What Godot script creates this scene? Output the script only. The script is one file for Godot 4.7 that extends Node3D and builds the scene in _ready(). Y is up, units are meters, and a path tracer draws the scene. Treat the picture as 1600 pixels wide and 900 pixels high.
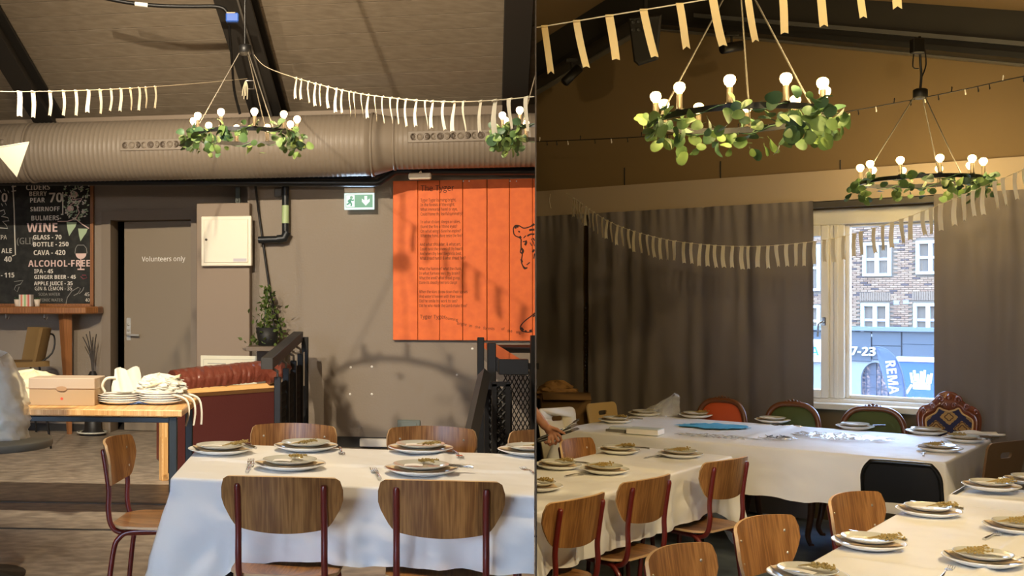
extends Node3D
# Two rooms of one venue, seen from the end of the thin partition that stands between them.

const PX := 450.0     # principal point and focal length of the camera, in pixels of a 1600 x 900 frame
const PY := 468.0
const FO := 1735.0
const EYE := 1.41     # eye height above the floor of the left room
const FR := -0.18     # the floor of the right room lies a step lower
const YAWL := 10.0
const YAWR := 41.7

var rng := RandomNumberGenerator.new()
var M := {}
var used := {}
var uL: Vector3
var vL: Vector3
var OL: Vector3
var uR: Vector3
var vR: Vector3
var C0: Vector3
var PART: Plane       # the partition; its normal points into the right room

class MB:
	var v := PackedVector3Array()
	var t := PackedVector2Array()
	var g := PackedInt32Array()

	func tri(a: Vector3, b: Vector3, c: Vector3, ua: Vector2, ub: Vector2, uc: Vector2, s := 0) -> void:
		v.push_back(a); v.push_back(b); v.push_back(c)
		t.push_back(ua); t.push_back(ub); t.push_back(uc)
		g.push_back(s); g.push_back(s); g.push_back(s)

	func otri(a: Vector3, b: Vector3, c: Vector3, ua: Vector2, ub: Vector2, uc: Vector2, s: int, dirn: Vector3) -> void:
		var n := (a - c).cross(a - b)
		if n.length_squared() < 1e-18:
			return
		if n.dot(dirn) < 0:
			tri(a, c, b, ua, uc, ub, s)
		else:
			tri(a, b, c, ua, ub, uc, s)

	func oquad(a: Vector3, b: Vector3, c: Vector3, d: Vector3, s: int, dirn: Vector3, ua := Vector2(), ub := Vector2(1, 0), uc := Vector2(1, 1), ud := Vector2(0, 1)) -> void:
		otri(a, b, c, ua, ub, uc, s, dirn)
		otri(a, c, d, ua, uc, ud, s, dirn)

	# a box with chamfered edges, centred at c
	func box(c: Vector3, size: Vector3, bev := 0.0, bs := Basis()) -> MB:
		var h := size * 0.5
		var b := minf(bev, minf(h.x, minf(h.y, h.z)) * 0.9)
		for ax in 3:
			var a1 := (ax + 1) % 3
			var a2 := (ax + 2) % 3
			for sg in [-1.0, 1.0]:
				var q := []
				var w := []
				for k in [[-1, -1], [1, -1], [1, 1], [-1, 1]]:
					var p := Vector3()
					p[ax] = h[ax] * sg
					p[a1] = (h[a1] - b) * k[0]
					p[a2] = (h[a2] - b) * k[1]
					q.append(c + bs * p)
					w.append(Vector2(p.x + p.z, p.y) if ax != 1 else Vector2(p.x, p.z))
				var n := Vector3()
				n[ax] = sg
				oquad(q[0], q[1], q[2], q[3], -1, bs * n, w[0], w[1], w[2], w[3])
		if b > 0:
			for ax in 3:
				var a1 := (ax + 1) % 3
				var a2 := (ax + 2) % 3
				for s1 in [-1.0, 1.0]:
					for s2 in [-1.0, 1.0]:
						var q := []
						for k in [[-1.0, 0], [1.0, 0], [1.0, 1], [-1.0, 1]]:
							var p := Vector3()
							p[ax] = (h[ax] - b) * k[0]
							p[a1] = (h[a1] - (b if k[1] else 0.0)) * s1
							p[a2] = (h[a2] - (0.0 if k[1] else b)) * s2
							q.append(c + bs * p)
						var n := Vector3()
						n[a1] = s1
						n[a2] = s2
						oquad(q[0], q[1], q[2], q[3], -1, bs * n)
			for sx in [-1.0, 1.0]:
				for sy in [-1.0, 1.0]:
					for sz in [-1.0, 1.0]:
						var m := Vector3(sx, sy, sz)
						otri(c + bs * (Vector3(h.x, h.y - b, h.z - b) * m), c + bs * (Vector3(h.x - b, h.y, h.z - b) * m), c + bs * (Vector3(h.x - b, h.y - b, h.z) * m), Vector2(), Vector2(), Vector2(), -1, bs * m)
		return self

	# a swept tube; r is a radius or one radius for each point; flat squeezes it across its binormal
	func tube(path: Array, r, n := 8, caps := true, s := 0, closed := false, flat := 1.0, hint := Vector3.UP) -> MB:
		var m := path.size()
		var rings := []
		var len := 0.0
		var lens := []
		var nrm := Vector3()
		for i in m:
			var p: Vector3 = path[i]
			var d: Vector3
			if closed:
				d = path[(i + 1) % m] - path[(i - 1 + m) % m]
			else:
				d = path[mini(i + 1, m - 1)] - path[maxi(i - 1, 0)]
			d = d.normalized()
			if i == 0:
				nrm = hint if absf(hint.dot(d)) < 0.95 else Vector3.RIGHT
			nrm = (nrm - d * nrm.dot(d)).normalized()
			var bn := d.cross(nrm)
			var rr: float = r[i] if r is Array else r
			var ring := []
			for k in n:
				var a := TAU * k / n
				ring.append(p + (nrm * cos(a) + bn * sin(a) * flat) * rr)
			rings.append(ring)
			if i > 0:
				len += (p - path[i - 1]).length()
			lens.append(len)
		var last := m if closed else m - 1
		for i in last:
			var j := (i + 1) % m
			var mid: Vector3 = (path[i] + path[j]) * 0.5
			for k in n:
				var k2 := (k + 1) % n
				var o: Vector3 = (rings[i][k] + rings[j][k2]) * 0.5 - mid
				oquad(rings[i][k], rings[j][k], rings[j][k2], rings[i][k2], s, o, Vector2(float(k) / n, lens[i]), Vector2(float(k) / n, lens[j]), Vector2(float(k + 1) / n, lens[j]), Vector2(float(k + 1) / n, lens[i]))
		if caps and not closed:
			for e in [0, m - 1]:
				var o: Vector3 = path[e] - path[1 if e == 0 else m - 2]
				for k in n:
					otri(path[e], rings[e][k], rings[e][(k + 1) % n], Vector2(), Vector2(), Vector2(), -1, o)
		return self

	# a surface of revolution round y; going up the profile, the outside is on the right
	func lathe(prof: Array, n := 24, xf := Transform3D(), s := 0) -> MB:
		for i in prof.size() - 1:
			var p: Vector2 = prof[i]
			var q: Vector2 = prof[i + 1]
			for k in n:
				var a := TAU * k / n
				var b := TAU * (k + 1) / n
				var am := (a + b) * 0.5
				var o := Vector3((q.y - p.y) * cos(am), p.x - q.x, (q.y - p.y) * sin(am))
				oquad(xf * Vector3(p.x * cos(a), p.y, p.x * sin(a)), xf * Vector3(q.x * cos(a), q.y, q.x * sin(a)), xf * Vector3(q.x * cos(b), q.y, q.x * sin(b)), xf * Vector3(p.x * cos(b), p.y, p.x * sin(b)), s, xf.basis * o, Vector2(p.x * cos(a), p.x * sin(a)), Vector2(q.x * cos(a), q.x * sin(a)), Vector2(q.x * cos(b), q.x * sin(b)), Vector2(p.x * cos(b), p.x * sin(b)))
		return self

	# an outline in x and y given thickness from z0 to z1
	func prism(poly: PackedVector2Array, z0: float, z1: float, xf := Transform3D(), bev := 0.0, s := -1) -> MB:
		var n := poly.size()
		var area := 0.0
		for i in n:
			area += poly[i].cross(poly[(i + 1) % n])
		var sg := signf(area)
		var inn := PackedVector2Array()
		for i in n:
			var e0 := (poly[i] - poly[(i - 1 + n) % n]).normalized()
			var e1 := (poly[(i + 1) % n] - poly[i]).normalized()
			var nn := Vector2(e0.y + e1.y, -e0.x - e1.x).normalized() * sg
			inn.append(poly[i] - nn * bev)
		var tr := Geometry2D.triangulate_polygon(inn)
		for z in [z0, z1]:
			var o := xf.basis * Vector3(0, 0, 1 if z == z1 else -1)
			for i in range(0, tr.size(), 3):
				var a := inn[tr[i]]
				var b := inn[tr[i + 1]]
				var c := inn[tr[i + 2]]
				otri(xf * Vector3(a.x, a.y, z), xf * Vector3(b.x, b.y, z), xf * Vector3(c.x, c.y, z), a, b, c, -1, o)
		var run := 0.0
		for i in n:
			var j := (i + 1) % n
			var e := poly[j] - poly[i]
			var o3 := xf.basis * Vector3(e.y * sg, -e.x * sg, 0)
			var u0 := Vector2(run, z0)
			run += e.length()
			var u1 := Vector2(run, z0)
			var dz := Vector2(0, z1 - z0)
			oquad(xf * Vector3(poly[i].x, poly[i].y, z0 + bev), xf * Vector3(poly[j].x, poly[j].y, z0 + bev), xf * Vector3(poly[j].x, poly[j].y, z1 - bev), xf * Vector3(poly[i].x, poly[i].y, z1 - bev), s, o3, u0, u1, u1 + dz, u0 + dz)
			if bev > 0:
				for z in [[z0, z0 + bev], [z1, z1 - bev]]:
					var oz := xf.basis * Vector3(0, 0, signf(z[0] - z[1])) + o3.normalized()
					oquad(xf * Vector3(inn[i].x, inn[i].y, z[0]), xf * Vector3(inn[j].x, inn[j].y, z[0]), xf * Vector3(poly[j].x, poly[j].y, z[1]), xf * Vector3(poly[i].x, poly[i].y, z[1]), -1, oz)
		return self

	# a thin curved slab whose middle surface is f(u, w), u and w in 0..1
	func slab(f: Callable, th: float, nu: int, nw: int, edge: MB = null, us := Vector2(1, 1)) -> MB:
		var p := []
		for i in nu + 1:
			var row := []
			for j in nw + 1:
				row.append(f.call(float(i) / nu, float(j) / nw))
			p.append(row)
		var a := []
		var b := []
		for i in nu + 1:
			var ra := []
			var rb := []
			for j in nw + 1:
				var du: Vector3 = p[mini(i + 1, nu)][j] - p[maxi(i - 1, 0)][j]
				var dw: Vector3 = p[i][mini(j + 1, nw)] - p[i][maxi(j - 1, 0)]
				var n := du.cross(dw).normalized() * th * 0.5
				ra.append(p[i][j] + n)
				rb.append(p[i][j] - n)
			a.append(ra)
			b.append(rb)
		for i in nu:
			for j in nw:
				var o: Vector3 = a[i][j] - b[i][j]
				var u0 := Vector2(float(i) / nu, float(j) / nw) * us
				var u1 := Vector2(float(i + 1) / nu, float(j) / nw) * us
				var u2 := Vector2(float(i + 1) / nu, float(j + 1) / nw) * us
				var u3 := Vector2(float(i) / nu, float(j + 1) / nw) * us
				oquad(a[i][j], a[i + 1][j], a[i + 1][j + 1], a[i][j + 1], 0, o, u0, u1, u2, u3)
				oquad(b[i][j], b[i + 1][j], b[i + 1][j + 1], b[i][j + 1], 1, -o, u0, u1, u2, u3)
		var rim := []
		for i in nu:
			rim.append([i, 0])
		for j in nw:
			rim.append([nu, j])
		for i in nu:
			rim.append([nu - i, nw])
		for j in nw:
			rim.append([0, nw - j])
		var c: Vector3 = p[nu / 2][nw / 2]
		var e := edge if edge else self
		for k in rim.size():
			var q: Array = rim[k]
			var r: Array = rim[(k + 1) % rim.size()]
			e.oquad(a[q[0]][q[1]], a[r[0]][r[1]], b[r[0]][r[1]], b[q[0]][q[1]], 2, p[q[0]][q[1]] - c)
		return self

	# a single sheet through rows of points
	func sheet(rows: Array, s := 0, us := Vector2(1, 1), up := Vector3()) -> MB:
		var nr := rows.size()
		var nc: int = rows[0].size()
		for i in nr - 1:
			for j in nc - 1:
				var u0 := Vector2(float(j) / (nc - 1), float(i) / (nr - 1)) * us
				var u1 := Vector2(float(j + 1) / (nc - 1), float(i) / (nr - 1)) * us
				var u2 := Vector2(float(j + 1) / (nc - 1), float(i + 1) / (nr - 1)) * us
				var u3 := Vector2(float(j) / (nc - 1), float(i + 1) / (nr - 1)) * us
				if up == Vector3():
					tri(rows[i][j], rows[i][j + 1], rows[i + 1][j + 1], u0, u1, u2, s)
					tri(rows[i][j], rows[i + 1][j + 1], rows[i + 1][j], u0, u2, u3, s)
				else:
					oquad(rows[i][j], rows[i][j + 1], rows[i + 1][j + 1], rows[i + 1][j], s, up, u0, u1, u2, u3)
		return self

	func bend(f: Callable) -> MB:
		for i in v.size():
			v[i] = f.call(v[i])
		return self

	func move(xf: Transform3D) -> MB:
		v = xf * v
		return self

	func add(o: MB, xf := Transform3D()) -> MB:
		v.append_array(xf * o.v)
		t.append_array(o.t)
		g.append_array(o.g)
		return self

	# keeps what lies on the side of the plane that its normal points to
	func clip(pl: Plane) -> MB:
		var o := MB.new()
		for i in range(0, v.size(), 3):
			var pv := [v[i], v[i + 1], v[i + 2]]
			var pt := [t[i], t[i + 1], t[i + 2]]
			var d := [pl.distance_to(v[i]), pl.distance_to(v[i + 1]), pl.distance_to(v[i + 2])]
			if d[0] >= 0 and d[1] >= 0 and d[2] >= 0:
				o.tri(pv[0], pv[1], pv[2], pt[0], pt[1], pt[2], g[i])
				continue
			var cv := []
			var ct := []
			for k in 3:
				var k2 := (k + 1) % 3
				if d[k] >= 0:
					cv.append(pv[k])
					ct.append(pt[k])
				if (d[k] >= 0) != (d[k2] >= 0):
					var f: float = d[k] / (d[k] - d[k2])
					cv.append(pv[k].lerp(pv[k2], f))
					ct.append(pt[k].lerp(pt[k2], f))
			for k in range(1, cv.size() - 1):
				o.tri(cv[0], cv[k], cv[k + 1], ct[0], ct[k], ct[k + 1], g[i])
		v = o.v
		t = o.t
		g = o.g
		return self

	func build() -> ArrayMesh:
		var st := SurfaceTool.new()
		st.begin(Mesh.PRIMITIVE_TRIANGLES)
		for i in v.size():
			st.set_smooth_group(g[i])
			st.set_uv(t[i])
			st.add_vertex(v[i])
		st.generate_normals()
		st.index()
		return st.commit()

# ---------- objects
func numbered(called: String) -> String:
	var n: int = used.get(called, 0)
	used[called] = n + 1
	return called if n == 0 else "%s_%03d" % [called, n]

func tag(o: Node, label: String, category: String, group := "") -> Node:
	o.set_meta("label", label)
	o.set_meta("category", category)
	if group != "":
		o.set_meta("group", group)
	return o

func thing(called: String, label: String, category: String, at_ := Vector3(), turn := 0.0, group := "") -> Node3D:
	var o := Node3D.new()
	o.name = numbered(called)
	add_child(o)
	o.position = at_
	o.rotation_degrees.y = turn
	tag(o, label, category, group)
	return o

func inst(called: String, mesh: Mesh, m: Material, parent: Node, xf := Transform3D()) -> MeshInstance3D:
	var o := MeshInstance3D.new()
	o.name = called
	o.mesh = mesh
	o.material_override = m
	o.transform = xf
	o.cast_shadow = GeometryInstance3D.SHADOW_CASTING_SETTING_ON
	parent.add_child(o, true)
	return o

func part(called: String, b: MB, m: Material, parent: Node, xf := Transform3D()) -> MeshInstance3D:
	return inst(called, b.build(), m, parent, xf)

# a thing that is a single mesh
func single(called: String, b: MB, m: Material, label: String, category: String, at_ := Vector3(), turn := 0.0, group := "") -> MeshInstance3D:
	var o := inst(numbered(called), b.build(), m, self, Transform3D(Basis(Vector3.UP, deg_to_rad(turn)), at_))
	tag(o, label, category, group)
	return o

func struct(called: String, b: MB, m: Material, xf := Transform3D()) -> MeshInstance3D:
	var o := inst(numbered(called), b.build(), m, self, xf)
	o.set_meta("kind", "structure")
	return o

func dup(o: Node3D, label: String, at_: Vector3, turn := 0.0, group := "") -> Node3D:
	var c: Node3D = o.duplicate()
	c.name = numbered(str(o.get_meta("kindname")))
	add_child(c)
	c.position = at_
	c.rotation_degrees.y = turn
	tag(c, label, o.get_meta("category"), group if group else o.get_meta("group", ""))
	return c

func text(s: String, cap: float, at_: Vector3, parent: Node, m: Material, bold := false, align := HORIZONTAL_ALIGNMENT_LEFT, called := "lettering", depth := 0.001) -> MeshInstance3D:
	var tm := TextMesh.new()
	var f := SystemFont.new()
	f.font_names = PackedStringArray(["Droid Sans"])
	f.font_weight = 700 if bold else 400
	tm.font = f
	tm.text = s
	tm.font_size = 32
	tm.pixel_size = cap / 23.0
	tm.depth = depth
	tm.curve_step = 3.0
	tm.horizontal_alignment = align
	return inst(called, tm, m, parent, Transform3D(Basis(), at_))

# ---------- places
func ray(x: float, y: float) -> Vector3:
	return Vector3((x - PX) / FO, -(y - PY) / FO, -1.0)

func at(x: float, y: float, d: float) -> Vector3:
	return Vector3(0, EYE, 0) + ray(x, y) * d

func onh(x: float, y: float, h: float) -> Vector3:   # where that ray comes down to height h
	return at(x, y, (EYE - h) * FO / (y - PY))

func hit(x: float, y: float, p: Vector3, n: Vector3) -> Vector3:
	var r := ray(x, y)
	return Vector3(0, EYE, 0) + r * ((p - Vector3(0, EYE, 0)).dot(n) / r.dot(n))

func wl(x: float, y: float, off := 0.0) -> Vector3:
	return hit(x, y, OL - vL * off, vL)

func wr(x: float, y: float, off := 0.0) -> Vector3:
	return hit(x, y, C0 + vR * (1.95 - off), vR)

func LP(u: float, h: float, v: float) -> Vector3:
	return OL + uL * u + vL * v + Vector3(0, h, 0)

func RP(u: float, h: float, v: float) -> Vector3:
	return C0 + uR * u + vR * v + Vector3(0, h, 0)

func xl(p: Vector3) -> Transform3D:
	return Transform3D(Basis(Vector3.UP, deg_to_rad(-YAWL)), p)

func xr(p: Vector3) -> Transform3D:
	return Transform3D(Basis(Vector3.UP, deg_to_rad(-YAWR)), p)

func rect(ccw: Array) -> PackedVector2Array:
	return PackedVector2Array(ccw)

func rrect(w: float, h: float, r: float, n := 5, c := Vector2()) -> PackedVector2Array:
	var o := PackedVector2Array()
	for k in [[1, -1, -90], [1, 1, 0], [-1, 1, 90], [-1, -1, 180]]:
		for i in n + 1:
			var a := deg_to_rad(k[2] + 90.0 * i / n)
			o.append(c + Vector2((w * 0.5 - r) * k[0], (h * 0.5 - r) * k[1]) + Vector2(cos(a), sin(a)) * r)
	return o

func ngon(r: float, n: int, c := Vector2(), sq := 1.0) -> PackedVector2Array:
	var o := PackedVector2Array()
	for i in n:
		o.append(c + Vector2(cos(TAU * i / n), sin(TAU * i / n) * sq) * r)
	return o

func curve(pts: Array, n := 6) -> Array:   # a smooth line through the points
	var o := []
	for i in pts.size() - 1:
		var p0 = pts[maxi(i - 1, 0)]
		var p3 = pts[mini(i + 2, pts.size() - 1)]
		for k in n:
			o.append(pts[i].cubic_interpolate(pts[i + 1], p0, p3, float(k) / n))
	o.append(pts[-1])
	return o

# ---------- materials
func mat(called: String, c: Color, rough := 0.6, metal := 0.0, spec := 0.5) -> StandardMaterial3D:
	if M.has(called):
		return M[called]
	var m := StandardMaterial3D.new()
	m.resource_name = called
	m.albedo_color = c
	m.roughness = rough
	m.metallic = metal
	m.metallic_specular = spec
	M[called] = m
	return m

func c8(r: int, g: int, b: int) -> Color:
	return Color8(r, g, b)

func tex(w: int, h: int, f: Callable) -> ImageTexture:
	var im := Image.create_empty(w, h, false, Image.FORMAT_RGB8)
	for y in h:
		for x in w:
			im.set_pixel(x, y, f.call(x, y))
	return ImageTexture.create_from_image(im)

func noise(sd: int, fr: float, oct := 3) -> FastNoiseLite:
	var n := FastNoiseLite.new()
	n.seed = sd
	n.frequency = fr
	n.fractal_octaves = oct
	n.noise_type = FastNoiseLite.TYPE_SIMPLEX_SMOOTH
	return n

# wood with its grain along v; one texture covers size metres
func wood(called: String, dark: Color, light: Color, stripes: float, size: Vector2, rough := 0.35, sd := 3) -> StandardMaterial3D:
	var n1 := noise(sd, 0.02, 3)
	var n2 := noise(sd + 1, 0.1, 2)
	var tx := tex(192, 256, func(x: int, y: int) -> Color:
		var wob := n1.get_noise_2d(x * 0.5, y * 0.35) * 7.0
		var a := sin((x + wob) * stripes + n1.get_noise_2d(x * 3.0, y * 0.1) * 6.0) * 0.28
		var b := n2.get_noise_2d(x * 6.0, y * 0.12) * 0.5
		var c := n1.get_noise_2d(x * 1.2 + 300, y * 0.25) * 0.45
		return dark.lerp(light, clampf(0.5 + a + b + c, 0, 1)))
	var m := mat(called, Color.WHITE, rough)
	m.albedo_texture = tx
	m.uv1_scale = Vector3(1.0 / size.x, 1.0 / size.y, 1)
	return m

func bumpy(m: StandardMaterial3D, freq: float, strength: float, tile: float, sd := 5, oct := 4, tri := true, px := 256) -> StandardMaterial3D:
	var nt := NoiseTexture2D.new()
	nt.width = px
	nt.height = px
	nt.seamless = true
	nt.as_normal_map = true
	nt.bump_strength = strength
	nt.noise = noise(sd, freq, oct)
	m.normal_enabled = true
	m.normal_texture = nt
	m.uv1_triplanar = tri
	m.uv1_world_triplanar = tri
	m.uv1_scale = Vector3.ONE / tile
	return m

func mottled(called: String, dark: Color, light: Color, freq: float, tile: float, rough := 0.7, sd := 9, oct := 5, world := true) -> StandardMaterial3D:
	var nt := NoiseTexture2D.new()
	nt.width = 512
	nt.height = 512
	nt.seamless = true
	nt.noise = noise(sd, freq, oct)
	var gr := Gradient.new()
	gr.set_color(0, dark)
	gr.set_color(1, light)
	gr.set_offset(0, 0.2)
	gr.set_offset(1, 0.8)
	nt.color_ramp = gr
	var m := mat(called, Color.WHITE, rough)
	m.albedo_texture = nt
	m.uv1_triplanar = true
	m.uv1_world_triplanar = world
	m.uv1_scale = Vector3.ONE / tile
	return m

# ---------- the scene
func _ready() -> void:
	rng.seed = 7
	var yl := deg_to_rad(YAWL)
	uL = Vector3(cos(yl), 0, sin(yl))
	vL = Vector3(sin(yl), 0, -cos(yl))
	OL = Vector3((560.0 - PX) / FO * 10.6, 0, -10.6)
	var yr := deg_to_rad(YAWR)
	uR = Vector3(cos(yr), 0, sin(yr))
	vR = Vector3(sin(yr), 0, -cos(yr))
	C0 = Vector3(3.43, 0, -5.81)
	PART = Plane(Vector3(1, 0, (837.0 - PX) / FO).normalized(), 0.0)
	camera_sky_light()
	materials()
	left_shell()
	right_shell()
	left_room()
	right_room()

func camera_sky_light() -> void:
	var cam := Camera3D.new()
	cam.name = "camera"
	add_child(cam)
	cam.position = Vector3(0, EYE, 0)
	var near := 0.05
	cam.set_frustum(near * 900.0 / FO, Vector2(350.0 / FO, 18.0 / FO) * near, near, 200.0)
	cam.current = true
	var we := WorldEnvironment.new()
	we.name = "world_environment"
	var env := Environment.new()
	env.background_mode = Environment.BG_SKY
	var sm := ProceduralSkyMaterial.new()
	sm.sky_top_color = Color(0.64, 0.78, 0.98)
	sm.sky_horizon_color = Color(0.88, 0.93, 0.99)
	sm.ground_bottom_color = Color(0.35, 0.36, 0.38)
	sm.ground_horizon_color = Color(0.6, 0.63, 0.66)
	sm.sky_energy_multiplier = SKY
	sm.ground_energy_multiplier = SKY * 0.5
	var sky := Sky.new()
	sky.sky_material = sm
	env.sky = sky
	env.tonemap_mode = Environment.TONE_MAPPER_LINEAR
	env.tonemap_exposure = 1.5
	env.sdfgi_enabled = true
	env.ssao_enabled = true
	env.ssil_enabled = true
	we.environment = env
	add_child(we)
	# the track spots that stand out of frame over the left room
	track_spot(Vector3(-1.35, 3.95, -4.0), LP(0.6, 0.9, 0), SPOT_WALL, Color(1.0, 0.93, 0.82), 42.0, "black track spotlight over the long table, aimed at the grey wall")
	track_spot(Vector3(-2.3, 3.95, -4.2), LP(-3.2, 1.0, 0.5), SPOT_WALL * 0.42, Color(1.0, 0.93, 0.82), 40.0, "black track spotlight aimed at the chalkboard side")
	track_spot(Vector3(-0.2, 4.0, -4.4), Vector3(0.2, 0.7, -4.4), SPOT_TABLE, Color(1.0, 0.92, 0.79), 40.0, "black track spotlight straight above the near white table")
	# and over the right room
	track_spot(Vector3(2.9, 2.62, -2.9), Vector3(2.5, 0.56, -4.0), SPOT_RIGHT, Color(1.0, 0.90, 0.72), 42.0, "black track spotlight above the nearest right table")
	track_spot(Vector3(1.7, 2.62, -1.5), Vector3(2.3, 1.0, -6.0), SPOT_RIGHT * 1.8, Color(1.0, 0.89, 0.68), 44.0, "black track spotlight by the viewer, aimed along the right tables")
	track_spot(Vector3(2.2, 2.9, -3.9), Vector3(1.6, 0.56, -5.3), SPOT_RIGHT * 0.7, Color(1.0, 0.88, 0.66), 42.0, "black track spotlight above the wooden chairs on the right")

const SKY := 3.0
const SPOT_WALL := 24.0
const SPOT_TABLE := 5.5
const SPOT_RIGHT := 1.65
const BULB := 0.07

# a cylinder lamp on a short arm that hangs from its foot; it shines towards to_
func track_spot(p: Vector3, to_: Vector3, energy: float, col: Color, cone: float, label: String, rod := 0.12) -> Node3D:
	var t := thing("track_spotlight", label, "spotlight", p)
	var d := (to_ - p).normalized()
	var bs := Basis.looking_at(d, Vector3.UP if absf(d.y) < 0.98 else Vector3.RIGHT)
	var blk := mat("black_metal", c8(24, 23, 22), 0.45, 0.3)
	part("lamp_body", MB.new().lathe([Vector2(0.0, 0.08), Vector2(0.028, 0.08), Vector2(0.034, 0.075), Vector2(0.034, -0.08), Vector2(0.030, -0.08), Vector2(0.030, -0.07)].map(func(q): return Vector2(q.x, -q.y)), 20, Transform3D(bs * Basis(Vector3.RIGHT, PI / 2), Vector3())), blk, t)
	part("arm", MB.new().tube([Vector3(0, 0.0, 0), Vector3(0, rod, 0)], 0.008, 8).box(Vector3(0, rod, 0), Vector3(0.09, 0.03, 0.035), 0.004), blk, t)
	var gm := StandardMaterial3D.new()
	gm.resource_name = "spot_glow"
	gm.albedo_color = col
	gm.emission_enabled = true
	gm.emission = col
	gm.emission_energy_multiplier = 2.5
	part("lamp_lens", MB.new().lathe([Vector2(0.029, 0), Vector2(0.02, 0.004), Vector2(0, 0.006)], 16, Transform3D(bs * Basis(Vector3.RIGHT, -PI / 2), d * 0.07)), gm, t)
	if energy > 0:
		var l := SpotLight3D.new()
		l.name = "spot_light"
		l.light_color = col
		l.light_energy = energy
		l.light_size = 0.03
		l.spot_angle = cone
		l.spot_range = 20
		l.spot_attenuation = 2.0
		l.spot_angle_attenuation = 0.7
		l.shadow_enabled = true
		t.add_child(l)
		l.transform = Transform3D(bs, d * 0.1)
	return t

func materials() -> void:
	mat("black_metal", c8(24, 23, 22), 0.45, 0.3)
	bumpy(mat("wall_paint", c8(140, 128, 114), 0.75), 0.05, 1.0, 0.4)
	bumpy(mat("duct_paint", c8(131, 119, 104), 0.5), 0.02, 0.6, 1.0)
	mat("dark_beam", c8(40, 37, 33), 0.6)
	mat("beam_edge", c8(96, 92, 86), 0.5)
	mat("pelmet_paint", c8(162, 144, 120), 0.6)
	mat("red_steel", c8(112, 34, 26), 0.28, 0.0, 0.6)
	wood("chair_veneer", c8(122, 80, 42), c8(176, 126, 72), 0.32, Vector2(0.42, 0.5), 0.33, 11)
	mat("ply_edge", c8(214, 176, 128), 0.5)
	mat("screw_metal", c8(214, 208, 196), 0.3, 0.8)
	bumpy(mat("white_cloth", c8(236, 234, 230), 0.6), 0.012, 2.0, 1.3, 21, 3)
	M["white_cloth"].rim_enabled = false
	mat("porcelain", c8(240, 239, 234), 0.16)
	mat("glaze_grey", c8(204, 202, 188), 0.15)
	mat("kraft_paper", c8(222, 196, 156), 0.8)
	mat("card_white", c8(244, 240, 232), 0.7)
	mat("steel_bright", c8(206, 206, 206), 0.18, 1.0)
	mat("straw_dry", c8(172, 146, 84), 0.8)
	mat("ribbon_cream", c8(248, 240, 214), 0.7)
	M.ribbon_cream.backlight_enabled = true
	M.ribbon_cream.backlight = Color(0.5, 0.45, 0.34)
	mat("string_cream", c8(220, 206, 176), 0.8)
	var lf := [c8(80, 106, 56), c8(108, 132, 70), c8(58, 86, 56)]
	for i in 3:
		var m := mat("leaf_%d" % i, lf[i], 0.5)
		m.backlight_enabled = true
		m.backlight = Color(lf[i].r * 0.6, lf[i].g * 0.6, lf[i].b * 0.3)
	mat("chalk_white", c8(232, 226, 214), 0.9)
	mat("chalk_pink", c8(230, 200, 192), 0.9)
	mat("chalk_green", c8(176, 196, 162), 0.9)
	mat("chalk_grey", c8(150, 148, 142), 0.9)
	mat("white_plastic", c8(236, 228, 206), 0.35)
	wood("pine", c8(202, 146, 82), c8(238, 200, 140), 0.16, Vector2(0.25, 1.4), 0.4, 31)
	wood("oak_bar", c8(122, 76, 42), c8(166, 112, 66), 0.22, Vector2(0.2, 1.6), 0.4, 41)

# ---------- the left room's shell
func poly3(pts: Array, th: float, up: Vector3) -> MB:   # a flat plate with its given face through pts and thickness th behind it (against up)
	var b := MB.new()
	var n := pts.size()
	for i in range(1, n - 1):
		b.otri(pts[0], pts[i], pts[i + 1], Vector2(pts[0].x, pts[0].z), Vector2(pts[i].x, pts[i].z), Vector2(pts[i + 1].x, pts[i + 1].z), -1, up)
		b.otri(pts[0] - up * th, pts[i] - up * th, pts[i + 1] - up * th, Vector2(), Vector2(), Vector2(), -1, -up)
	var c := Vector3()
	for p in pts:
		c += p / n
	for i in n:
		var p: Vector3 = pts[i]
		var q: Vector3 = pts[(i + 1) % n]
		b.oquad(p, q, q - up * th, p - up * th, -1, (p + q) * 0.5 - c)
	return b

func psplit(d: float, side := 0.0) -> Vector3:   # a point on the partition's plane at depth d
	var p := Vector3((837.0 - PX) / FO * d, 0, -d)
	return p + PART.normal * side

const VR := 1.95      # the window wall of the right room
const ROOFH := 3.2
const PITCH := 0.48

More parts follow.
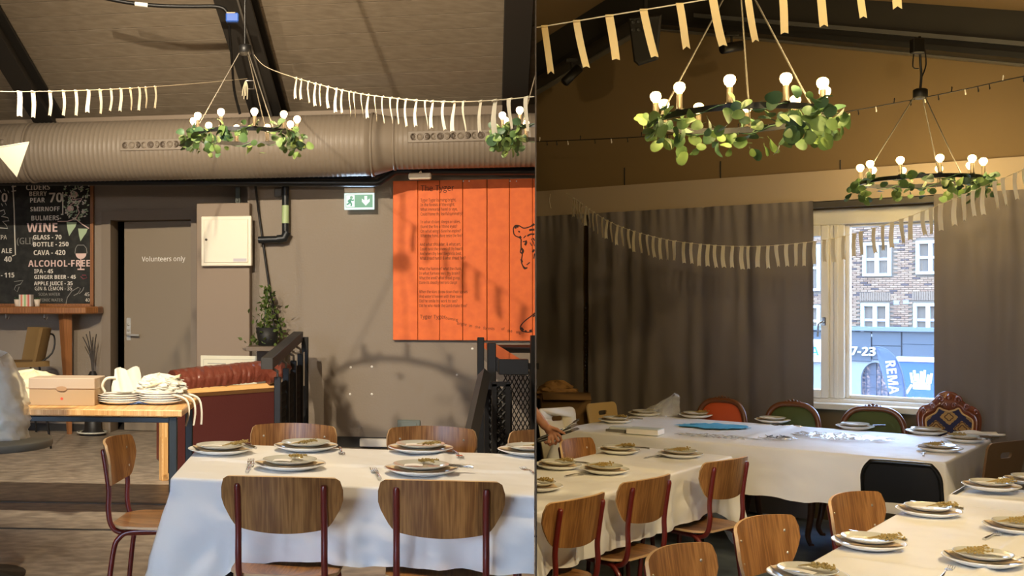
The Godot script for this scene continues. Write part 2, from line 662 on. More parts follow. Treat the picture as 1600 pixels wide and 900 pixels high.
func left_shell() -> void:
	var wp: Material = M.wall_paint
	# floor: brown vinyl boards
	var fm := mottled("floor_vinyl", c8(142, 130, 116), c8(184, 170, 152), 0.02, 1.1, 0.42, 15)
	fm.uv1_scale = Vector3(0.55, 1, 0.9)
	var a := psplit(12.6)
	var b := psplit(-4.0)
	struct("floor_left", poly3([Vector3(-6.2, 0, -13.2), Vector3(a.x, 0, a.z), Vector3(b.x, 0, b.z), Vector3(-6.2, 0, 4.0)], 0.25, Vector3.UP), fm)
	for k in [[784.0, 0.030, "beam_edge"], [826.0, 0.012, "dark_beam"]]:
		var p := onh(0, k[0], 0)
		var q := onh(262, k[0] + 4, 0)
		var dir := (q - p).normalized()
		struct("trim_1", MB.new().box(Vector3(0, 0.003, 0), Vector3(9, 0.006, k[1] * 1.6), 0.002, Basis(Vector3.UP, -atan2(dir.z, dir.x))).move(Transform3D(Basis(), Vector3((p.x + q.x) / 2, 0, (p.z + q.z) / 2))).clip(Plane(-PART.normal, -0.02)), M[k[2]])
	# the wall behind: a recessed stretch on the left with the door, and the grey wall on the right
	var upil := wl(390, 500).distance_to(wl(560, 500)) * -1.0
	var recess := 0.75
	var dl := hit(160, 330, OL + vL * recess, vL)
	var dr := hit(308, 330, OL + vL * recess, vL)
	var u0 := (dl - OL).dot(uL)
	var u1 := (dr - OL).dot(uL)
	var htop := dl.y
	var bx := func(ua: float, ub: float, ha: float, hb: float, va: float, vb: float) -> MB:
		return MB.new().box(Vector3((ua + ub) / 2, (ha + hb) / 2, -(va + vb) / 2), Vector3(ub - ua, hb - ha, vb - va))
	var X := xl(OL)
	var ue := (psplit(10.9) - OL).dot(uL)
	var w: MB = bx.call(-5.6, u0 + 0.09, 0, 3.9, recess, recess + 0.25)
	w.add(bx.call(u0 + 0.09, u1 - 0.03, htop - 0.09, 3.9, recess, recess + 0.25)).add(bx.call(u1 - 0.03, upil, 0, 3.9, recess, recess + 0.25))
	w.add(bx.call(upil - 0.02, upil + 0.1, 0, 3.9, 0.0, recess + 0.25))
	struct("wall_recess", w, wp, X)
	struct("wall_back", bx.call(upil, ue + 0.2, 0, 3.9, 0, 0.25).move(X).clip(Plane(-PART.normal, 0.004)), wp)
	struct("wall_closet", bx.call(u0 - 0.5, u1 + 0.5, 0, 2.6, 1.9, 2.0).add(bx.call(u0 - 0.6, u0 - 0.5, 0, 2.6, recess + 0.24, 2.0)).add(bx.call(u1 + 0.5, u1 + 0.6, 0, 2.6, recess + 0.24, 2.0)).add(bx.call(u0 - 0.6, u1 + 0.6, 2.6, 2.7, recess + 0.24, 2.0)).add(bx.call(u0 - 0.6, u1 + 0.6, -0.1, 0.0, recess + 0.24, 2.0)), mat("closet_dark", c8(60, 54, 48), 0.8), X)
	struct("baseboard_back", bx.call(upil + 0.1, ue + 0.1, 0, 0.10, -0.016, 0).move(X).clip(Plane(-PART.normal, -0.01)), M.dark_beam)
	struct("baseboard_recess", bx.call(-5.6, u0, 0, 0.08, recess - 0.014, recess), M.dark_beam, X)
	# door frame and the door, standing ajar
	var fr := MB.new()
	fr.add(bx.call(u0, u0 + 0.10, 0, htop, recess - 0.03, recess + 0.2))
	fr.add(bx.call(u0 + 0.10, u1, htop - 0.10, htop, recess - 0.03, recess + 0.2))
	fr.add(bx.call(u1 - 0.06, u1 + 0.04, 0, htop - 0.1, recess - 0.03, recess + 0.2))
	struct("trim_2", fr, mat("door_frame_paint", c8(128, 114, 98), 0.6), X)
	var hinge := LP(u1 - 0.07, 0, recess + 0.12)
	var dw := u1 - u0 - 0.26
	var door := Node3D.new()
	door.name = "door_1"
	add_child(door)
	door.transform = Transform3D(Basis(Vector3.UP, deg_to_rad(-YAWL - 4.0)), hinge)
	door.set_meta("kind", "structure")
	part("door_leaf", MB.new().box(Vector3(-dw / 2, (htop - 0.1) / 2, 0.0), Vector3(dw, htop - 0.11, 0.045), 0.004), mat("door_paint", c8(136, 122, 102), 0.5), door)
	var hp := hit(200, 523, hinge, vL)
	var hx := (hp - hinge).dot(uL)
	part("handle_plate", MB.new().prism(rrect(0.05, 0.24, 0.01, 4, Vector2(hx, hp.y + 0.06)), 0.022, 0.030, Transform3D(), 0.002), mat("satin_steel", c8(196, 194, 188), 0.38, 0.4), door)
	part("door_handle", MB.new().tube([Vector3(hx, hp.y, 0.03), Vector3(hx, hp.y, 0.07), Vector3(hx + 0.02, hp.y, 0.08), Vector3(hx + 0.14, hp.y - 0.005, 0.08)], 0.011, 10), M.satin_steel, door)
	for yy in [0.05, 0.11]:
		part("lock_cylinder", MB.new().lathe([Vector2(0.014, 0), Vector2(0.014, 0.012), Vector2(0, 0.014)], 12, Transform3D(Basis(Vector3.RIGHT, PI / 2), Vector3(hx, hp.y + yy, 0.03))), M.satin_steel, door)
	var tp := hit(221, 405, hinge, vL)
	text("Volunteers only", 0.050, Vector3((tp - hinge).dot(uL), tp.y, 0.024), door, M.card_white, false)
	# the pilaster
	var pa := hit(307, 318, OL - vL * 0.12, vL)
	var pb := hit(390, 318, OL - vL * 0.12, vL)
	var pu0 := (pa - OL).dot(uL)
	var pu1 := (pb - OL).dot(uL)
	struct("trim_3", MB.new().box(Vector3((pu0 + pu1) / 2, pa.y / 2, -(recess - 0.12) / 2), Vector3(pu1 - pu0, pa.y, recess + 0.12), 0.006), mat("pilaster_paint", c8(140, 123, 106), 0.65), X)
	# the partition, seen edge on, and what closes the room out of frame
	var th := 0.0022
	var P0 := psplit(3.45)
	var P1 := psplit(12.6)
	var pw := MB.new()
	var dirp := (P1 - P0).normalized()
	var mid := (P0 + P1) / 2
	pw.box(Vector3(mid.x, 3.0, mid.z), Vector3(P0.distance_to(P1), 7.0, th * 2), 0.0, Basis(dirp, Vector3.UP, dirp.cross(Vector3.UP)))
	var P2 := psplit(-4.0)
	var mid2 := (P0 + P2) / 2
	pw.box(Vector3(mid2.x, 4.75, mid2.z), Vector3(P0.distance_to(P2), 3.5, th * 2), 0.0, Basis(dirp, Vector3.UP, dirp.cross(Vector3.UP)))
	var P3 := psplit(-0.7)
	var mid3 := (P3 + P2) / 2
	pw.box(Vector3(mid3.x, 1.5, mid3.z), Vector3(P3.distance_to(P2), 3.4, th * 2), 0.0, Basis(dirp, Vector3.UP, dirp.cross(Vector3.UP)))
	struct("wall_partition", pw, mat("partition_paint", c8(92, 78, 62), 0.7))
	struct("wall_left", bx.call(-5.8, -5.6, 0, 6.0, -15.0, 1.2), wp, X)
	# rear wall behind the viewer, with the windows that let the day into the left room
	var rear := MB.new()
	var zz := 4.1
	rear.box(Vector3(1.5, 0.15, zz), Vector3(17, 0.9, 0.2)).box(Vector3(1.5, 5.6, zz), Vector3(17, 2.6, 0.2))
	for k in [[-7.0, -5.4], [-3.1, -2.9], [-0.5, 10.0]]:
		rear.box(Vector3((k[0] + k[1]) / 2, 2.45, zz), Vector3(k[1] - k[0], 3.8, 0.2))
	struct("wall_rear", rear, wp)
	# ceiling: boards between the rafters, rising from the wall to a ridge
	var cm := mottled("ceiling_boards", c8(132, 119, 101), c8(150, 137, 118), 0.02, 0.9, 0.6, 19)
	cm.uv1_scale = Vector3(0.5, 2, 2)
	var vridge := -5.0
	var hr := ROOFH - vridge * PITCH
	var ceil := Node3D.new()
	ceil.name = "ceiling_left"
	ceil.set_meta("kind", "structure")
	add_child(ceil)
	var roofpts := func(va: float, vb: float, ha: float, hb: float) -> Array:
		var q := [LP(-5.7, ha, va), LP(-5.7, hb, vb)]
		var e := [LP(6.0, ha, va), LP(6.0, hb, vb)]
		var c := []
		for i in 2:
			var f := PART.distance_to(q[i]) / (PART.distance_to(q[i]) - PART.distance_to(e[i]))
			c.append(q[i].lerp(e[i], f))
		return [q[0], q[1], c[1], c[0]]
	var hv := func(v: float) -> float:
		return ROOFH - v * PITCH
	var up1 := (Vector3.DOWN - vL * PITCH).normalized()
	part("roof_deck", poly3(roofpts.call(1.3, vridge, hv.call(1.3) + 0.03, hr + 0.03), 0.1, up1), M.dark_beam, ceil)
	var pv := 0.175
	var v := 0.7
	var up2 := up1
	while v > -2.6:
		var q: Array = roofpts.call(v, v - pv + 0.008, hv.call(v), hv.call(v - pv + 0.008))
		part("plank", poly3(q, 0.02, up2), cm, ceil)
		v -= pv
	part("roof_boards", poly3(roofpts.call(v, vridge, hv.call(v), hr), 0.02, up1), cm, ceil)
	part("roof_boards", poly3(roofpts.call(vridge, -12.0, hr, 3.3), 0.1, Vector3.DOWN), cm, ceil)
	part("roof_boards", poly3(roofpts.call(-12.0, -15.5, 3.3, 3.3), 0.1, Vector3.DOWN), cm, ceil)
	# wall plate under the rafters
	struct("trim_4", bx.call(upil - 4.0, ue + 0.2, 3.06, 3.20, -0.14, 0.8).move(X).clip(Plane(-PART.normal, -0.006)), mat("plate_paint", c8(136, 120, 102), 0.6))
	# rafters: dark steel channels on the slope
	for k in [[78.0, 185.0, 0.20], [424.0, 183.0, 0.30], [804.0, 153.0, 0.22]]:
		var p := hit(k[0], k[1], LP(0, ROOFH - 0.12, 0), up1)
		var uu := (p - OL).dot(uL)
		var sl := (Vector3.UP * PITCH - vL).normalized()
		var bs := Basis(uL, up1, uL.cross(up1))
		bs.z = sl if uL.cross(up1).dot(sl) > 0 else -sl
		var rb := MB.new()
		var c1 := LP(uu, hv.call(-2.3) , -2.3) + up1 * 0.13
		var fl: float = k[2]
		rb.box(c1 + up1 * 0.10, Vector3(fl, 0.03, 6.6), 0.004, bs)
		rb.box(c1 - up1 * 0.10, Vector3(fl, 0.03, 6.6), 0.004, bs)
		rb.box(c1, Vector3(0.05, 0.2, 6.6), 0.0, bs)
		rb.box(c1 + up1 * 0.06 + uL * fl * 0.25, Vector3(0.03, 0.10, 6.6), 0.0, bs)
		var r := struct("beam", rb.clip(Plane(-PART.normal, -0.006)), M.dark_beam)
		if k[0] > 400 and k[0] < 500:
			part("cable_rail", MB.new().box(c1 + up1 * 0.125 + uL * 0.055, Vector3(0.018, 0.02, 6.6), 0.003, bs).clip(Plane(-vL, OL.dot(-vL) + 0.25)), M.beam_edge, r)

# ---------- the right room's shell
func right_shell() -> void:
	var X := xr(C0)
	var bx := func(ua: float, ub: float, ha: float, hb: float, va: float, vb: float) -> MB:
		return MB.new().box(Vector3((ua + ub) / 2, (ha + hb) / 2, -(va + vb) / 2), Vector3(ub - ua, hb - ha, vb - va))
	var fm := mottled("floor_slate", c8(104, 115, 126), c8(134, 145, 154), 0.01, 1.4, 0.32, 25)
	var a := psplit(11.5)
	var b := psplit(-4.0)
	struct("floor_right", poly3([Vector3(a.x, FR, a.z), RP(-3.6, FR, VR + 0.2), RP(3.0, FR, VR + 0.2), RP(3.0, FR, -13.0), Vector3(b.x, FR, b.z)], 0.2, Vector3.UP), fm)
	# window wall: one opening, from behind the left curtain to behind the right one
	var wp := mat("brown_wall", c8(122, 100, 66), 0.75)
	var w0 := (wr(1236, 480) - C0).dot(uR)
	var w1 := (wr(1500, 480) - C0).dot(uR)
	var hb := wr(1400, 640).y
	var ht := wr(1400, 322).y
	var w := MB.new()
	w.add(bx.call(-4.4, w0, FR, 4.3, VR, VR + 0.2)).add(bx.call(w1, 3.1, FR, 4.3, VR, VR + 0.2))
	w.add(bx.call(w0, w1, FR, hb, VR, VR + 0.2)).add(bx.call(w0, w1, ht, 4.3, VR, VR + 0.2))
	struct("wall_window", w.move(X).clip(Plane(PART.normal, 0.004)), wp)
	struct("wall_right", bx.call(2.9, 3.1, FR, 5.0, -13.0, VR + 0.2), wp, X)
	# boards of the upper wall leave thin upright joints
	for k in [[976.0, 262.0, 292.0], [1126.0, 252.0, 282.0], [1313.0, 250.0, 266.0]]:
		var p := wr(k[0], k[1])
		var q := wr(k[0], k[2])
		struct("trim_5", MB.new().box(Vector3((p.x + q.x) / 2, (p.y + q.y) / 2, (p.z + q.z) / 2), Vector3(0.008, p.y - q.y, 0.01), 0.0, X.basis), M.dark_beam)
	# pelmet board over the curtains
	var off := 0.14
	var pm := MB.new()
	var y0 := wr(1270, 315, off).y
	var y1 := wr(1270, 268, off).y
	pm.add(bx.call(-4.4, 2.9, y0, y1, VR - off, VR))
	struct("trim_6", pm.move(X).clip(Plane(PART.normal, 0.006)), M.pelmet_paint)
	# curtain rail under it
	struct("trim_7", bx.call(-4.4, 2.9, y0 - 0.045, y0 - 0.004, VR - 0.12, VR - 0.06).move(X).clip(Plane(PART.normal, 0.006)), mat("rail_grey", c8(70, 66, 60), 0.5, 0.3))
	# rafters of the gable
	var la := wr(837, 125, 0.3)
	var lb := wr(985, 35, 0.3)
	var ra := wr(1030, 38, 0.3)
	var rb := wr(1600, 92, 0.3)
	var gu := func(p: Vector3) -> Vector2:
		return Vector2((p - C0).dot(uR), p.y)
	var L0: Vector2 = gu.call(la)
	var L1: Vector2 = gu.call(lb)
	var R0: Vector2 = gu.call(ra)
	var R1: Vector2 = gu.call(rb)
	var sl := (L1.y - L0.y) / (L1.x - L0.x)
	var sr := (R1.y - R0.y) / (R1.x - R0.x)
	var ux := (R0.y - sr * R0.x - L0.y + sl * L0.x) / (sl - sr)
	var hx := L0.y + sl * (ux - L0.x)
	var th := 0.30
	var lw := Vector2(-4.6, L0.y + sl * (-4.6 - L0.x))
	var rw := Vector2(3.0, R0.y + sr * (3.0 - R0.x))
	var cpl := Plane(PART.normal, 0.006)
	for s in 2:
		var e: Vector2 = lw if s == 0 else rw
		var ap := Vector2(ux, hx)
		var rm := MB.new().prism(PackedVector2Array([ap, e, e + Vector2(0, th), ap + Vector2(0, th)]), -(VR - 0.06), -(VR - 0.30))
		var rft := struct("beam", rm.move(X).clip(cpl), M.dark_beam)
		# the channel's lips, the pale gap over the wall and the grey track
		part("channel_lip", MB.new().prism(PackedVector2Array([ap + Vector2(0, -0.008), e + Vector2(0, -0.008), e + Vector2(0, 0.03), ap + Vector2(0, 0.03)]), -(VR - 0.27), -(VR - 0.36)).move(X).clip(cpl), mat("lip_black", c8(16, 15, 14), 0.5), rft)
		part("edge_strip", MB.new().prism(PackedVector2Array([ap + Vector2(0, -0.014), e + Vector2(0, -0.014), e + Vector2(0, -0.002), ap + Vector2(0, -0.002)]), -(VR - 0.02), -(VR - 0.1)).move(X).clip(cpl), M.beam_edge, rft)
		if s == 1:
			part("light_track", MB.new().prism(PackedVector2Array([ap + Vector2(0.5, 0.075 + sr * 0.5), e + Vector2(0, 0.075), e + Vector2(0, 0.105), ap + Vector2(0.5, 0.105 + sr * 0.5)]), -(VR - 0.30), -(VR - 0.325)).move(X).clip(cpl), mat("track_grey", c8(120, 122, 124), 0.35, 0.6), rft)
	# roof boards, running towards the viewer
	var rbm := mat("roof_brown", c8(116, 94, 62), 0.7)
	var rf := MB.new()
	var ap2 := Vector2(ux, hx + th)
	rf.prism(PackedVector2Array([ap2, lw + Vector2(0, th), lw + Vector2(0, th + 0.1), ap2 + Vector2(0, 0.1)]), -(VR + 0.2), 13.0)
	rf.prism(PackedVector2Array([ap2, rw + Vector2(0, th), rw + Vector2(0, th + 0.1), ap2 + Vector2(0, 0.1)]), -(VR + 0.2), 13.0)
	struct("ceiling_right", rf.move(X).clip(Plane(PART.normal, 0.004)), rbm)
	# purlin in the top left corner
	var c1 := wr(838, 92, 0.9)
	window_unit(w0, w1, hb, ht)
	outside()

func window_unit(w0: float, w1: float, hb: float, ht: float) -> void:
	var X := xr(C0)
	var wn := Node3D.new()
	wn.name = "window_1"
	wn.set_meta("kind", "structure")
	add_child(wn)
	wn.transform = X
	var wm := mat("window_white", c8(226, 222, 212), 0.4)
	var U := func(x: float) -> float:
		return (wr(x, 480, -0.06) - C0).dot(uR)
	var fz := -(VR + 0.06)
	var bxx := func(ua: float, ub: float, ha: float, hb2: float, dz: float, zc: float) -> MB:
		return MB.new().box(Vector3((ua + ub) / 2, (ha + hb2) / 2, zc), Vector3(ub - ua, hb2 - ha, dz), 0.006)
	var h_head: float = wr(1400, 348, -0.06).y
	var h_sill: float = wr(1400, 627, -0.06).y
	var m0: float = U.call(1299.0)
	var m1: float = U.call(1322.0)
	part("frame_head", bxx.call(w0, w1, h_head, ht, 0.10, fz), wm, wn)
	part("frame_sill", bxx.call(w0, w1, hb, h_sill, 0.10, fz), wm, wn)
	part("window_board", bxx.call(w0, w1, hb - 0.02, hb + 0.025, 0.16, -(VR - 0.02)), wm, wn)
	part("mullion", bxx.call(m0, m1, h_sill, h_head, 0.09, fz), wm, wn)
	part("mullion_bead", bxx.call(m0 + (m1 - m0) * 0.3, m0 + (m1 - m0) * 0.62, h_sill, h_head, 0.12, fz), wm, wn)
	# the casement's own frame on the left, and the pane beads on the right
	var cas := MB.new()
	cas.add(bxx.call(m0 - 0.055, m0, h_sill, h_head, 0.07, fz + 0.03)).add(bxx.call(w0, m0 - 0.055, h_head - 0.08, h_head, 0.07, fz + 0.03)).add(bxx.call(w0, m0 - 0.055, h_sill, h_sill + 0.06, 0.07, fz + 0.03)).add(bxx.call(w0, w0 + 0.05, h_sill + 0.06, h_head - 0.08, 0.07, fz + 0.03))
	part("casement", cas, wm, wn)
	var bead := MB.new()
	bead.add(bxx.call(m1, m1 + 0.028, h_sill, h_head, 0.05, fz - 0.01)).add(bxx.call(m1 + 0.028, w1, h_head - 0.02, h_head, 0.05, fz - 0.01)).add(bxx.call(m1 + 0.028, w1, h_sill, h_sill + 0.03, 0.05, fz - 0.01))
	part("bead", bead, wm, wn)
	var gl := mat("pane_glass", Color(0.9, 0.95, 1.0, 0.04), 0.02)
	gl.transparency = BaseMaterial3D.TRANSPARENCY_ALPHA
	part("pane", MB.new().box(Vector3((w0 + m0 - 0.05) / 2, (h_sill + h_head) / 2, fz), Vector3(m0 - w0 - 0.06, h_head - h_sill - 0.02, 0.006)), gl, wn)
	part("pane", MB.new().box(Vector3((m1 + w1) / 2 + 0.01, (h_sill + h_head) / 2, fz), Vector3(w1 - m1 - 0.03, h_head - h_sill - 0.02, 0.006)), gl, wn)
	var hp := wr(1281, 502, -0.01)
	var hu: float = m0 - 0.03
	part("window_handle", MB.new().box(Vector3(hu, hp.y, fz + 0.07), Vector3(0.025, 0.06, 0.012), 0.003).tube([Vector3(hu, hp.y, fz + 0.07), Vector3(hu, hp.y, fz + 0.11), Vector3(hu - 0.025, hp.y - 0.02, fz + 0.115), Vector3(hu - 0.03, hp.y - 0.11, fz + 0.115)], 0.007, 8), M.steel_bright, wn)

const VF := 36.0     # the facade across the street

func fp(x: float, y: float, off := 0.0) -> Vector2:   # pixel -> (u, height) on the facade
	var p := hit(x, y, C0 + vR * (VF - off), vR)
	return Vector2((p - C0).dot(uR), p.y)

func outside() -> void:
	var X := xr(C0)
	var street := mat("street_asphalt", c8(120, 120, 122), 0.9)
	struct("ground", poly3([RP(-60, -3.2, VR + 0.4), RP(-60, -3.2, VF + 20), RP(50, -3.2, VF + 20), RP(50, -3.2, VR + 0.4)], 0.2, Vector3.UP), street)
	var b := thing("apartment_building", "pale brick building with white windows across the street, seen through the window", "building", RP(fp(1400, 500).x, -3.2, VF), -YAWR)
	var o := Vector2(fp(1400, 500).x, -3.2)
	var K := fp(1401, 500).distance_to(fp(1400, 500)) / 0.0106   # how much larger things stand there than at the nearer street side
	var brick_m := mat("brick_joint", c8(98, 88, 76), 0.9)
	var wins := [[1348.0, 1392.0, 378.0, 432.0, 2], [1431.0, 1477.0, 375.0, 429.0, 2], [1345.0, 1389.0, 474.0, 526.0, 2], [1427.0, 1473.0, 474.0, 526.0, 2], [1254.0, 1281.0, 382.0, 455.0, 1], [1254.0, 1281.0, 477.0, 526.0, 1]]
	var band: float = fp(1400, 514).y
	var top := band + 7.0
	# the wall body, bricks on it
	part("wall_body", MB.new().box(Vector3(0.0, (band - 0.3 + top) / 2 - o.y, -0.6), Vector3(50, top - band + 0.3, 1.0)), brick_m, b)
	var holes := []
	for w in wins:
		var p := fp(w[0], w[3])
		var q := fp(w[1], w[2])
		holes.append(Rect2(p, q - p))
	var mm := MultiMesh.new()
	mm.transform_format = MultiMesh.TRANSFORM_3D
	mm.use_colors = true
	mm.mesh = MB.new().box(Vector3(), Vector3(0.222, 0.058, 0.05), 0.006).build()
	var tr := []
	var cols := []
	var rowi := 0
	var y := band + 0.04
	var ua: float = fp(1250, 450).x
	var ub: float = fp(1500, 450).x
	while y < fp(1400, 300).y:
		var u := ua + (0.115 if rowi % 2 else 0.0)
		while u < ub:
			var ok := true
			for h in holes:
				if h.grow(0.08).has_point(Vector2(u, y)):
					ok = false
			if ok:
				tr.append(Transform3D(Basis(), Vector3(u - o.x, y - o.y, -0.09 + rng.randf() * 0.008)))
				var k := rng.randf()
				var c := Color(0.16, 0.092, 0.056).lerp(Color(0.24, 0.16, 0.10), k)
				if rng.randf() < 0.12:
					c = Color(0.06, 0.042, 0.04)
				cols.append(c)
			u += 0.235
		y += 0.071
		rowi += 1
	mm.instance_count = tr.size()
	for i in tr.size():
		mm.set_instance_transform(i, tr[i])
		mm.set_instance_color(i, cols[i])
	var mi := MultiMeshInstance3D.new()
	mi.name = "brickwork"
	mi.multimesh = mm
	var bm := mat("brick", Color.WHITE, 0.9)
	bm.vertex_color_use_as_albedo = true
	mi.material_override = bm
	mi.set_meta("kind", "stuff")
	b.add_child(mi)
	var wm := mat("far_window_white", c8(170, 172, 176), 0.5)
	var gm := mat("far_glass", c8(58, 84, 108), 0.35, 0.0, 0.25)
	for i in wins.size():
		var h: Rect2 = holes[i]
		var c := h.get_center() - o
		var f := part("window", MB.new(), wm, b) if false else null
		var fm := MB.new()
		var s := h.size
		var z := -0.06
		var cols2: int = wins[i][4]
		var bar := 0.055 * K
		fm.box(Vector3(c.x - s.x / 2 + bar / 2, c.y, z), Vector3(bar, s.y, 0.2), 0.01).box(Vector3(c.x + s.x / 2 - bar / 2, c.y, z), Vector3(bar, s.y, 0.2), 0.01)
		fm.box(Vector3(c.x, c.y + s.y / 2 - bar / 2, z), Vector3(s.x - bar * 2, bar, 0.2), 0.01).box(Vector3(c.x, c.y - s.y / 2 + bar / 2, z), Vector3(s.x - bar * 2, bar, 0.2), 0.01)
		if cols2 == 2:
			fm.box(Vector3(c.x, c.y, z), Vector3(bar * 1.2, s.y - bar * 2, 0.2), 0.01)
		fm.box(Vector3(c.x, c.y, z - 0.02), Vector3(s.x - bar * 2, 0.05 * K, 0.1), 0.01)
		var fo := part("window", fm, wm, b)
		for a in cols2:
			for d in 2:
				var pw := (s.x - bar * 2) / cols2
				var ph := (s.y - bar * 2) / 2
				part("pane", MB.new().box(Vector3(c.x - s.x / 2 + bar + pw * (a + 0.5), c.y - s.y / 2 + bar + ph * (d + 0.5), z - 0.05), Vector3(pw, ph, 0.01)), gm, fo)
	# soldier course over the lower windows and the vents
	for k in [[1344.0, 1392.0, 468.0], [1426.0, 1462.0, 467.0]]:
		var p := fp(k[0], k[2])
		var q := fp(k[1], k[2])
		var sm := MB.new()
		var u := p.x
		while u < q.x:
			sm.box(Vector3(u - o.x, p.y - o.y + 0.1, -0.08), Vector3(0.058, 0.30, 0.07), 0.006)
			u += 0.071
		var so := part("soldier_course", sm, mat("brick_tan", c8(104, 88, 72), 0.9), b)
		so.set_meta("kind", "stuff")
	for k in [[1400.0, 473.0], [1415.0, 472.0], [1400.0, 377.0]]:
		var p := fp(k[0], k[1])
		part("wall_vent", MB.new().box(Vector3(p.x - o.x, p.y - o.y, -0.05), Vector3(0.09 * K, 0.07 * K, 0.04), 0.01), mat("vent_blue", c8(120, 150, 190), 0.6), b)
	# the clad storefront under the bricks
	var cl := mat("cladding", c8(48, 58, 68), 0.5)
	var lo: float = fp(1400, 562).y
	for k in [[1262.0, 1325.0, 518.0, 562.0], [1326.0, 1362.0, 518.0, 564.0], [1363.0, 1409.0, 516.0, 540.0], [1410.0, 1480.0, 516.0, 538.0], [1363.0, 1409.0, 541.0, 562.0], [1410.0, 1480.0, 539.0, 559.0]]:
		var p := fp(k[0], k[3])
		var q := fp(k[1], k[2])
		part("cladding_panel", MB.new().box(Vector3((p.x + q.x) / 2 - o.x, (p.y + q.y) / 2 - o.y, 0.02), Vector3(q.x - p.x - 0.02, q.y - p.y - 0.02, 0.10), 0.01), cl, b)
	part("cladding_back", MB.new().box(Vector3(0.0, (lo + band) / 2 - o.y, -0.1), Vector3(50, band - lo, 0.2)), mat("cladding_dark", c8(36, 42, 50), 0.6), b)
	part("roof_edge", MB.new().box(Vector3(0.0, band - o.y - 0.01, 0.05), Vector3(50, 0.16, 0.4), 0.02), mat("flashing", c8(86, 96, 106), 0.4, 0.3), b)
	# white rendered wall with an arched window, street level
	var ren := mat("render_white", c8(108, 112, 117), 0.8)
	var ar := PackedVector2Array()
	var p0 := fp(1325, 640)
	var ax0: float = fp(1345, 600).x - o.x
	var ax1: float = fp(1386, 600).x - o.x + 0.1
	var atop: float = fp(1362, 566).y - o.y
	var ybot := -0.2
	var x0: float = fp(1255, 600).x - o.x
	var x1: float = ax1 + 0.35
	var yt := lo - o.y
	ar.append_array([Vector2(x0, 0), Vector2(x0, yt), Vector2(x1, yt), Vector2(x1, 0), Vector2(ax1, 0)])
	var rr := (ax1 - ax0) / 2
	for i in 13:
		var a := PI * i / 12
		ar.append(Vector2((ax0 + ax1) / 2 + rr * cos(a), atop - rr * 1.3 + rr * 1.3 * sin(a)))
	ar.append(Vector2(ax0, 0))
	part("rendered_wall", MB.new().prism(ar, -0.2, 0.0), ren, b)
	part("arch_glass", MB.new().box(Vector3((ax0 + ax1) / 2, atop / 2, -0.25), Vector3(rr * 2.1, atop * 1.05, 0.02)), mottled("shop_interior", c8(40, 50, 70), c8(150, 120, 110), 0.03, 2.0, 0.2, 77, 4, false), b)
	var bars := MB.new()
	for i in 4:
		bars.box(Vector3(ax0 + rr * 2 * (i + 0.5) / 4, atop / 2, -0.2), Vector3(0.03 if i != 1 else 0.2, atop, 0.03))
	for i in 6:
		bars.box(Vector3((ax0 + ax1) / 2, atop - 0.45 * (i + 1), -0.2), Vector3(rr * 2, 0.025, 0.03))
	part("glazing_bars", bars, mat("bar_dark", c8(48, 56, 72), 0.5), b)
	# shop sign lettering on the cladding
	var sp := fp(1330, 554)
	var let := thing("sign_letters", "white raised numerals on the grey storefront band across the street", "sign", RP(sp.x, sp.y, VF - 0.08), -YAWR)
	text("17-23", 0.16 * K, Vector3(-0.12 * K, 0.07 * K, 0.03), let, mat("sign_white", c8(190, 192, 196), 0.5), true, HORIZONTAL_ALIGNMENT_LEFT, "numerals", 0.12)
	var s2 := fp(1268, 565)
	var s3 := fp(1282, 530)
	var sg := thing("shop_sign", "white sign board with a blue letter A at the left of the window view", "sign", RP(s2.x - 0.1, s2.y, VF - 0.12), -YAWR)
	part("board", MB.new().box(Vector3(0.05 * K, (s3.y - s2.y) / 2, 0), Vector3(0.6 * K, s3.y - s2.y, 0.08), 0.01), mat("sign_white", c8(190, 192, 196), 0.5), sg)
	text("A", 0.17 * K, Vector3(0.06 * K, (s3.y - s2.y) / 2 - 0.02, 0.05), sg, mat("sign_blue", c8(20, 100, 210), 0.5), true)
	# blue poster wall on the right
	var q0 := fp(1404, 660, 0.3)
	var q1 := fp(1480, 566, 0.3)
	var po := thing("advert_panel", "blue advertising panel with a white splayed hand picture and small white print", "sign", RP(q0.x, q0.y, VF - 0.3), -YAWR)
	var pw2: float = q1.x - q0.x
	var ph2: float = q1.y - q0.y
	part("panel", MB.new().box(Vector3(pw2 / 2, ph2 / 2, -0.1), Vector3(pw2, ph2, 0.2), 0.01), mat("poster_blue", c8(34, 70, 122), 0.6), po)
	part("top_band", MB.new().box(Vector3(pw2 / 2, ph2 + 0.06, -0.08), Vector3(pw2 + 0.1, 0.16, 0.3), 0.01), mat("sign_white", c8(190, 192, 196), 0.5), po)
	var hand := MB.new()
	var U := pw2 / 76.0
	var hc := Vector3(U * 36.0, ph2 * 0.66, 0.006)
	for i in 7:
		hand.box(hc + Vector3(-15.0 + i * 5.0, 8.0 + 4.0 * sin(i * 2.1), 0) * U, Vector3(4.0 * U, (24.0 - absf(i - 3) * 2.0) * U, 0.01), 0.0, Basis(Vector3.BACK, (3 - i) * 0.05))
	hand.box(hc + Vector3(0.5, -6.0, 0) * U, Vector3(27.0 * U, 12.0 * U, 0.01))
	hand.box(hc + Vector3(-19.0, -12.0, 0) * U, Vector3(4.0 * U, 18.0 * U, 0.01), 0.0, Basis(Vector3.BACK, -0.5))
	part("hand_picture", hand, mat("sign_white", c8(190, 192, 196), 0.5), po)
	text("AUTOMAT", 5.5 * U, Vector3(U * 21, ph2 * 0.40, 0.006), po, M.sign_white, true)
	text("Vær trygg", 5.0 * U, Vector3(U * 21, ph2 * 0.26, 0.006), po, M.sign_white, true)
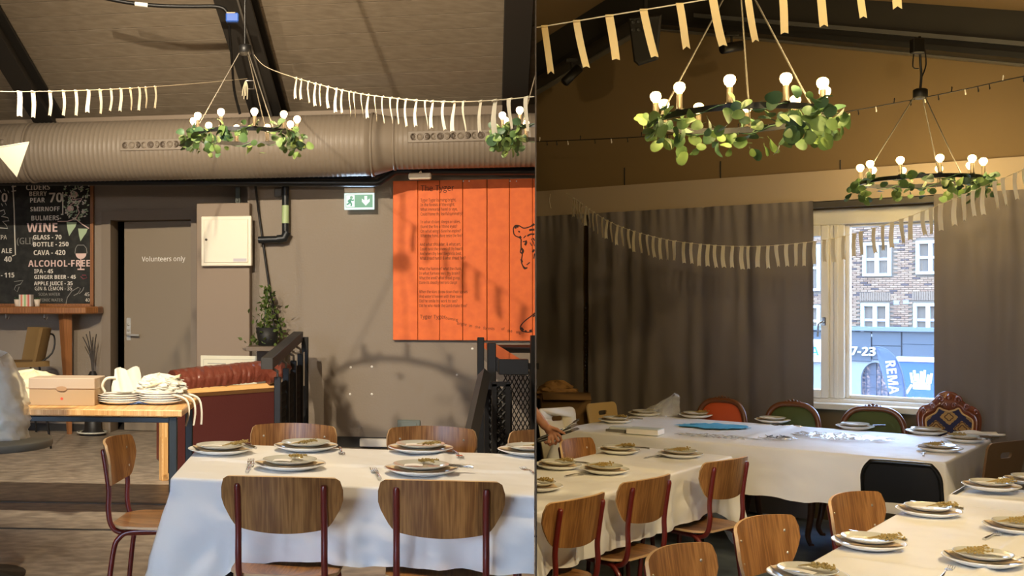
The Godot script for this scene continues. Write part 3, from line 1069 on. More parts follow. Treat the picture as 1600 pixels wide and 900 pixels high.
	text("24 timer", 5.0 * U, Vector3(U * 18, ph2 * 0.17, 0.006), po, M.sign_white, true)
	feather_flag()

func feather_flag() -> void:
	var VG := VF - 9.0
	var Kf := (hit(1400, 560, C0 + vR * VG, vR) - hit(1401, 560, C0 + vR * VG, vR)).length()
	var f2 := func(x: float, y: float) -> Vector2:
		var p := hit(x, y, C0 + vR * VG, vR)
		return Vector2((p - C0).dot(uR), p.y)
	var base: Vector2 = f2.call(1417.0, 720.0)
	var t := thing("feather_flag", "blue feather flag with white lettering standing in the street", "flag", RP(base.x, -3.2, VG), -YAWR)
	var loc := func(x: float, y: float) -> Vector2:
		return f2.call(x, y) - Vector2(base.x, -3.2)
	var edge := []
	for k in [[1369.0, 542.0], [1384.0, 546.0], [1397.0, 557.0], [1407.0, 575.0], [1413.0, 600.0], [1416.0, 630.0], [1417.0, 665.0], [1417.0, 720.0]]:
		edge.append(loc.call(k[0], k[1]))
	var inner := []
	for k in [[1369.0, 543.0], [1373.0, 565.0], [1379.0, 585.0], [1386.0, 605.0], [1393.0, 622.0], [1402.0, 640.0], [1410.0, 655.0], [1415.0, 668.0]]:
		inner.append(loc.call(k[0], k[1]))
	var e3 := curve(edge, 3)
	var i3 := curve(inner, 3)
	var rows := []
	for i in e3.size():
		var row := []
		for j in 5:
			var q: Vector2 = (e3[i] as Vector2).lerp(i3[i], j / 4.0)
			row.append(Vector3(q.x, q.y, 2.0 * Kf * sin(j * 1.2 + i * 0.35)))
		rows.append(row)
	part("flag_cloth", MB.new().sheet(rows, 0, Vector2(1, 1), Vector3.BACK), mat("flag_blue", c8(62, 76, 150), 0.7), t)
	var pole := []
	for q in e3:
		pole.append(Vector3(q.x, q.y, 0))
	pole.append(Vector3(e3[-1].x, 0.0, 0))
	part("pole", MB.new().tube(pole, 1.6 * Kf, 8), mat("pole_dark", c8(44, 56, 66), 0.5), t)
	var p: Vector2 = loc.call(1391.0, 562.0)
	var tx := text("REMA 10", 15.5 * Kf, Vector3(p.x, p.y, 3.0 * Kf), t, mat("sign_white", c8(190, 192, 196), 0.5), true)
	tx.rotation = Vector3(0, 0, -PI / 2 + 0.12)

# ---------- builders
# school chair: veneered seat and backrest on dark red steel tube; local +z is the way the sitter looks
var chair0: Node3D

func back_f(u: float, w: float) -> Vector3:
	var s := u * 2.0 - 1.0
	var k := absf(s)
	var top := 0.806 - 0.010 * s * s
	if k > 0.86:
		top -= 0.040 * pow((k - 0.86) / 0.14, 3.0)
	var bot := 0.606 + 0.028 * s * s
	if k > 0.70:
		bot += 0.085 * pow((k - 0.70) / 0.30, 1.7)
	var x := 0.212 * s
	var y := lerpf(bot, top, w)
	if k > 0.9:
		x = signf(s) * (0.212 * 0.9 + 0.0212 * sin((k - 0.9) / 0.1 * 1.2))
	return Vector3(x, y, -0.215 + 0.055 * s * s - (y - 0.6) * 0.16)

func seat_f(u: float, w: float) -> Vector3:
	var s := u * 2.0 - 1.0
	var t := w * 2.0 - 1.0
	var k := absf(t)
	var hw := 0.195 + 0.005 * t
	if k > 0.6:
		hw -= 0.075 * pow((k - 0.6) / 0.4, 2.0)
	var x := s * hw
	var z := 0.195 * t
	return Vector3(x, 0.452 - 0.012 * (1 - s * s) * (1 - t * t) - (0.02 * pow((t - 0.5) / 0.5, 2) if t > 0.5 else 0.0), z)

func school_chair() -> Node3D:
	var t := thing("school_chair", "", "chair")
	var m := M.chair_veneer as Material
	var s := MB.new()
	var se := MB.new()
	s.slab(seat_f, 0.011, 14, 12, se, Vector2(0.4, 0.4))
	var so := part("seat", s, m, t)
	part("seat_edge", se, M.ply_edge, so)
	var b := MB.new()
	var be := MB.new()
	b.slab(back_f, 0.011, 36, 8, be, Vector2(0.42, 0.2))
	var bo := part("backrest", b, m, t)
	part("backrest_edge", be, M.ply_edge, bo)
	for sx in [-1.0, 1.0]:
		var x: float = 0.150 * sx
		# post behind the backrest, bending forward under the seat
		var post := curve([Vector3(x, 0.775, -0.226), Vector3(x, 0.70, -0.213), Vector3(x, 0.60, -0.200), Vector3(x, 0.52, -0.202), Vector3(x, 0.455, -0.190), Vector3(x * 0.98, 0.425, -0.155), Vector3(x * 0.96, 0.424, -0.08), Vector3(x * 0.94, 0.430, 0.05)], 5)
		var rr := []
		for i in post.size():
			rr.append(0.0115)
		rr[0] = 0.008
		part("back_post", MB.new().tube(post, rr, 10), M.red_steel, t)
		part("rear_leg", MB.new().tube(curve([Vector3(x * 1.02, 0.434, 0.0), Vector3(x * 1.05, 0.430, -0.10), Vector3(x * 1.08, 0.405, -0.150), Vector3(x * 1.12, 0.33, -0.178), Vector3(x * 1.22, 0.0, -0.215)], 5), 0.0115, 10), M.red_steel, t)
		part("front_leg", MB.new().tube(curve([Vector3(x * 1.02, 0.434, 0.0), Vector3(x * 1.05, 0.428, 0.10), Vector3(x * 1.08, 0.400, 0.145), Vector3(x * 1.12, 0.33, 0.165), Vector3(x * 1.22, 0.0, 0.185)], 5), 0.0115, 10), M.red_steel, t)
		for yy in [0.665, 0.745]:
			part("screw", MB.new().lathe([Vector2(0.006, 0), Vector2(0.005, 0.003), Vector2(0, 0.004)], 8, Transform3D(Basis(Vector3.RIGHT, PI / 2), Vector3(x, yy, back_f(0.5 + sx * 0.354, (yy - 0.61) / 0.2).z + 0.005))), M.screw_metal, bo)
	part("cross_bar", MB.new().tube([Vector3(-0.150, 0.428, 0.03), Vector3(0.150, 0.428, 0.03)], 0.009, 8), M.red_steel, t)
	t.set_meta("kindname", "school_chair")
	return t

var chair_used := false

# p is the middle of the backrest's top edge on plan; turn is the way the sitter looks, measured from +z towards +x
func chair(p: Vector3, floor_y: float, turn: float, label: String, group := "", cut := 0) -> Node3D:
	var b := Basis(Vector3.UP, deg_to_rad(turn))
	var base := Vector3(p.x, floor_y, p.z) - b * Vector3(0, 0, -0.235)
	if cut == 0:
		if not chair_used:
			chair_used = true
			chair0.position = base
			chair0.rotation_degrees.y = turn
			tag(chair0, label, "chair", group)
			return chair0
		return dup(chair0, label, base, turn, group)
	# cut at the partition, for a chair that stands against it
	var t := thing("school_chair", label, "chair", base, turn, group)
	for c in chair0.get_children():
		copy_cut(c, t, cut)
	return t

# copies a part and its sub-parts, cut at the partition; cut is -1 to keep the left side, 1 to keep the right
func copy_cut(c: MeshInstance3D, parent: Node3D, cut: int) -> void:
	var b := MB.new()
	var a := c.mesh.surface_get_arrays(0)
	var ix: PackedInt32Array = a[Mesh.ARRAY_INDEX]
	var vs: PackedVector3Array = a[Mesh.ARRAY_VERTEX]
	var us: PackedVector2Array = a[Mesh.ARRAY_TEX_UV]
	for i in ix:
		b.v.push_back(vs[i])
		b.t.push_back(us[i])
		b.g.push_back(0)
	var gx := parent.global_transform * c.transform
	b.move(gx).clip(Plane(PART.normal * cut, 0.006))
	if b.v.size() == 0:
		return
	b.move(gx.affine_inverse())
	var o := part(str(c.name).rstrip("0123456789"), b, c.material_override, parent, c.transform)
	for k in c.get_children():
		if k is MeshInstance3D:
			copy_cut(k, o, cut)

# a cloth over a table: q are the four corners of the top on plan, going round; hem the drop at each corner
func cloth_mesh(q: Array, top: float, hem: Array, sd: int, amp := 0.012, flare := 0.03, fall := 0.14, creases: Array = [], sag := 0.0, wide := 0.13) -> MB:
	var b := MB.new()
	var nz := noise(sd, 1.0, 2)
	var nu := 110
	var nv := 90
	var c := Vector3()
	for p in q:
		c += p / 4.0
	var rows := []
	for i in nv + 1:
		var row := []
		for j in nu + 1:
			var fu := float(j) / nu
			var fv := float(i) / nv
			var p: Vector3 = (q[0] as Vector3).lerp(q[1], fu).lerp((q[3] as Vector3).lerp(q[2], fu), fv)
			var e := minf(minf(fu, 1 - fu) * nu, minf(fv, 1 - fv) * nv)
			var f := clampf(e / 5.0, 0, 1)
			var h := (nz.get_noise_2d(p.x * 3.0, p.z * 3.0) + 0.5 * nz.get_noise_2d(p.x * 9.0, p.z * 7.0)) * 0.0045 + 0.002
			for cr in creases:
				var dd: float = absf((fu if cr[0] == 0 else fv) - cr[1]) * (1.6 if cr[0] == 0 else 1.0)
				h += 0.012 * maxf(0, 1 - dd / 0.026)
			row.append(Vector3(p.x, top + maxf(h, 0.0) * f, p.z))
		rows.append(row)
	b.sheet(rows, 0, Vector2(2, 1.4), Vector3.UP)
	# the perimeter, corner by corner
	var per := []
	for s in 4:
		var p0: Vector3 = q[s]
		var p1: Vector3 = q[(s + 1) % 4]
		var pm: Vector3 = q[(s + 3) % 4]
		var n1 := (p1 - p0).cross(Vector3.UP).normalized()
		if n1.dot((p0 + p1) / 2 - c) < 0:
			n1 = -n1
		var n0 := (p0 - pm).cross(Vector3.UP).normalized()
		if n0.dot((p0 + pm) / 2 - c) < 0:
			n0 = -n0
		for k in 7:
			var nn := n0.slerp(n1, k / 6.0)
			per.append([p0, nn, float(s), 1.0])
		var m := maxi(int(p0.distance_to(p1) / 0.025), 4)
		for k in range(1, m):
			var f := float(k) / m
			var dcor := minf(f, 1 - f) * p0.distance_to(p1)
			per.append([p0.lerp(p1, f), n1, s + f, exp(-pow(dcor / wide, 2.0))])
	var lv := [0.0, 0.25, 0.5, 0.75, 1.0]
	var rings := []
	var run := 0.0
	for i in per.size() + 1:
		var e: Array = per[i % per.size()]
		if i > 0:
			run += (e[0] as Vector3).distance_to(per[(i - 1) % per.size()][0]) + 0.012
		var sfl: int = int(e[2])
		var hm := lerpf(hem[sfl % 4], hem[(sfl + 1) % 4], e[2] - sfl)
		var col := []
		var r := 0.014
		var pp: Vector3 = e[0]
		var ang := atan2(pp.z - c.z, pp.x - c.x)
		var along := nz.get_noise_2d(pp.x * 4.0 + e[1].x * 0.6, pp.z * 4.0 + e[1].z * 0.6) * 2.0 + sin(run * 17.0) * 0.35
		hm += fall * e[3] + 0.012 * nz.get_noise_1d(run * 3.0)
		hm -= sag * (1.0 - e[3]) * sin((e[2] - sfl) * PI)
		for a in 5:
			var an := PI / 2 * a / 4.0
			col.append(pp + e[1] * r * sin(an) + Vector3.DOWN * r * (1 - cos(an)) + Vector3.UP * 0.0)
		for a in range(1, 15):
			var t := a / 14.0
			var o: float = r + flare * t + amp * along * pow(t, 0.8) + (0.085 + 0.030 * sin(run * 26.0)) * e[3] * pow(t, 1.3) + amp * 0.6 * nz.get_noise_3d(pp.x * 6, t * 3.0, pp.z * 6)
			col.append(pp + e[1] * maxf(o, 0.004) + Vector3.DOWN * (r + (hm - r) * t))
		rings.append(col)
	# every quad is wound the same way, as the middle of the first side shows
	var ref: int = 7 + (int((q[0] as Vector3).distance_to(q[1]) / 0.025)) / 2
	var ra: Vector3 = rings[ref][10]
	var turned: bool = (ra - rings[ref + 1][11]).cross(ra - rings[ref + 1][10]).dot(per[ref][1]) < 0
	for i in rings.size() - 1:
		for j in rings[0].size() - 1:
			var u := Vector2(i * 0.03, j * 0.05)
			var p0: Vector3 = rings[i][j]
			var p1: Vector3 = rings[i + 1][j]
			var p2: Vector3 = rings[i + 1][j + 1]
			var p3: Vector3 = rings[i][j + 1]
			if turned:
				b.tri(p0, p2, p1, u, u + Vector2(0.03, 0.05), u + Vector2(0.03, 0))
				b.tri(p0, p3, p2, u, u + Vector2(0, 0.05), u + Vector2(0.03, 0.05))
			else:
				b.tri(p0, p1, p2, u, u + Vector2(0.03, 0), u + Vector2(0.03, 0.05))
				b.tri(p0, p2, p3, u, u + Vector2(0.03, 0.05), u + Vector2(0, 0.05))
	return b

# a folding table under a cloth: its top and legs, on the plan of the cloth, drawn in
func table_under(q: Array, top: float, floor_y: float, label: String, group: String, cut := 0, leg := 0.02, m: Material = null) -> Node3D:
	var c := Vector3()
	for p in q:
		c += p / 4.0
	c.y = floor_y
	var t := thing("folding_table", label, "table", c, 0, group)
	var mm := m if m else M.black_metal as Material
	var pg := PackedVector2Array()
	for p in q:
		var d: Vector3 = (p - Vector3(c.x, p.y, c.z))
		pg.append(Vector2(d.x, -d.z) * 0.985)
	var flat := Transform3D(Basis(Vector3.RIGHT, -PI / 2), Vector3(0, top - floor_y, 0))
	var tp := MB.new().prism(pg, -0.034, -0.006, flat)
	var tr := Transform3D(Basis(), c)
	var pl := Plane(PART.normal * (cut if cut else 1), 0.008)
	if cut:
		tp.move(tr).clip(pl).move(tr.affine_inverse())
	part("tabletop", tp, mat("table_board", c8(210, 205, 196), 0.6), t)
	for i in 4:
		var d := Vector3(pg[i].x, 0, -pg[i].y) * 0.80
		var l := MB.new().box(Vector3(d.x, (top - floor_y - 0.03) / 2, d.z), Vector3(leg * 2, top - floor_y - 0.03, leg * 2), 0.003)
		if cut:
			l.move(tr).clip(pl).move(tr.affine_inverse())
		if l.v.size():
			part("leg", l, mm, t)
	return t

# ---------- tableware
var kit := {}

func make_kit(name_: String, big: float, small: float) -> void:
	var k := {}
	var r := big / 2
	k.dinner = MB.new().lathe([Vector2(0, 0.003), Vector2(r * 0.58, 0.003), Vector2(r * 0.60, 0.0), Vector2(r * 0.66, 0.003), Vector2(r, 0.021), Vector2(r * 0.995, 0.0235), Vector2(r * 0.97, 0.0235), Vector2(r * 0.70, 0.010), Vector2(r * 0.62, 0.007), Vector2(0, 0.006)], 40).build()
	r = small / 2
	k.side = MB.new().lathe([Vector2(0, 0.003), Vector2(r * 0.58, 0.003), Vector2(r * 0.60, 0.0), Vector2(r * 0.68, 0.003), Vector2(r, 0.016), Vector2(r * 0.995, 0.018), Vector2(r * 0.97, 0.018), Vector2(r * 0.72, 0.008), Vector2(r * 0.62, 0.006), Vector2(0, 0.0055)], 36).build()
	# a folded kraft napkin whose corners look out between the plates
	var nap := MB.new()
	var ns := big * 0.35
	var rows := []
	for i in 9:
		var row := []
		for j in 9:
			var x := (j / 4.0 - 1.0)
			var z := (i / 4.0 - 1.0)
			var d := Vector2(x, z).length()
			row.append(Vector3(x * ns, 0.002 + 0.010 * clampf(d - 0.7, 0, 1), z * ns))
		rows.append(row)
	nap.sheet(rows, 0, Vector2(1, 1), Vector3.UP)
	var low := []
	for row in rows:
		low.append(row.map(func(p): return p - Vector3(0, 0.0025, 0)))
	nap.sheet(low, 1, Vector2(1, 1), Vector3.DOWN)
	k.napkin = nap.build()
	k.ns = ns
	# paper tag
	k.tag = MB.new().slab(func(u, w): return Vector3((u - 0.5) * 0.030, 0.004 * sin(w * 2.5), (w - 0.5) * 0.095), 0.0008, 2, 6).build()
	k.tag2 = MB.new().slab(func(u, w): return Vector3((u - 0.5) * 0.052, 0.002 + 0.003 * sin(w * 3.0), (w - 0.5) * 0.070), 0.0008, 2, 5).build()
	# dried sprig: stalks with small ears
	for n in 2:
		var sp := MB.new()
		var ears := MB.new()
		for i in 9:
			var a := rng.randf_range(-0.35, 0.35)
			var ln := rng.randf_range(0.07, 0.125)
			var tip := Vector3(sin(a) * ln, rng.randf_range(0.006, 0.022), cos(a) * ln - 0.06)
			var root := Vector3(rng.randf_range(-0.004, 0.004), 0.004, -0.065)
			var mid := root.lerp(tip, 0.6) + Vector3(0, 0.006, 0)
			sp.tube(curve([root, mid, tip], 3), 0.0009, 4)
			for e in 6:
				var q := root.lerp(tip, 0.52 + e * 0.09) + Vector3(rng.randf_range(-0.006, 0.006), rng.randf_range(0.001, 0.008), rng.randf_range(-0.003, 0.003))
				var bs := Basis.from_euler(Vector3(rng.randf() * 3, rng.randf() * 3, rng.randf() * 3))
				ears.lathe([Vector2(0, -0.005), Vector2(0.0034, -0.002), Vector2(0.0030, 0.003), Vector2(0, 0.007)], 5, Transform3D(bs, q))
		k["sprig%d" % n] = sp.build()
		k["ears%d" % n] = ears.build()
	# fork and knife, lying along z with the business end at +z
	var fk := MB.new()
	var sc := big / 0.24
	fk.tube([Vector3(0, 0.004, -0.095) * sc, Vector3(0, 0.006, -0.06) * sc, Vector3(0, 0.009, 0.0) * sc, Vector3(0, 0.005, 0.03) * sc], [0.0065 * sc, 0.0055 * sc, 0.003 * sc, 0.0035 * sc], 8, true, 0, false, 1.0)
	k.fork_handle = fk.build()
	var tn := MB.new()
	tn.box(Vector3(0, 0.006, 0.042) * sc, Vector3(0.024, 0.002, 0.026) * sc, 0.0006)
	for i in 4:
		tn.tube([Vector3(-0.0096 + 0.0064 * i, 0.006, 0.052) * sc, Vector3(-0.0096 + 0.0064 * i, 0.0045, 0.075) * sc, Vector3(-0.0096 + 0.0064 * i, 0.009, 0.096) * sc], [0.0019 * sc, 0.0017 * sc, 0.0008 * sc], 5)
	k.fork_head = tn.build()
	k.knife_handle = MB.new().tube([Vector3(0, 0.004, -0.105) * sc, Vector3(0, 0.005, -0.07) * sc, Vector3(0, 0.005, -0.01) * sc], [0.0055 * sc, 0.006 * sc, 0.004 * sc], 8).build()
	k.knife_blade = MB.new().prism(PackedVector2Array([Vector2(-0.004, -0.01), Vector2(0.005, -0.01), Vector2(0.009, 0.0), Vector2(0.010, 0.07), Vector2(0.004, 0.10), Vector2(-0.003, 0.105)]), 0.0, 0.0016, Transform3D(Basis(Vector3.RIGHT, PI / 2) * sc, Vector3(0, 0.006, 0))).build()
	kit[name_] = k

# one place at a table. where names the place; o picks what lies on it
func setting(kn: String, p: Vector3, where: String, o := {}) -> void:
	var k: Dictionary = kit[kn]
	var g: String = o.get("group", "place settings")
	var cut: int = o.get("cut", 0)
	var base: float = o.get("turn", 0.0)
	var pieces := []
	var d := thing("dinner_plate", "white dinner plate %s" % where, "plate", p, base, "dinner plates of the " + g)
	inst("plate_body", k.dinner, M.porcelain, d)
	pieces.append(d)
	if o.get("napkin", true):
		var n := thing("paper_napkin", "brown paper napkin %s" % where, "napkin", p + Vector3(0, 0.0175, 0), base + o.get("nturn", 38.0), "paper napkins of the " + g)
		inst("folded_sheet", k.napkin, M.kraft_paper, n)
		pieces.append(n)
	var sp := thing("side_plate", "small side plate %s" % where, "plate", p + Vector3(0, 0.021, 0), base, "side plates of the " + g)
	inst("plate_body", k.side, M.glaze_grey, sp)
	pieces.append(sp)
	var y := 0.031
	if o.get("tag", 1) > 0:
		var q: Vector3 = o.get("tagpos", Vector3(-0.03, 0, 0.01))
		var tgt := thing("name_tag", "white paper tag %s" % where, "tag", p + Vector3(q.x, y, q.z), base + o.get("tagturn", 80.0), "paper tags of the " + g)
		inst("card", k.tag if o.get("tag", 1) == 1 else k.tag2, M.card_white, tgt)
		pieces.append(tgt)
	if o.get("sprig", true):
		var q: Vector3 = o.get("sprigpos", Vector3(0.03, 0, 0.0))
		var s := thing("dried_sprig", "dried straw sprig %s" % where, "dried flowers", p + Vector3(q.x, y - 0.002, q.z), base + o.get("sprigturn", 70.0), "dried sprigs of the " + g)
		var v := rng.randi() % 2
		inst("stalk", k["sprig%d" % v], M.straw_dry, s)
		inst("ear", k["ears%d" % v], M.straw_dry, s).set_meta("kind", "stuff")
		pieces.append(s)
	if o.has("fork"):
		var q: Array = o.fork
		var f := thing("fork", "steel fork %s" % where, "fork", Vector3(q[0].x, p.y, q[0].z), q[1], "forks of the " + g)
		inst("handle", k.fork_handle, M.steel_bright, f)
		inst("head", k.fork_head, M.steel_bright, f)
		pieces.append(f)
	if o.has("knife"):
		var q: Array = o.knife
		var f := thing("table_knife", "steel knife %s" % where, "knife", p + Vector3(q[0].x, 0.021, q[0].z), q[1], "knives of the " + g)
		inst("handle", k.knife_handle, M.steel_bright, f)
		inst("blade", k.knife_blade, M.steel_bright, f)
		pieces.append(f)
	if cut:
		for t in pieces:
			cut_thing(t, cut)

func cut_thing(t: Node3D, cut: int) -> void:
	for c in t.get_children():
		if not c is MeshInstance3D:
			continue
		var keep := c as MeshInstance3D
		t.remove_child(keep)
		copy_cut(keep, t, cut)
		keep.queue_free()
	if t.get_child_count() == 0:
		remove_child(t)
		t.queue_free()

# ---------- chandeliers
const RING := 0.325

func bulb_light(p: Vector3, parent: Node3D, e: float, col: Color) -> void:
	var l := OmniLight3D.new()
	l.name = "bulb_light"
	l.light_color = col
	l.light_energy = e
	l.light_size = 0.012
	l.omni_range = 14
	l.omni_attenuation = 2.0
	l.shadow_enabled = true
	parent.add_child(l, true)
	l.position = p

func chandelier(p: Vector3, label: String, turn: float, apex: float, e: float, col: Color, cut := 0, glow := 5.0) -> Node3D:
	var t := thing("ring_chandelier", label, "chandelier", p, turn, "ring chandeliers")
	var xf := t.transform
	var pl := Plane(PART.normal * (cut if cut else 1), 0.006)
	var add_ := func(nm: String, b: MB, m: Material) -> void:
		if cut:
			b.move(xf).clip(pl).move(xf.affine_inverse())
		if b.v.size():
			part(nm, b, m, t)
	add_.call("ring", MB.new().lathe([Vector2(RING - 0.004, -0.012), Vector2(RING + 0.004, -0.012), Vector2(RING + 0.004, 0.012), Vector2(RING - 0.004, 0.012), Vector2(RING - 0.004, -0.012)], 64, Transform3D(), -1), M.black_metal)
	var gm := mat("bulb_glow_%d" % int(col.b * 100), col, 0.3)
	gm.emission_enabled = true
	gm.emission = col
	gm.emission_energy_multiplier = glow
	for i in 3:
		var a := TAU * i / 3.0 + 0.35
		add_.call("suspension_rod", MB.new().tube([Vector3(cos(a) * RING, 0.0, sin(a) * RING), Vector3(cos(a) * 0.025, apex, sin(a) * 0.025)], 0.0036, 6), mat("rod_metal", c8(92, 86, 76), 0.45, 0.3))
	add_.call("canopy_cap", MB.new().lathe([Vector2(0, apex - 0.03), Vector2(0.030, apex - 0.03), Vector2(0.040, apex - 0.018), Vector2(0.040, apex + 0.025), Vector2(0.03, apex + 0.032), Vector2(0, apex + 0.032)], 20), M.black_metal)
	for i in 10:
		var a := TAU * (i + 0.5) / 10.0
		var q := Vector3(cos(a) * RING, 0.012, sin(a) * RING)
		if cut and pl.distance_to(xf * q) < 0.03:
			continue
		part("candle_sleeve", MB.new().lathe([Vector2(0.016, 0), Vector2(0.016, 0.004), Vector2(0.011, 0.006), Vector2(0.011, 0.062), Vector2(0.0, 0.062)], 12), M.sleeve_metal, t, Transform3D(Basis(), q))
		part("bulb", MB.new().lathe([Vector2(0.009, 0.060), Vector2(0.011, 0.068), Vector2(0.0185, 0.076), Vector2(0.0225, 0.088), Vector2(0.0205, 0.100), Vector2(0.0125, 0.108), Vector2(0, 0.111)], 16), gm, t, Transform3D(Basis(), q))
		bulb_light(q + Vector3(0, 0.088, 0), t, e, col)
	return t

var leaf_mesh := []

func make_leaves() -> void:
	for n in 3:
		var b := MB.new()
		var k := 12
		var r := [0.030, 0.026, 0.022][n] as float
		var cup := [0.10, 0.22, -0.12][n] as float
		var o := []
		for i in k:
			var a := TAU * i / k
			var x := sin(a) * r * (0.92 if n != 1 else 0.8)
			var y := (1 - cos(a)) * r * 1.05
			o.append(Vector3(x, y, cup * absf(x) + 0.006 * sin(y / r * 1.8)))
		var c := Vector3(0, r * 1.05, 0.006 * sin(1.8))
		for z in 2:
			var dz := Vector3(0, 0, 0.0007) * (1 if z else -1)
			for i in k:
				b.otri(c + dz, o[i] + dz * 0.3, o[(i + 1) % k] + dz * 0.3, Vector2(), Vector2(), Vector2(), z, dz)
		b.tube([Vector3(0, -0.018, 0), Vector3(0, 0.002, 0)], 0.0009, 4)
		leaf_mesh.append(b.build())

# eucalyptus wound round a ring: a vine with its leaves
func garland(p: Vector3, label: String, n: int, clumps: Array, cut := 0, sc := 1.0) -> void:
	var t := thing("eucalyptus_garland", label, "garland", p, 0.0, "eucalyptus garlands")
	var pl := Plane(PART.normal * (cut if cut else 1), 0.03)
	var vine := []
	for i in 73:
		var a := TAU * i / 72.0
		vine.append(Vector3(cos(a) * (RING + 0.012 * sin(a * 9)), 0.014 * cos(a * 9) - 0.004, sin(a) * (RING + 0.012 * sin(a * 9))))
	var vb := MB.new().tube(vine, 0.0026, 5, false)
	if cut:
		var tr := Transform3D(Basis(), p)
		vb.move(tr).clip(Plane(PART.normal * cut, 0.006)).move(tr.affine_inverse())
	part("vine", vb, M.leaf_2, t)
	for i in n:
		var a := rng.randf() * TAU
		if rng.randf() < 0.72:
			var cl: Array = clumps[rng.randi() % clumps.size()]
			a = deg_to_rad(cl[0] + rng.randfn(0.0, cl[1]))
		var rad := Vector3(cos(a), 0, sin(a))
		var tan_ := Vector3(-sin(a), 0, cos(a)) * (1.0 if rng.randf() < 0.5 else -1.0)
		var drop := rng.randfn(0.0, 0.5)
		var up := (tan_ * rng.randf_range(0.2, 1.0) + rad * rng.randf_range(-0.5, 0.9) + Vector3.DOWN * (0.15 + drop)).normalized()
		var nrm := Vector3(rng.randfn(0, 1), rng.randfn(0.2, 0.7), rng.randfn(0.4, 0.9))
		nrm = (nrm - up * nrm.dot(up)).normalized()
		var s := rng.randf_range(0.7, 1.15) * sc
		var bs := Basis(up.cross(nrm), up, nrm) * s
		var q := rad * (RING + rng.randf_range(-0.03, 0.05)) + Vector3.UP * rng.randf_range(-0.075, 0.02) + up * 0.015
		if cut and pl.distance_to(p + q) < 0.02:
			continue
		inst("leaf", leaf_mesh[rng.randi() % 3], M["leaf_%d" % (rng.randi() % 3)], t, Transform3D(bs, q))
	# a few sprays hang below
	for i in 4:
		var cl: Array = clumps[i % clumps.size()]
		var a := deg_to_rad(cl[0] + rng.randfn(0.0, cl[1]))
		var q := Vector3(cos(a), 0, sin(a)) * RING
		for j in 5:
			var d := Vector3(rng.randf_range(-0.04, 0.04), -0.02 - j * 0.018, rng.randf_range(-0.03, 0.03))
			if cut and pl.distance_to(p + q + d) < 0.02:
				continue
			var bs := Basis.from_euler(Vector3(rng.randf_range(-0.6, 0.6), rng.randf_range(-1.2, 1.2), PI + rng.randf_range(-0.9, 0.9))) * rng.randf_range(0.75, 1.1) * sc
			inst("leaf", leaf_mesh[j % 3], M["leaf_%d" % (j % 3)], t, Transform3D(bs, q + d))

# ---------- bunting: a string with ribbons tied on; pts are world points of the string, marks are shares of its length
func bunting(pts: Array, marks: Array, lens: Array, width: float, label: String, m: Material, string_r := 0.0022, tilt := 0.0) -> void:
	var line := curve(pts, 8)
	var base: Vector3 = line[line.size() / 2]
	var t := thing("ribbon_bunting", label, "bunting", base, 0.0, "ribbon buntings")
	var loc := line.map(func(p): return p - base)
	part("string", MB.new().tube(loc, string_r, 5), M.string_cream, t)
	var acc := [0.0]
	for i in range(1, loc.size()):
		acc.append(acc[-1] + (loc[i] as Vector3).distance_to(loc[i - 1]))
	for n in marks.size():
		var s: float = marks[n] * acc[-1]
		var i := 0
		while i < acc.size() - 2 and acc[i + 1] < s:
			i += 1
		var f: float = (s - acc[i]) / maxf(acc[i + 1] - acc[i], 1e-6)
		var p: Vector3 = (loc[i] as Vector3).lerp(loc[i + 1], f)
		var d: Vector3 = (loc[i + 1] - loc[i])
		d.y = 0
		d = d.normalized()
		var out := d.cross(Vector3.UP)
		var L: float = lens[n % lens.size()] * rng.randf_range(0.94, 1.05)
		var tw := rng.randf_range(-0.45, 0.45)
		var sway := rng.randf_range(-0.010, 0.014)
		var w := width * rng.randf_range(0.85, 1.1)
		var fork := rng.randf_range(0.3, 0.9)
		var b := MB.new()
		for side in [-1.0, 1.0]:
			b.slab(func(u: float, v: float) -> Vector3:
				var a := tw * v + 0.1
				var x: float = (u - (1.0 if side < 0 else 0.0)) * w * 0.5
				var yend := L - (0.012 * fork * (1.0 - absf(x) / (w * 0.5)) if v > 0.99 else 0.0)
				return p + (d * cos(a) + out * sin(a)) * x + Vector3.DOWN * v * yend + d * (sway * v * v + tilt * v) + out * 0.006 * sin(v * 4.0 + tw * 3), 0.0008, 1, 6)
		b.tube([p - d * w * 0.5, p + d * w * 0.5], string_r * 1.8, 5)
		part("ribbon", b, m, t)

func marks_even(n: int, a: float, b: float, jit: float) -> Array:
	var o := []
	for i in n:
		o.append(clampf(a + (b - a) * (i + rng.randf_range(-jit, jit)) / maxf(n - 1, 1), 0.0, 1.0))
	return o

# ---------- the left room
func left_room() -> void:
	mat("sleeve_metal", c8(84, 74, 60), 0.3, 0.7)
	make_leaves()
	make_kit("left", 0.285, 0.215)
	make_kit("right", 0.232, 0.172)
	chair0 = school_chair()
	left_tables_chairs()
	left_wall_things()
	duct_and_pipes()
	left_back_furniture()
	left_hanging()

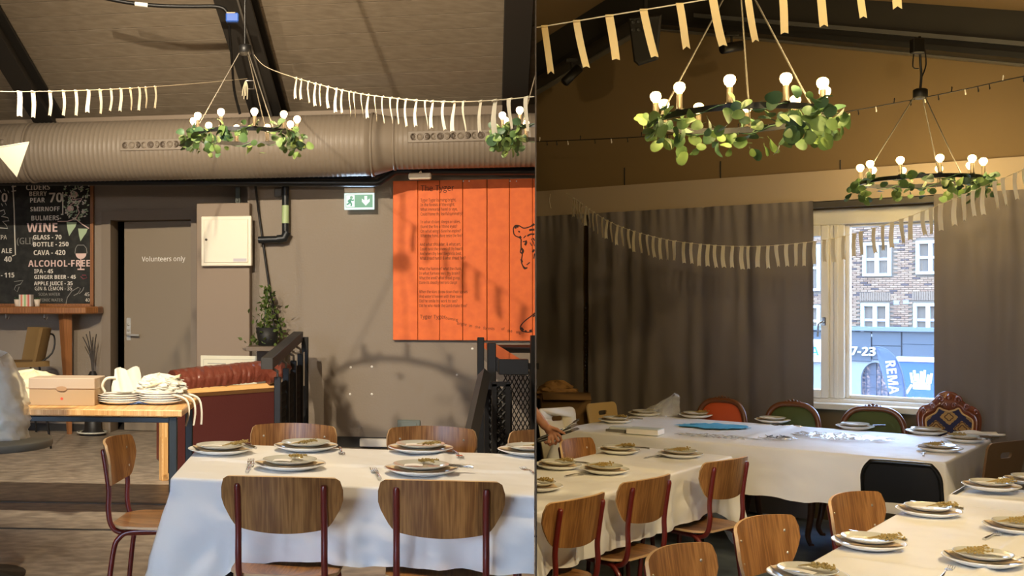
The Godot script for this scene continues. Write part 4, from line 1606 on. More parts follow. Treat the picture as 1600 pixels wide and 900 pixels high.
func left_tables_chairs() -> void:
	var top := 0.74
	var q := [onh(272, 745, top), onh(842, 773, top), onh(842, 711, top), onh(318, 693, top)]
	# carried past the partition so that the cloth is cut there cleanly
	q[1] = (q[1] as Vector3) + (q[1] - q[0]).normalized() * 0.5
	q[2] = (q[2] as Vector3) + (q[2] - q[3]).normalized() * 0.5
	var c := Vector3()
	for p in q:
		c += p / 4.0
	c.y = 0
	var cb := cloth_mesh(q, top, [0.29, 0.25, 0.26, 0.30], 4, 0.026, 0.045, 0.30, [[0, 0.55], [1, 0.45]], 0.0, 0.17)
	cb.clip(Plane(-PART.normal, 0.005))
	# the side towards the viewer is gathered up: its hem stands just over the seats
	single("tablecloth", cb.move(Transform3D(Basis(), -c)), M.white_cloth, "white tablecloth over the long table in front of the orange painted boards", "tablecloth", c)
	table_under(q, top, 0.0, "long folding table hidden under the white cloth in front of the orange boards", "folding tables", -1)
	# near row
	var g := "wooden school chairs along the table in front of the orange boards"
	var ch := [[at(437, 748, 3.80), "school chair with its veneered back to the viewer, left one of the front pair"], [at(689, 759, 3.72), "school chair with its veneered back to the viewer, right one of the front pair"]]
	var face := -90.0 + 90.0
	for k in ch:
		chair(k[0], 0.0, 180.0 - 8.0, k[1], g)
	chair(at(461, 663, 5.42), 0.0, -10.0, "school chair on the table's far side beside the red booth", g)
	chair(at(675, 668, 5.30), 0.0, -10.0, "school chair on the table's far side in front of the black railing", g)
	chair(at(866, 672, 5.16), 0.0, -10.0, "school chair on the table's far side, cut off by the partition", g, -1)
	chair(at(173, 689, 4.86), 0.0, 83.0, "school chair at the left end of the white table, seen half from the side", g)
	# places laid
	var L := [
		[345, 709, "at the far left corner of the long table by the red booth", {"nturn": 20.0, "fork": [onh(391, 728, top), 180.0], "sprigpos": Vector3(0.07, 0, 0.0), "sprigturn": 100.0, "tagpos": Vector3(-0.04, 0, 0.0), "knife": [Vector3(0.10, 0, -0.09), 205.0]}],
		[478, 704, "at the long table's second far place, before the left far chair", {"fork": [onh(533, 708, top), 0.0], "tag": 2, "sprigpos": Vector3(-0.01, 0, 0.05), "sprigturn": 95.0}],
		[657, 707, "at the long table's third far place, before the middle far chair", {"fork": [onh(715, 713, top), 0.0], "tag": 2, "sprigpos": Vector3(0.03, 0, 0.03), "sprigturn": 60.0}],
		[830, 711, "at the far place beside the partition, left room", {"cut": -1}],
		[453, 733, "at the near place behind the left front chair", {"fork": [onh(389, 733, top), 178.0], "tag": 2, "sprigpos": Vector3(0.02, 0, -0.05), "sprigturn": 10.0}],
		[658, 741, "at the near place behind the right front chair", {"fork": [onh(588, 743, top), 182.0], "tag": 2, "sprigpos": Vector3(0.02, 0, -0.05), "sprigturn": 12.0, "knife": [Vector3(0.09, 0, -0.05), 240.0]}],
	]
	for s in L:
		s[3]["group"] = "long table in the left room"
		setting("left", onh(s[0], s[1], top) + Vector3(0, 0.003, 0), s[2], s[3])
	# one more fork by the partition
	var f := thing("fork", "steel fork on the near edge of the long table beside the partition", "fork", onh(830, 742, top) + Vector3(0, 0.003, 0), 185.0, "forks of the long table in the left room")
	inst("handle", kit.left.fork_handle, M.steel_bright, f)
	inst("head", kit.left.fork_head, M.steel_bright, f)
	cut_thing(f, -1)

func left_wall_things() -> void:
	var rec := func(x: float, y: float, off := 0.0) -> Vector3:
		return hit(x, y, OL + vL * (0.75 - off), vL)
	# chalkboard
	var p: Vector3 = rec.call(-70.0, 479.0, 0.03)
	var q: Vector3 = rec.call(147.0, 279.0, 0.03)
	var w := (q - p).dot(uL)
	var h := q.y - p.y
	var cb := thing("chalkboard", "large black chalkboard menu of ciders and wines with a wooden frame", "chalkboard", p, -YAWL)
	part("board", MB.new().box(Vector3(w / 2, h / 2, 0), Vector3(w, h, 0.02), 0.0), mottled("slate_black", c8(34, 34, 32), c8(52, 52, 48), 0.02, 1.2, 0.85, 61, 4, false), cb)
	part("frame", MB.new().box(Vector3(w - 0.018, h / 2, 0.008), Vector3(0.036, h, 0.04), 0.004), M.oak_bar, cb)
	part("frame", MB.new().box(Vector3(w / 2, 0.016, 0.008), Vector3(w, 0.032, 0.04), 0.004), M.oak_bar, cb)
	var loc := func(x: float, y: float) -> Vector3:
		var r: Vector3 = rec.call(x, y, 0.042) - p
		return Vector3(r.dot(uL), r.y, 0.0115)
	var sc := 11.6 / FO
	for k in [
		["CIDERS", 40, 293, 8, "w", 1], ["BERRY", 45, 303, 6.5, "w", 1], ["PEAR", 46, 313, 7, "w", 1], ["70", 76, 309, 14, "w", 1], ["SMIRNOFF", 47, 327, 6.5, "w", 1], ["BULMERS-", 48, 341, 7, "w", 1],
		["WINE", 42, 356, 13, "p", 1], ["GLASS - 70", 51, 371, 6.5, "w", 1], ["BOTTLE - 250", 51, 382, 6.5, "w", 1], ["CAVA - 420", 52, 395, 7, "w", 1], ["(GLI)", 26, 377, 9, "g", 0],
		["ALCOHOL-FREE", 44, 412, 9.5, "p", 1], ["IPA - 45", 53, 424, 6, "w", 1], ["GINGER BEER - 45", 53, 433, 5.5, "w", 1], ["APPLE JUICE - 35", 53, 443, 5.5, "w", 1], ["GIN & LEMON - 35", 54, 451, 5, "w", 0], ["SODA WATER", 60, 460, 4, "g", 0], ["45", 132, 460, 5, "w", 0], ["TONIC WATER", 62, 469, 4, "g", 0], ["40", 133, 469, 4.5, "w", 0],
		["- 115", 1, 430, 7, "w", 1], ["40", 6, 405, 8, "w", 1], ["ALE", 2, 392, 7, "w", 1], ["IPA", -2, 371, 6, "w", 0], ["0", 2, 309, 13, "w", 1]]:
		var m: Material = {"w": M.chalk_white, "p": M.chalk_pink, "g": M.chalk_grey}[k[4]]
		text(k[0], k[3] * 1.1 * sc, loc.call(float(k[1]), float(k[2])), cb, m, k[5] == 1)
	# chalk drawings: rules, a vine with grapes, a wine glass, small sketches
	var line := func(pts: Array, r: float, m: Material, nm := "chalk_line") -> void:
		var l := []
		for c in pts:
			l.append(loc.call(float(c[0]), float(c[1])))
		part(nm, MB.new().tube(l, r * sc, 5, true, 0, false, 0.25, Vector3.UP), m, cb)
	line.call([[20, 289], [22, 330], [23, 370], [24, 398], [19, 400]], 1.1, M.chalk_white)
	line.call([[98, 300], [98, 335]], 1.1, M.chalk_white)
	line.call([[95, 335], [99, 335]], 1.0, M.chalk_white)
	line.call([[18, 292], [25, 291]], 1.0, M.chalk_white)
	line.call([[18, 299], [25, 298]], 1.0, M.chalk_white)
	for k in [[0, 297], [6, 295], [12, 298], [2, 318], [8, 317]]:
		line.call([[k[0], k[1]], [k[0] + 2, k[1] + 4]], 0.6, M.chalk_white)
	line.call([[0, 330], [6, 328], [8, 334], [2, 338], [12, 340], [14, 345], [4, 346], [10, 352], [12, 357], [0, 356]], 0.8, M.chalk_white, "chalk_sketch")
	line.call([[90, 346], [105, 346], [118, 342], [128, 350], [139, 357]], 0.9, M.chalk_pink, "chalk_vine")
	line.call([[118, 342], [124, 332], [120, 322], [128, 310], [114, 312], [110, 300]], 0.9, M.chalk_pink, "chalk_vine")
	line.call([[110, 320], [118, 316], [128, 312]], 0.8, M.chalk_pink, "chalk_vine")
	for i in 150:
		var x := rng.randf_range(99, 139)
		var y := rng.randf_range(286, 346)
		if Vector2(x - 120, (y - 312) * 0.75).length() > 25:
			continue
		var a := rng.randf() * TAU
		var c: Vector3 = loc.call(x, y)
		var d := Vector3(cos(a), sin(a), 0) * sc * rng.randf_range(1.6, 3.4)
		part("chalk_leaf", MB.new().tube([c - d, c, c + d], [0.4 * sc, 1.4 * sc, 0.4 * sc], 5, true, 0, false, 0.2, Vector3.UP), M.chalk_green if rng.randf() < 0.55 else M.chalk_white, cb)
	for k in [[117, 304, 5.0], [110, 326, 5.5]]:
		var c: Vector3 = loc.call(float(k[0]), float(k[1]))
		part("chalk_fruit", MB.new().prism(ngon(k[2] * sc, 16, Vector2(c.x, c.y)), c.z - 0.001, c.z + 0.0006), M.chalk_pink, cb)
	for k in [[104, 347, 16, 22], [122, 357, 15, 20]]:
		var pg := PackedVector2Array()
		for e in [[0, 0], [1, 0.02], [0.85, 0.35], [0.6, 0.6], [0.25, 1.0], [0.1, 0.55]]:
			var c: Vector3 = loc.call(k[0] + e[0] * k[2], k[1] + e[1] * k[3])
			pg.append(Vector2(c.x, c.y))
		part("chalk_leaf", MB.new().prism(pg, 0.011, 0.0125), M.chalk_green, cb)
	var gc: Vector3 = loc.call(126.5, 396.0)
	var cup := PackedVector2Array()
	for i in 13:
		var a := PI + PI * i / 12.0
		cup.append(Vector2(gc.x + cos(a) * 9.0 * sc, gc.y + sin(a) * 9.0 * sc))
	part("chalk_glass", MB.new().prism(cup, 0.0105, 0.012), M.chalk_pink, cb)
	line.call([[117, 396], [118, 388], [121, 383], [131, 383], [135, 388], [136, 396]], 0.6, M.chalk_grey)
	line.call([[126, 404], [126, 420]], 1.0, M.chalk_pink)
	line.call([[121, 421], [132, 421]], 1.3, M.chalk_pink)
	line.call([[22, 440], [30, 439], [36, 438], [32, 444], [25, 446], [22, 452], [27, 456], [30, 448]], 0.6, M.chalk_grey, "chalk_sketch")
	line.call([[103, 475], [105, 465], [112, 455], [122, 449], [126, 451], [122, 458], [115, 462]], 0.7, M.chalk_grey, "chalk_sketch")
	line.call([[131, 449], [129, 454], [124, 459]], 0.6, M.chalk_grey, "chalk_sketch")
	line.call([[126, 432], [130, 436], [136, 434], [134, 430], [128, 430]], 0.7, mat("chalk_red", c8(140, 70, 80), 0.9), "chalk_sketch")
	# high bar shelf under the board
	var b0: Vector3 = rec.call(152.0, 484.0, 0.30)
	var bl: Vector3 = rec.call(-80.0, 484.0, 0.30)
	var bw := (b0 - bl).dot(uL)
	var bar := thing("bar_table", "high wooden bar shelf with rounded end under the chalkboard", "table", Vector3(bl.x, 0, bl.z), -YAWL)
	var pg2 := PackedVector2Array([Vector2(0, -0.20), Vector2(bw - 0.22, -0.20), Vector2(bw - 0.08, -0.13), Vector2(bw, 0.02), Vector2(bw - 0.02, 0.24), Vector2(0, 0.24)])
	var bh: float = rec.call(60.0, 479.0, 0.45).y
	part("tabletop", MB.new().prism(pg2, -0.075, 0.0, Transform3D(Basis(Vector3.RIGHT, -PI / 2), Vector3(0, bh, 0)), 0.012), M.oak_bar, bar)
	var l0: Vector3 = rec.call(99.0, 490.0, 0.35) - bar.position
	var l1: Vector3 = rec.call(108.0, 668.0, 0.25) - bar.position
	part("leg", MB.new().tube([Vector3(l0.dot(uL), bh - 0.07, 0.0), Vector3(l1.dot(uL), 0.0, -0.06)], [0.075, 0.028], 4, true, -1, false, 0.7, Vector3.RIGHT), M.oak_bar, bar)
	for x in [8.0, 68.0]:
		var hk: Vector3 = rec.call(x, 492.0, 0.42) - bar.position
		part("coat_hook", MB.new().tube(curve([Vector3(hk.dot(uL), bh - 0.076, 0.1), Vector3(hk.dot(uL), bh - 0.12, 0.1), Vector3(hk.dot(uL) + 0.03, bh - 0.135, 0.12), Vector3(hk.dot(uL) + 0.05, bh - 0.10, 0.13)], 4), 0.006, 6), M.steel_bright, bar)
	# things on the shelf
	for k in [[27.0, "small pale plant pot on the bar shelf left of the striped box"], [58.0, "small pale plant pot on the bar shelf right of the striped box"]]:
		var pp: Vector3 = rec.call(k[0], 480.0, 0.34)
		var pt := thing("plant_pot", k[1], "pot", Vector3(pp.x, bh, pp.z), 0, "small pots on the bar shelf")
		part("pot", MB.new().lathe([Vector2(0, 0), Vector2(0.024, 0), Vector2(0.034, 0.075), Vector2(0.031, 0.075), Vector2(0.028, 0.066), Vector2(0, 0.066)], 16), mat("pot_pale", c8(224, 206, 186), 0.6), pt)
		var lv := MB.new()
		for i in 14:
			var a := rng.randf() * TAU
			lv.tube([Vector3(0, 0.066, 0), Vector3(cos(a) * 0.018, 0.085, sin(a) * 0.018), Vector3(cos(a) * 0.03, 0.09 + rng.randf() * 0.01, sin(a) * 0.03)], [0.002, 0.004, 0.0005], 4)
		part("foliage", lv, M.leaf_2, pt).set_meta("kind", "stuff")
	var bp: Vector3 = rec.call(41.0, 480.0, 0.34)
	var sb := thing("striped_box", "small box with red, green and white stripes between the two pots", "box", Vector3(bp.x, bh, bp.z), -YAWL)
	var cols := [c8(214, 206, 192), c8(216, 130, 104), c8(226, 220, 190), c8(150, 190, 130), c8(232, 200, 176), c8(206, 110, 96), c8(206, 196, 186)]
	for i in 7:
		part("stripe", MB.new().box(Vector3(-0.057 + i * 0.019, 0.062, 0), Vector3(0.019, 0.124, 0.07), 0.001), mat("stripe_%d" % i, cols[i], 0.6), sb)
	# small peg on the frame's right
	# electrical cabinet
	var e0 := hit(317, 416, OL - vL * 0.12, vL)
	var e1 := hit(395, 338, OL - vL * 0.12, vL)
	var ew := (e1 - e0).dot(uL)
	var eh := e1.y - e0.y
	var ec := thing("electrical_cabinet", "square white metal cabinet mounted on the grey pilaster", "cabinet", e0, -YAWL)
	part("body", MB.new().box(Vector3(ew / 2, eh / 2, 0.035), Vector3(ew, eh, 0.07), 0.006), M.white_plastic, ec)
	var ed := part("door", MB.new().box(Vector3(ew / 2, eh / 2, 0.074), Vector3(ew - 0.06, eh - 0.06, 0.014), 0.005), M.white_plastic, ec)
	part("lock", MB.new().lathe([Vector2(0.012, 0), Vector2(0.012, 0.006), Vector2(0, 0.008)], 12, Transform3D(Basis(Vector3.RIGHT, PI / 2), Vector3(0.055, eh * 0.53, 0.081))), M.steel_bright, ed)
	part("label_sticker", MB.new().box(Vector3(ew * 0.78, 0.055, 0.0815), Vector3(0.13, 0.03, 0.001)), mat("sticker", c8(196, 190, 196), 0.5), ed)
	# white notice board low on the pilaster
	var n0 := hit(315, 600, OL - vL * 0.12, vL)
	var n1 := hit(407, 556, OL - vL * 0.12, vL)
	var nb := thing("notice_board", "white framed notice leaning on the wall behind the leather sofa", "notice", n0 + vL * -0.03, -YAWL)
	var nw := (n1 - n0).dot(uL)
	var nh := n1.y - n0.y
	part("sheet", MB.new().box(Vector3(nw / 2, nh / 2, 0), Vector3(nw, nh, 0.02), 0.003), mat("notice_white", c8(226, 222, 200), 0.5), nb)
	part("inner_frame", MB.new().box(Vector3(nw / 2, nh - 0.035, 0.011), Vector3(nw - 0.06, 0.006, 0.004)).box(Vector3(0.03, nh / 2, 0.011), Vector3(0.006, nh - 0.07, 0.004)), mat("notice_line", c8(196, 192, 170), 0.6), nb)
	for i in 4:
		part("text_line", MB.new().box(Vector3(0.16 + 0.03 * (i % 2), nh - 0.075 - i * 0.022, 0.0112), Vector3(0.18 - 0.03 * (i % 3), 0.006, 0.002)), mat("notice_ink", c8(150, 148, 140), 0.7), nb)
	# bracket over the pilaster
	var br := wl(372, 305, 0.05)
	single("wall_bracket", MB.new().box(Vector3(), Vector3(0.05, 0.16, 0.03), 0.003).box(Vector3(0, -0.05, 0.02), Vector3(0.02, 0.03, 0.02), 0.003), mat("bracket_green", c8(52, 56, 48), 0.5, 0.3), "dark perforated bracket on the wall above the pilaster", "bracket", br, -YAWL)
	# exit sign
	var x0 := wl(538, 328, 0.14)
	var x1 := wl(585, 293, 0.14)
	var xs := thing("exit_sign", "lit green exit sign with a running figure and a down arrow", "sign", x0, -YAWL)
	var xw := (x1 - x0).dot(uL)
	var xh := x1.y - x0.y
	part("housing", MB.new().box(Vector3(xw / 2, xh * 0.88, -0.03), Vector3(xw, xh * 0.24, 0.09), 0.006), M.white_plastic, xs)
	var glow := func(nm: String, c: Color, e: float) -> StandardMaterial3D:
		var m := mat(nm, c, 0.4)
		m.albedo_color = c.darkened(0.6)
		m.emission_enabled = true
		m.emission = c
		m.emission_energy_multiplier = e
		return m
	var wg: Material = glow.call("exit_white_glow", c8(214, 240, 236), 0.6)
	var gg: Material = glow.call("exit_green_glow", c8(0, 138, 104), 0.62)
	part("panel_border", MB.new().box(Vector3(xw / 2, xh * 0.38, 0), Vector3(xw, xh * 0.76, 0.02), 0.003), wg, xs)
	part("green_panel", MB.new().box(Vector3(xw / 2, xh * 0.39, 0.008), Vector3(xw * 0.89, xh * 0.58, 0.01), 0.0), gg, xs)
	part("door_field", MB.new().box(Vector3(xw * 0.21, xh * 0.39, 0.0135), Vector3(xw * 0.28, xh * 0.54, 0.002), 0.0), wg, xs)
	var man := MB.new()
	var mc := Vector3(xw * 0.21, xh * 0.38, 0.016)
	var u := xh * 0.09
	man.prism(ngon(u * 0.75, 10, Vector2(mc.x + u * 0.5, mc.y + u * 2.0)), 0.0145, 0.016)
	for s in [[[0.3, 1.2], [-0.4, -0.4], 0.5], [[-0.3, -0.3], [0.6, -1.2], 0.4], [[0.6, -1.2], [0.3, -2.4], 0.35], [[-0.4, -0.4], [-1.1, -1.4], 0.4], [[-1.1, -1.4], [-1.9, -1.5], 0.35], [[0.3, 1.0], [1.2, 0.3], 0.3], [[1.2, 0.3], [1.7, 0.9], 0.3], [[0.2, 1.0], [-0.9, 0.6], 0.3], [[-0.9, 0.6], [-1.2, -0.2], 0.3]]:
		man.tube([mc + Vector3(s[0][0], s[0][1], 0) * u, mc + Vector3(s[1][0], s[1][1], 0) * u], s[2] * u, 6, true, 0, false, 0.15, Vector3.UP)
	part("running_figure", man, gg, xs)
	var ac := Vector2(xw * 0.72, xh * 0.40)
	var s2 := xh * 0.2
	part("arrow", MB.new().prism(PackedVector2Array([ac + Vector2(-0.32, 1.1) * s2, ac + Vector2(0.32, 1.1) * s2, ac + Vector2(0.32, 0.1) * s2, ac + Vector2(0.9, 0.5) * s2, ac + Vector2(0.9, -0.2) * s2, ac + Vector2(0, -1.15) * s2, ac + Vector2(-0.9, -0.2) * s2, ac + Vector2(-0.9, 0.5) * s2, ac + Vector2(-0.32, 0.1) * s2]), 0.0135, 0.0155), wg, xs)
	var al := AreaLight3D.new()
	al.name = "exit_sign_light"
	al.area_size = Vector2(xw, xh * 0.7)
	al.light_color = c8(200, 226, 255)
	al.light_energy = 0.2
	al.shadow_enabled = true
	xs.add_child(al)
	al.transform = Transform3D(Basis(Vector3.UP, PI) * Basis(Vector3.RIGHT, -0.15), Vector3(xw / 2, xh * 0.38, 0.024))
	# emergency lamp over the orange boards
	var m0 := wl(639, 281, 0.36)
	single("emergency_lamp", MB.new().box(Vector3(0.10, 0.03, 0), Vector3(0.205, 0.055, 0.08), 0.01).prism(PackedVector2Array([Vector2(0.085, 0.055), Vector2(0.12, 0.055), Vector2(0.112, 0.08), Vector2(0.10, 0.074)]), -0.02, 0.02), M.white_plastic, "small white emergency lamp box above the orange boards", "lamp", m0, -YAWL)
	orange_boards()
	# screws and small marks in the wall
	var pins := [[548, 574], [581, 573], [547, 616], [581, 616], [714, 586], [738, 545]]
	for k in pins.size():
		single("wall_screw", MB.new().lathe([Vector2(0.012, 0), Vector2(0.010, 0.006), Vector2(0, 0.008)], 10, Transform3D(Basis(Vector3.RIGHT, PI / 2), Vector3())), M.card_white, ["white screw cap in the wall, upper left of the square of four", "white screw cap in the wall, upper right of the square of four", "white screw cap in the wall, lower left of the square of four", "white screw cap in the wall, lower right of the square of four", "white screw cap in the wall left of the black railing post", "white screw cap in the wall just below the orange boards"][k], "screw", wl(pins[k][0], pins[k][1], 0.0), -YAWL, "white screw caps in the grey wall")
	var so := wl(639, 664, 0.0)
	single("wall_socket", MB.new().box(Vector3(0, 0, 0.012), Vector3(0.215, 0.10, 0.024), 0.006).box(Vector3(0, 0, 0.022), Vector3(0.15, 0.05, 0.01), 0.004), mat("socket_grey", c8(110, 118, 112), 0.5), "grey wall socket low on the wall behind the far chairs", "socket", so, -YAWL)
	var wb := onh(592, 700, 0.0)
	single("skirting_box", MB.new().box(Vector3(0, 0.10, 0), Vector3(0.36, 0.075, 0.06), 0.006), mat("box_cream", c8(226, 222, 212), 0.5), "cream cable box at the foot of the wall behind the far chairs", "box", wl(592, 690, 0.08) * Vector3(1, 0, 1) + Vector3(0, wl(592, 690).y - 0.1, 0), -YAWL)

func orange_boards() -> void:
	var p := wl(614, 531, 0.04)
	var q := wl(838, 279, 0.04)
	var w := (q - p).dot(uL) + 0.3
	var h := q.y - p.y
	var t := thing("painted_boards", "orange painted boards with a handwritten poem and a tiger drawing", "mural", p, -YAWL)
	var om := mottled("orange_paint", c8(228, 104, 36), c8(238, 113, 40), 0.012, 0.8, 0.6, 71, 4, false)
	var mf := Transform3D(Basis(Vector3.UP, deg_to_rad(-YAWL)), p)
	var cutp := Plane(-PART.normal, 0.006)
	part("backing", MB.new().box(Vector3(w / 2, h / 2, -0.02), Vector3(w, h, 0.03)).move(mf).clip(cutp).move(mf.affine_inverse()), M.dark_beam, t)
	var seams := [614.0, 653.0, 687.0, 723.0, 761.0, 796.0, 832.0, 870.0]
	for i in 7:
		var a := (wl(seams[i], 400, 0.04) - p).dot(uL)
		var b := (wl(seams[i + 1], 400, 0.04) - p).dot(uL)
		if i == 0:
			a = 0
		var wide := 0.006 if i in [3, 4] else 0.004
		part("plank", MB.new().box(Vector3((a + b) / 2, h / 2, 0.008), Vector3(b - a - wide, h, 0.022), 0.003).move(mf).clip(cutp).move(mf.affine_inverse()), om, t)
	var ink := mat("ink_brown", c8(66, 32, 20), 0.8)
	var loc := func(x: float, y: float) -> Vector3:
		var r := wl(x, y, 0.062) - p
		return Vector3(r.dot(uL), r.y, 0.0195)
	var sc := 10.5 / FO
	text("The Tyger", 8.5 * sc, loc.call(657.0, 294.5), t, ink)
	var poem := [[657, 313, ["Tyger Tyger burning bright,", "In the forests of the night;", "What immortal hand or eye,", "Could frame thy fearful symmetry?"]],
		[657, 347, ["In what distant deeps or skies,", "Burnt the fire of thine eyes?", "On what wings dare he aspire?", "What the hand, dare seize the fire?"]],
		[656, 382, ["And what shoulder, & what art,", "Could twist the sinews of thy heart?", "And when thy heart began to beat,", "What dread hand? & what dread feet?"]],
		[655, 420, ["What the hammer? what the chain,", "In what furnace was thy brain?", "What the anvil? what dread grasp,", "Dare its deadly terrors clasp!"]],
		[655, 456, ["When the stars threw down their spears", "And water'd heaven with their tears:", "Did he smile his work to see?", "Did he who made the Lamb make thee?"]]]
	for st in poem:
		for i in 4:
			var tx := text(st[2][i], 4.5 * sc, loc.call(float(st[0]), st[1] + i * 7.2), t, ink)
			tx.scale.x = 0.66 if st[2][i].length() > 31 else 0.72
	text("Tyger Tyger", 5.5 * sc, loc.call(656.0, 495.0), t, ink)
	for k in [["burning", 696, 497, -8], ["bright", 714, 505, -10], ["in", 733, 509, -5], ["the", 742, 511, -3], ["forests", 755, 513, -2], ["of", 783, 514, -2], ["the", 792, 517, -2], ["night", 806, 519, -2]]:
		var tx := text(k[0], 4.0 * sc, loc.call(float(k[1]), float(k[2])), t, ink)
		tx.rotation_degrees.z = k[3]
	# the tiger: brush lines
	var blk := mat("brush_black", c8(58, 34, 26), 0.8)
	for s in [
		[[[803, 366], [802, 357], [806, 352], [812, 353], [817, 356], [822, 356], [828, 354], [834, 351]], 0.7],
		[[[805, 357], [807, 354], [810, 355]], 1.2], [[[810, 361], [812, 363]], 0.9], [[[803, 366], [806, 369], [811, 371], [814, 374], [814, 380], [814, 388], [813, 394], [816, 397], [815, 404], [815, 411], [818, 417], [822, 419]], 0.7],
		[[[827, 360], [831, 359], [835, 359]], 1.3], [[[831, 353], [835, 350]], 1.3], [[[824, 369], [829, 366], [835, 366]], 1.0], [[[812, 369], [814, 372]], 1.1], [[[818, 372], [822, 368]], 0.6],
		[[[821, 376], [822, 379], [820, 383]], 1.3], [[[817, 378], [820, 377]], 0.6], [[[830, 373], [833, 378], [835, 384]], 0.5], [[[828, 379], [831, 384]], 0.5], [[[835, 390], [832, 394]], 1.1],
		[[[814, 388], [817, 392], [815, 396]], 1.4], [[[814, 405], [816, 410]], 1.1], [[[817, 416], [820, 420], [824, 418]], 0.9], [[[823, 414], [828, 410]], 0.7], [[[833, 372], [835, 376]], 0.8], [[[835, 396], [834, 404]], 0.7],
		[[[836, 489], [830, 494], [822, 500], [815, 507], [813, 513], [816, 517], [824, 519], [832, 518]], 0.7], [[[814, 512], [818, 516]], 1.2], [[[820, 517], [823, 518]], 1.0], [[[827, 517], [831, 516]], 1.0], [[[833, 495], [836, 492]], 0.9]]:
		var pts := []
		for c in s[0]:
			pts.append(loc.call(float(c[0]), float(c[1])))
		if pts.size() > 2:
			pts = curve(pts, 3)
		part("brush_stroke", MB.new().tube(pts, s[1] * 1.35 * sc, 5, true, 0, false, 0.25, Vector3.UP).move(mf).clip(cutp).move(mf.affine_inverse()), blk, t)
	for x in [724.0, 733.0, 797.0, 807.0]:
		part("nail", MB.new().lathe([Vector2(0.006, 0), Vector2(0, 0.004)], 8, Transform3D(Basis(Vector3.RIGHT, PI / 2), loc.call(x, 283.0))), M.card_white, t)

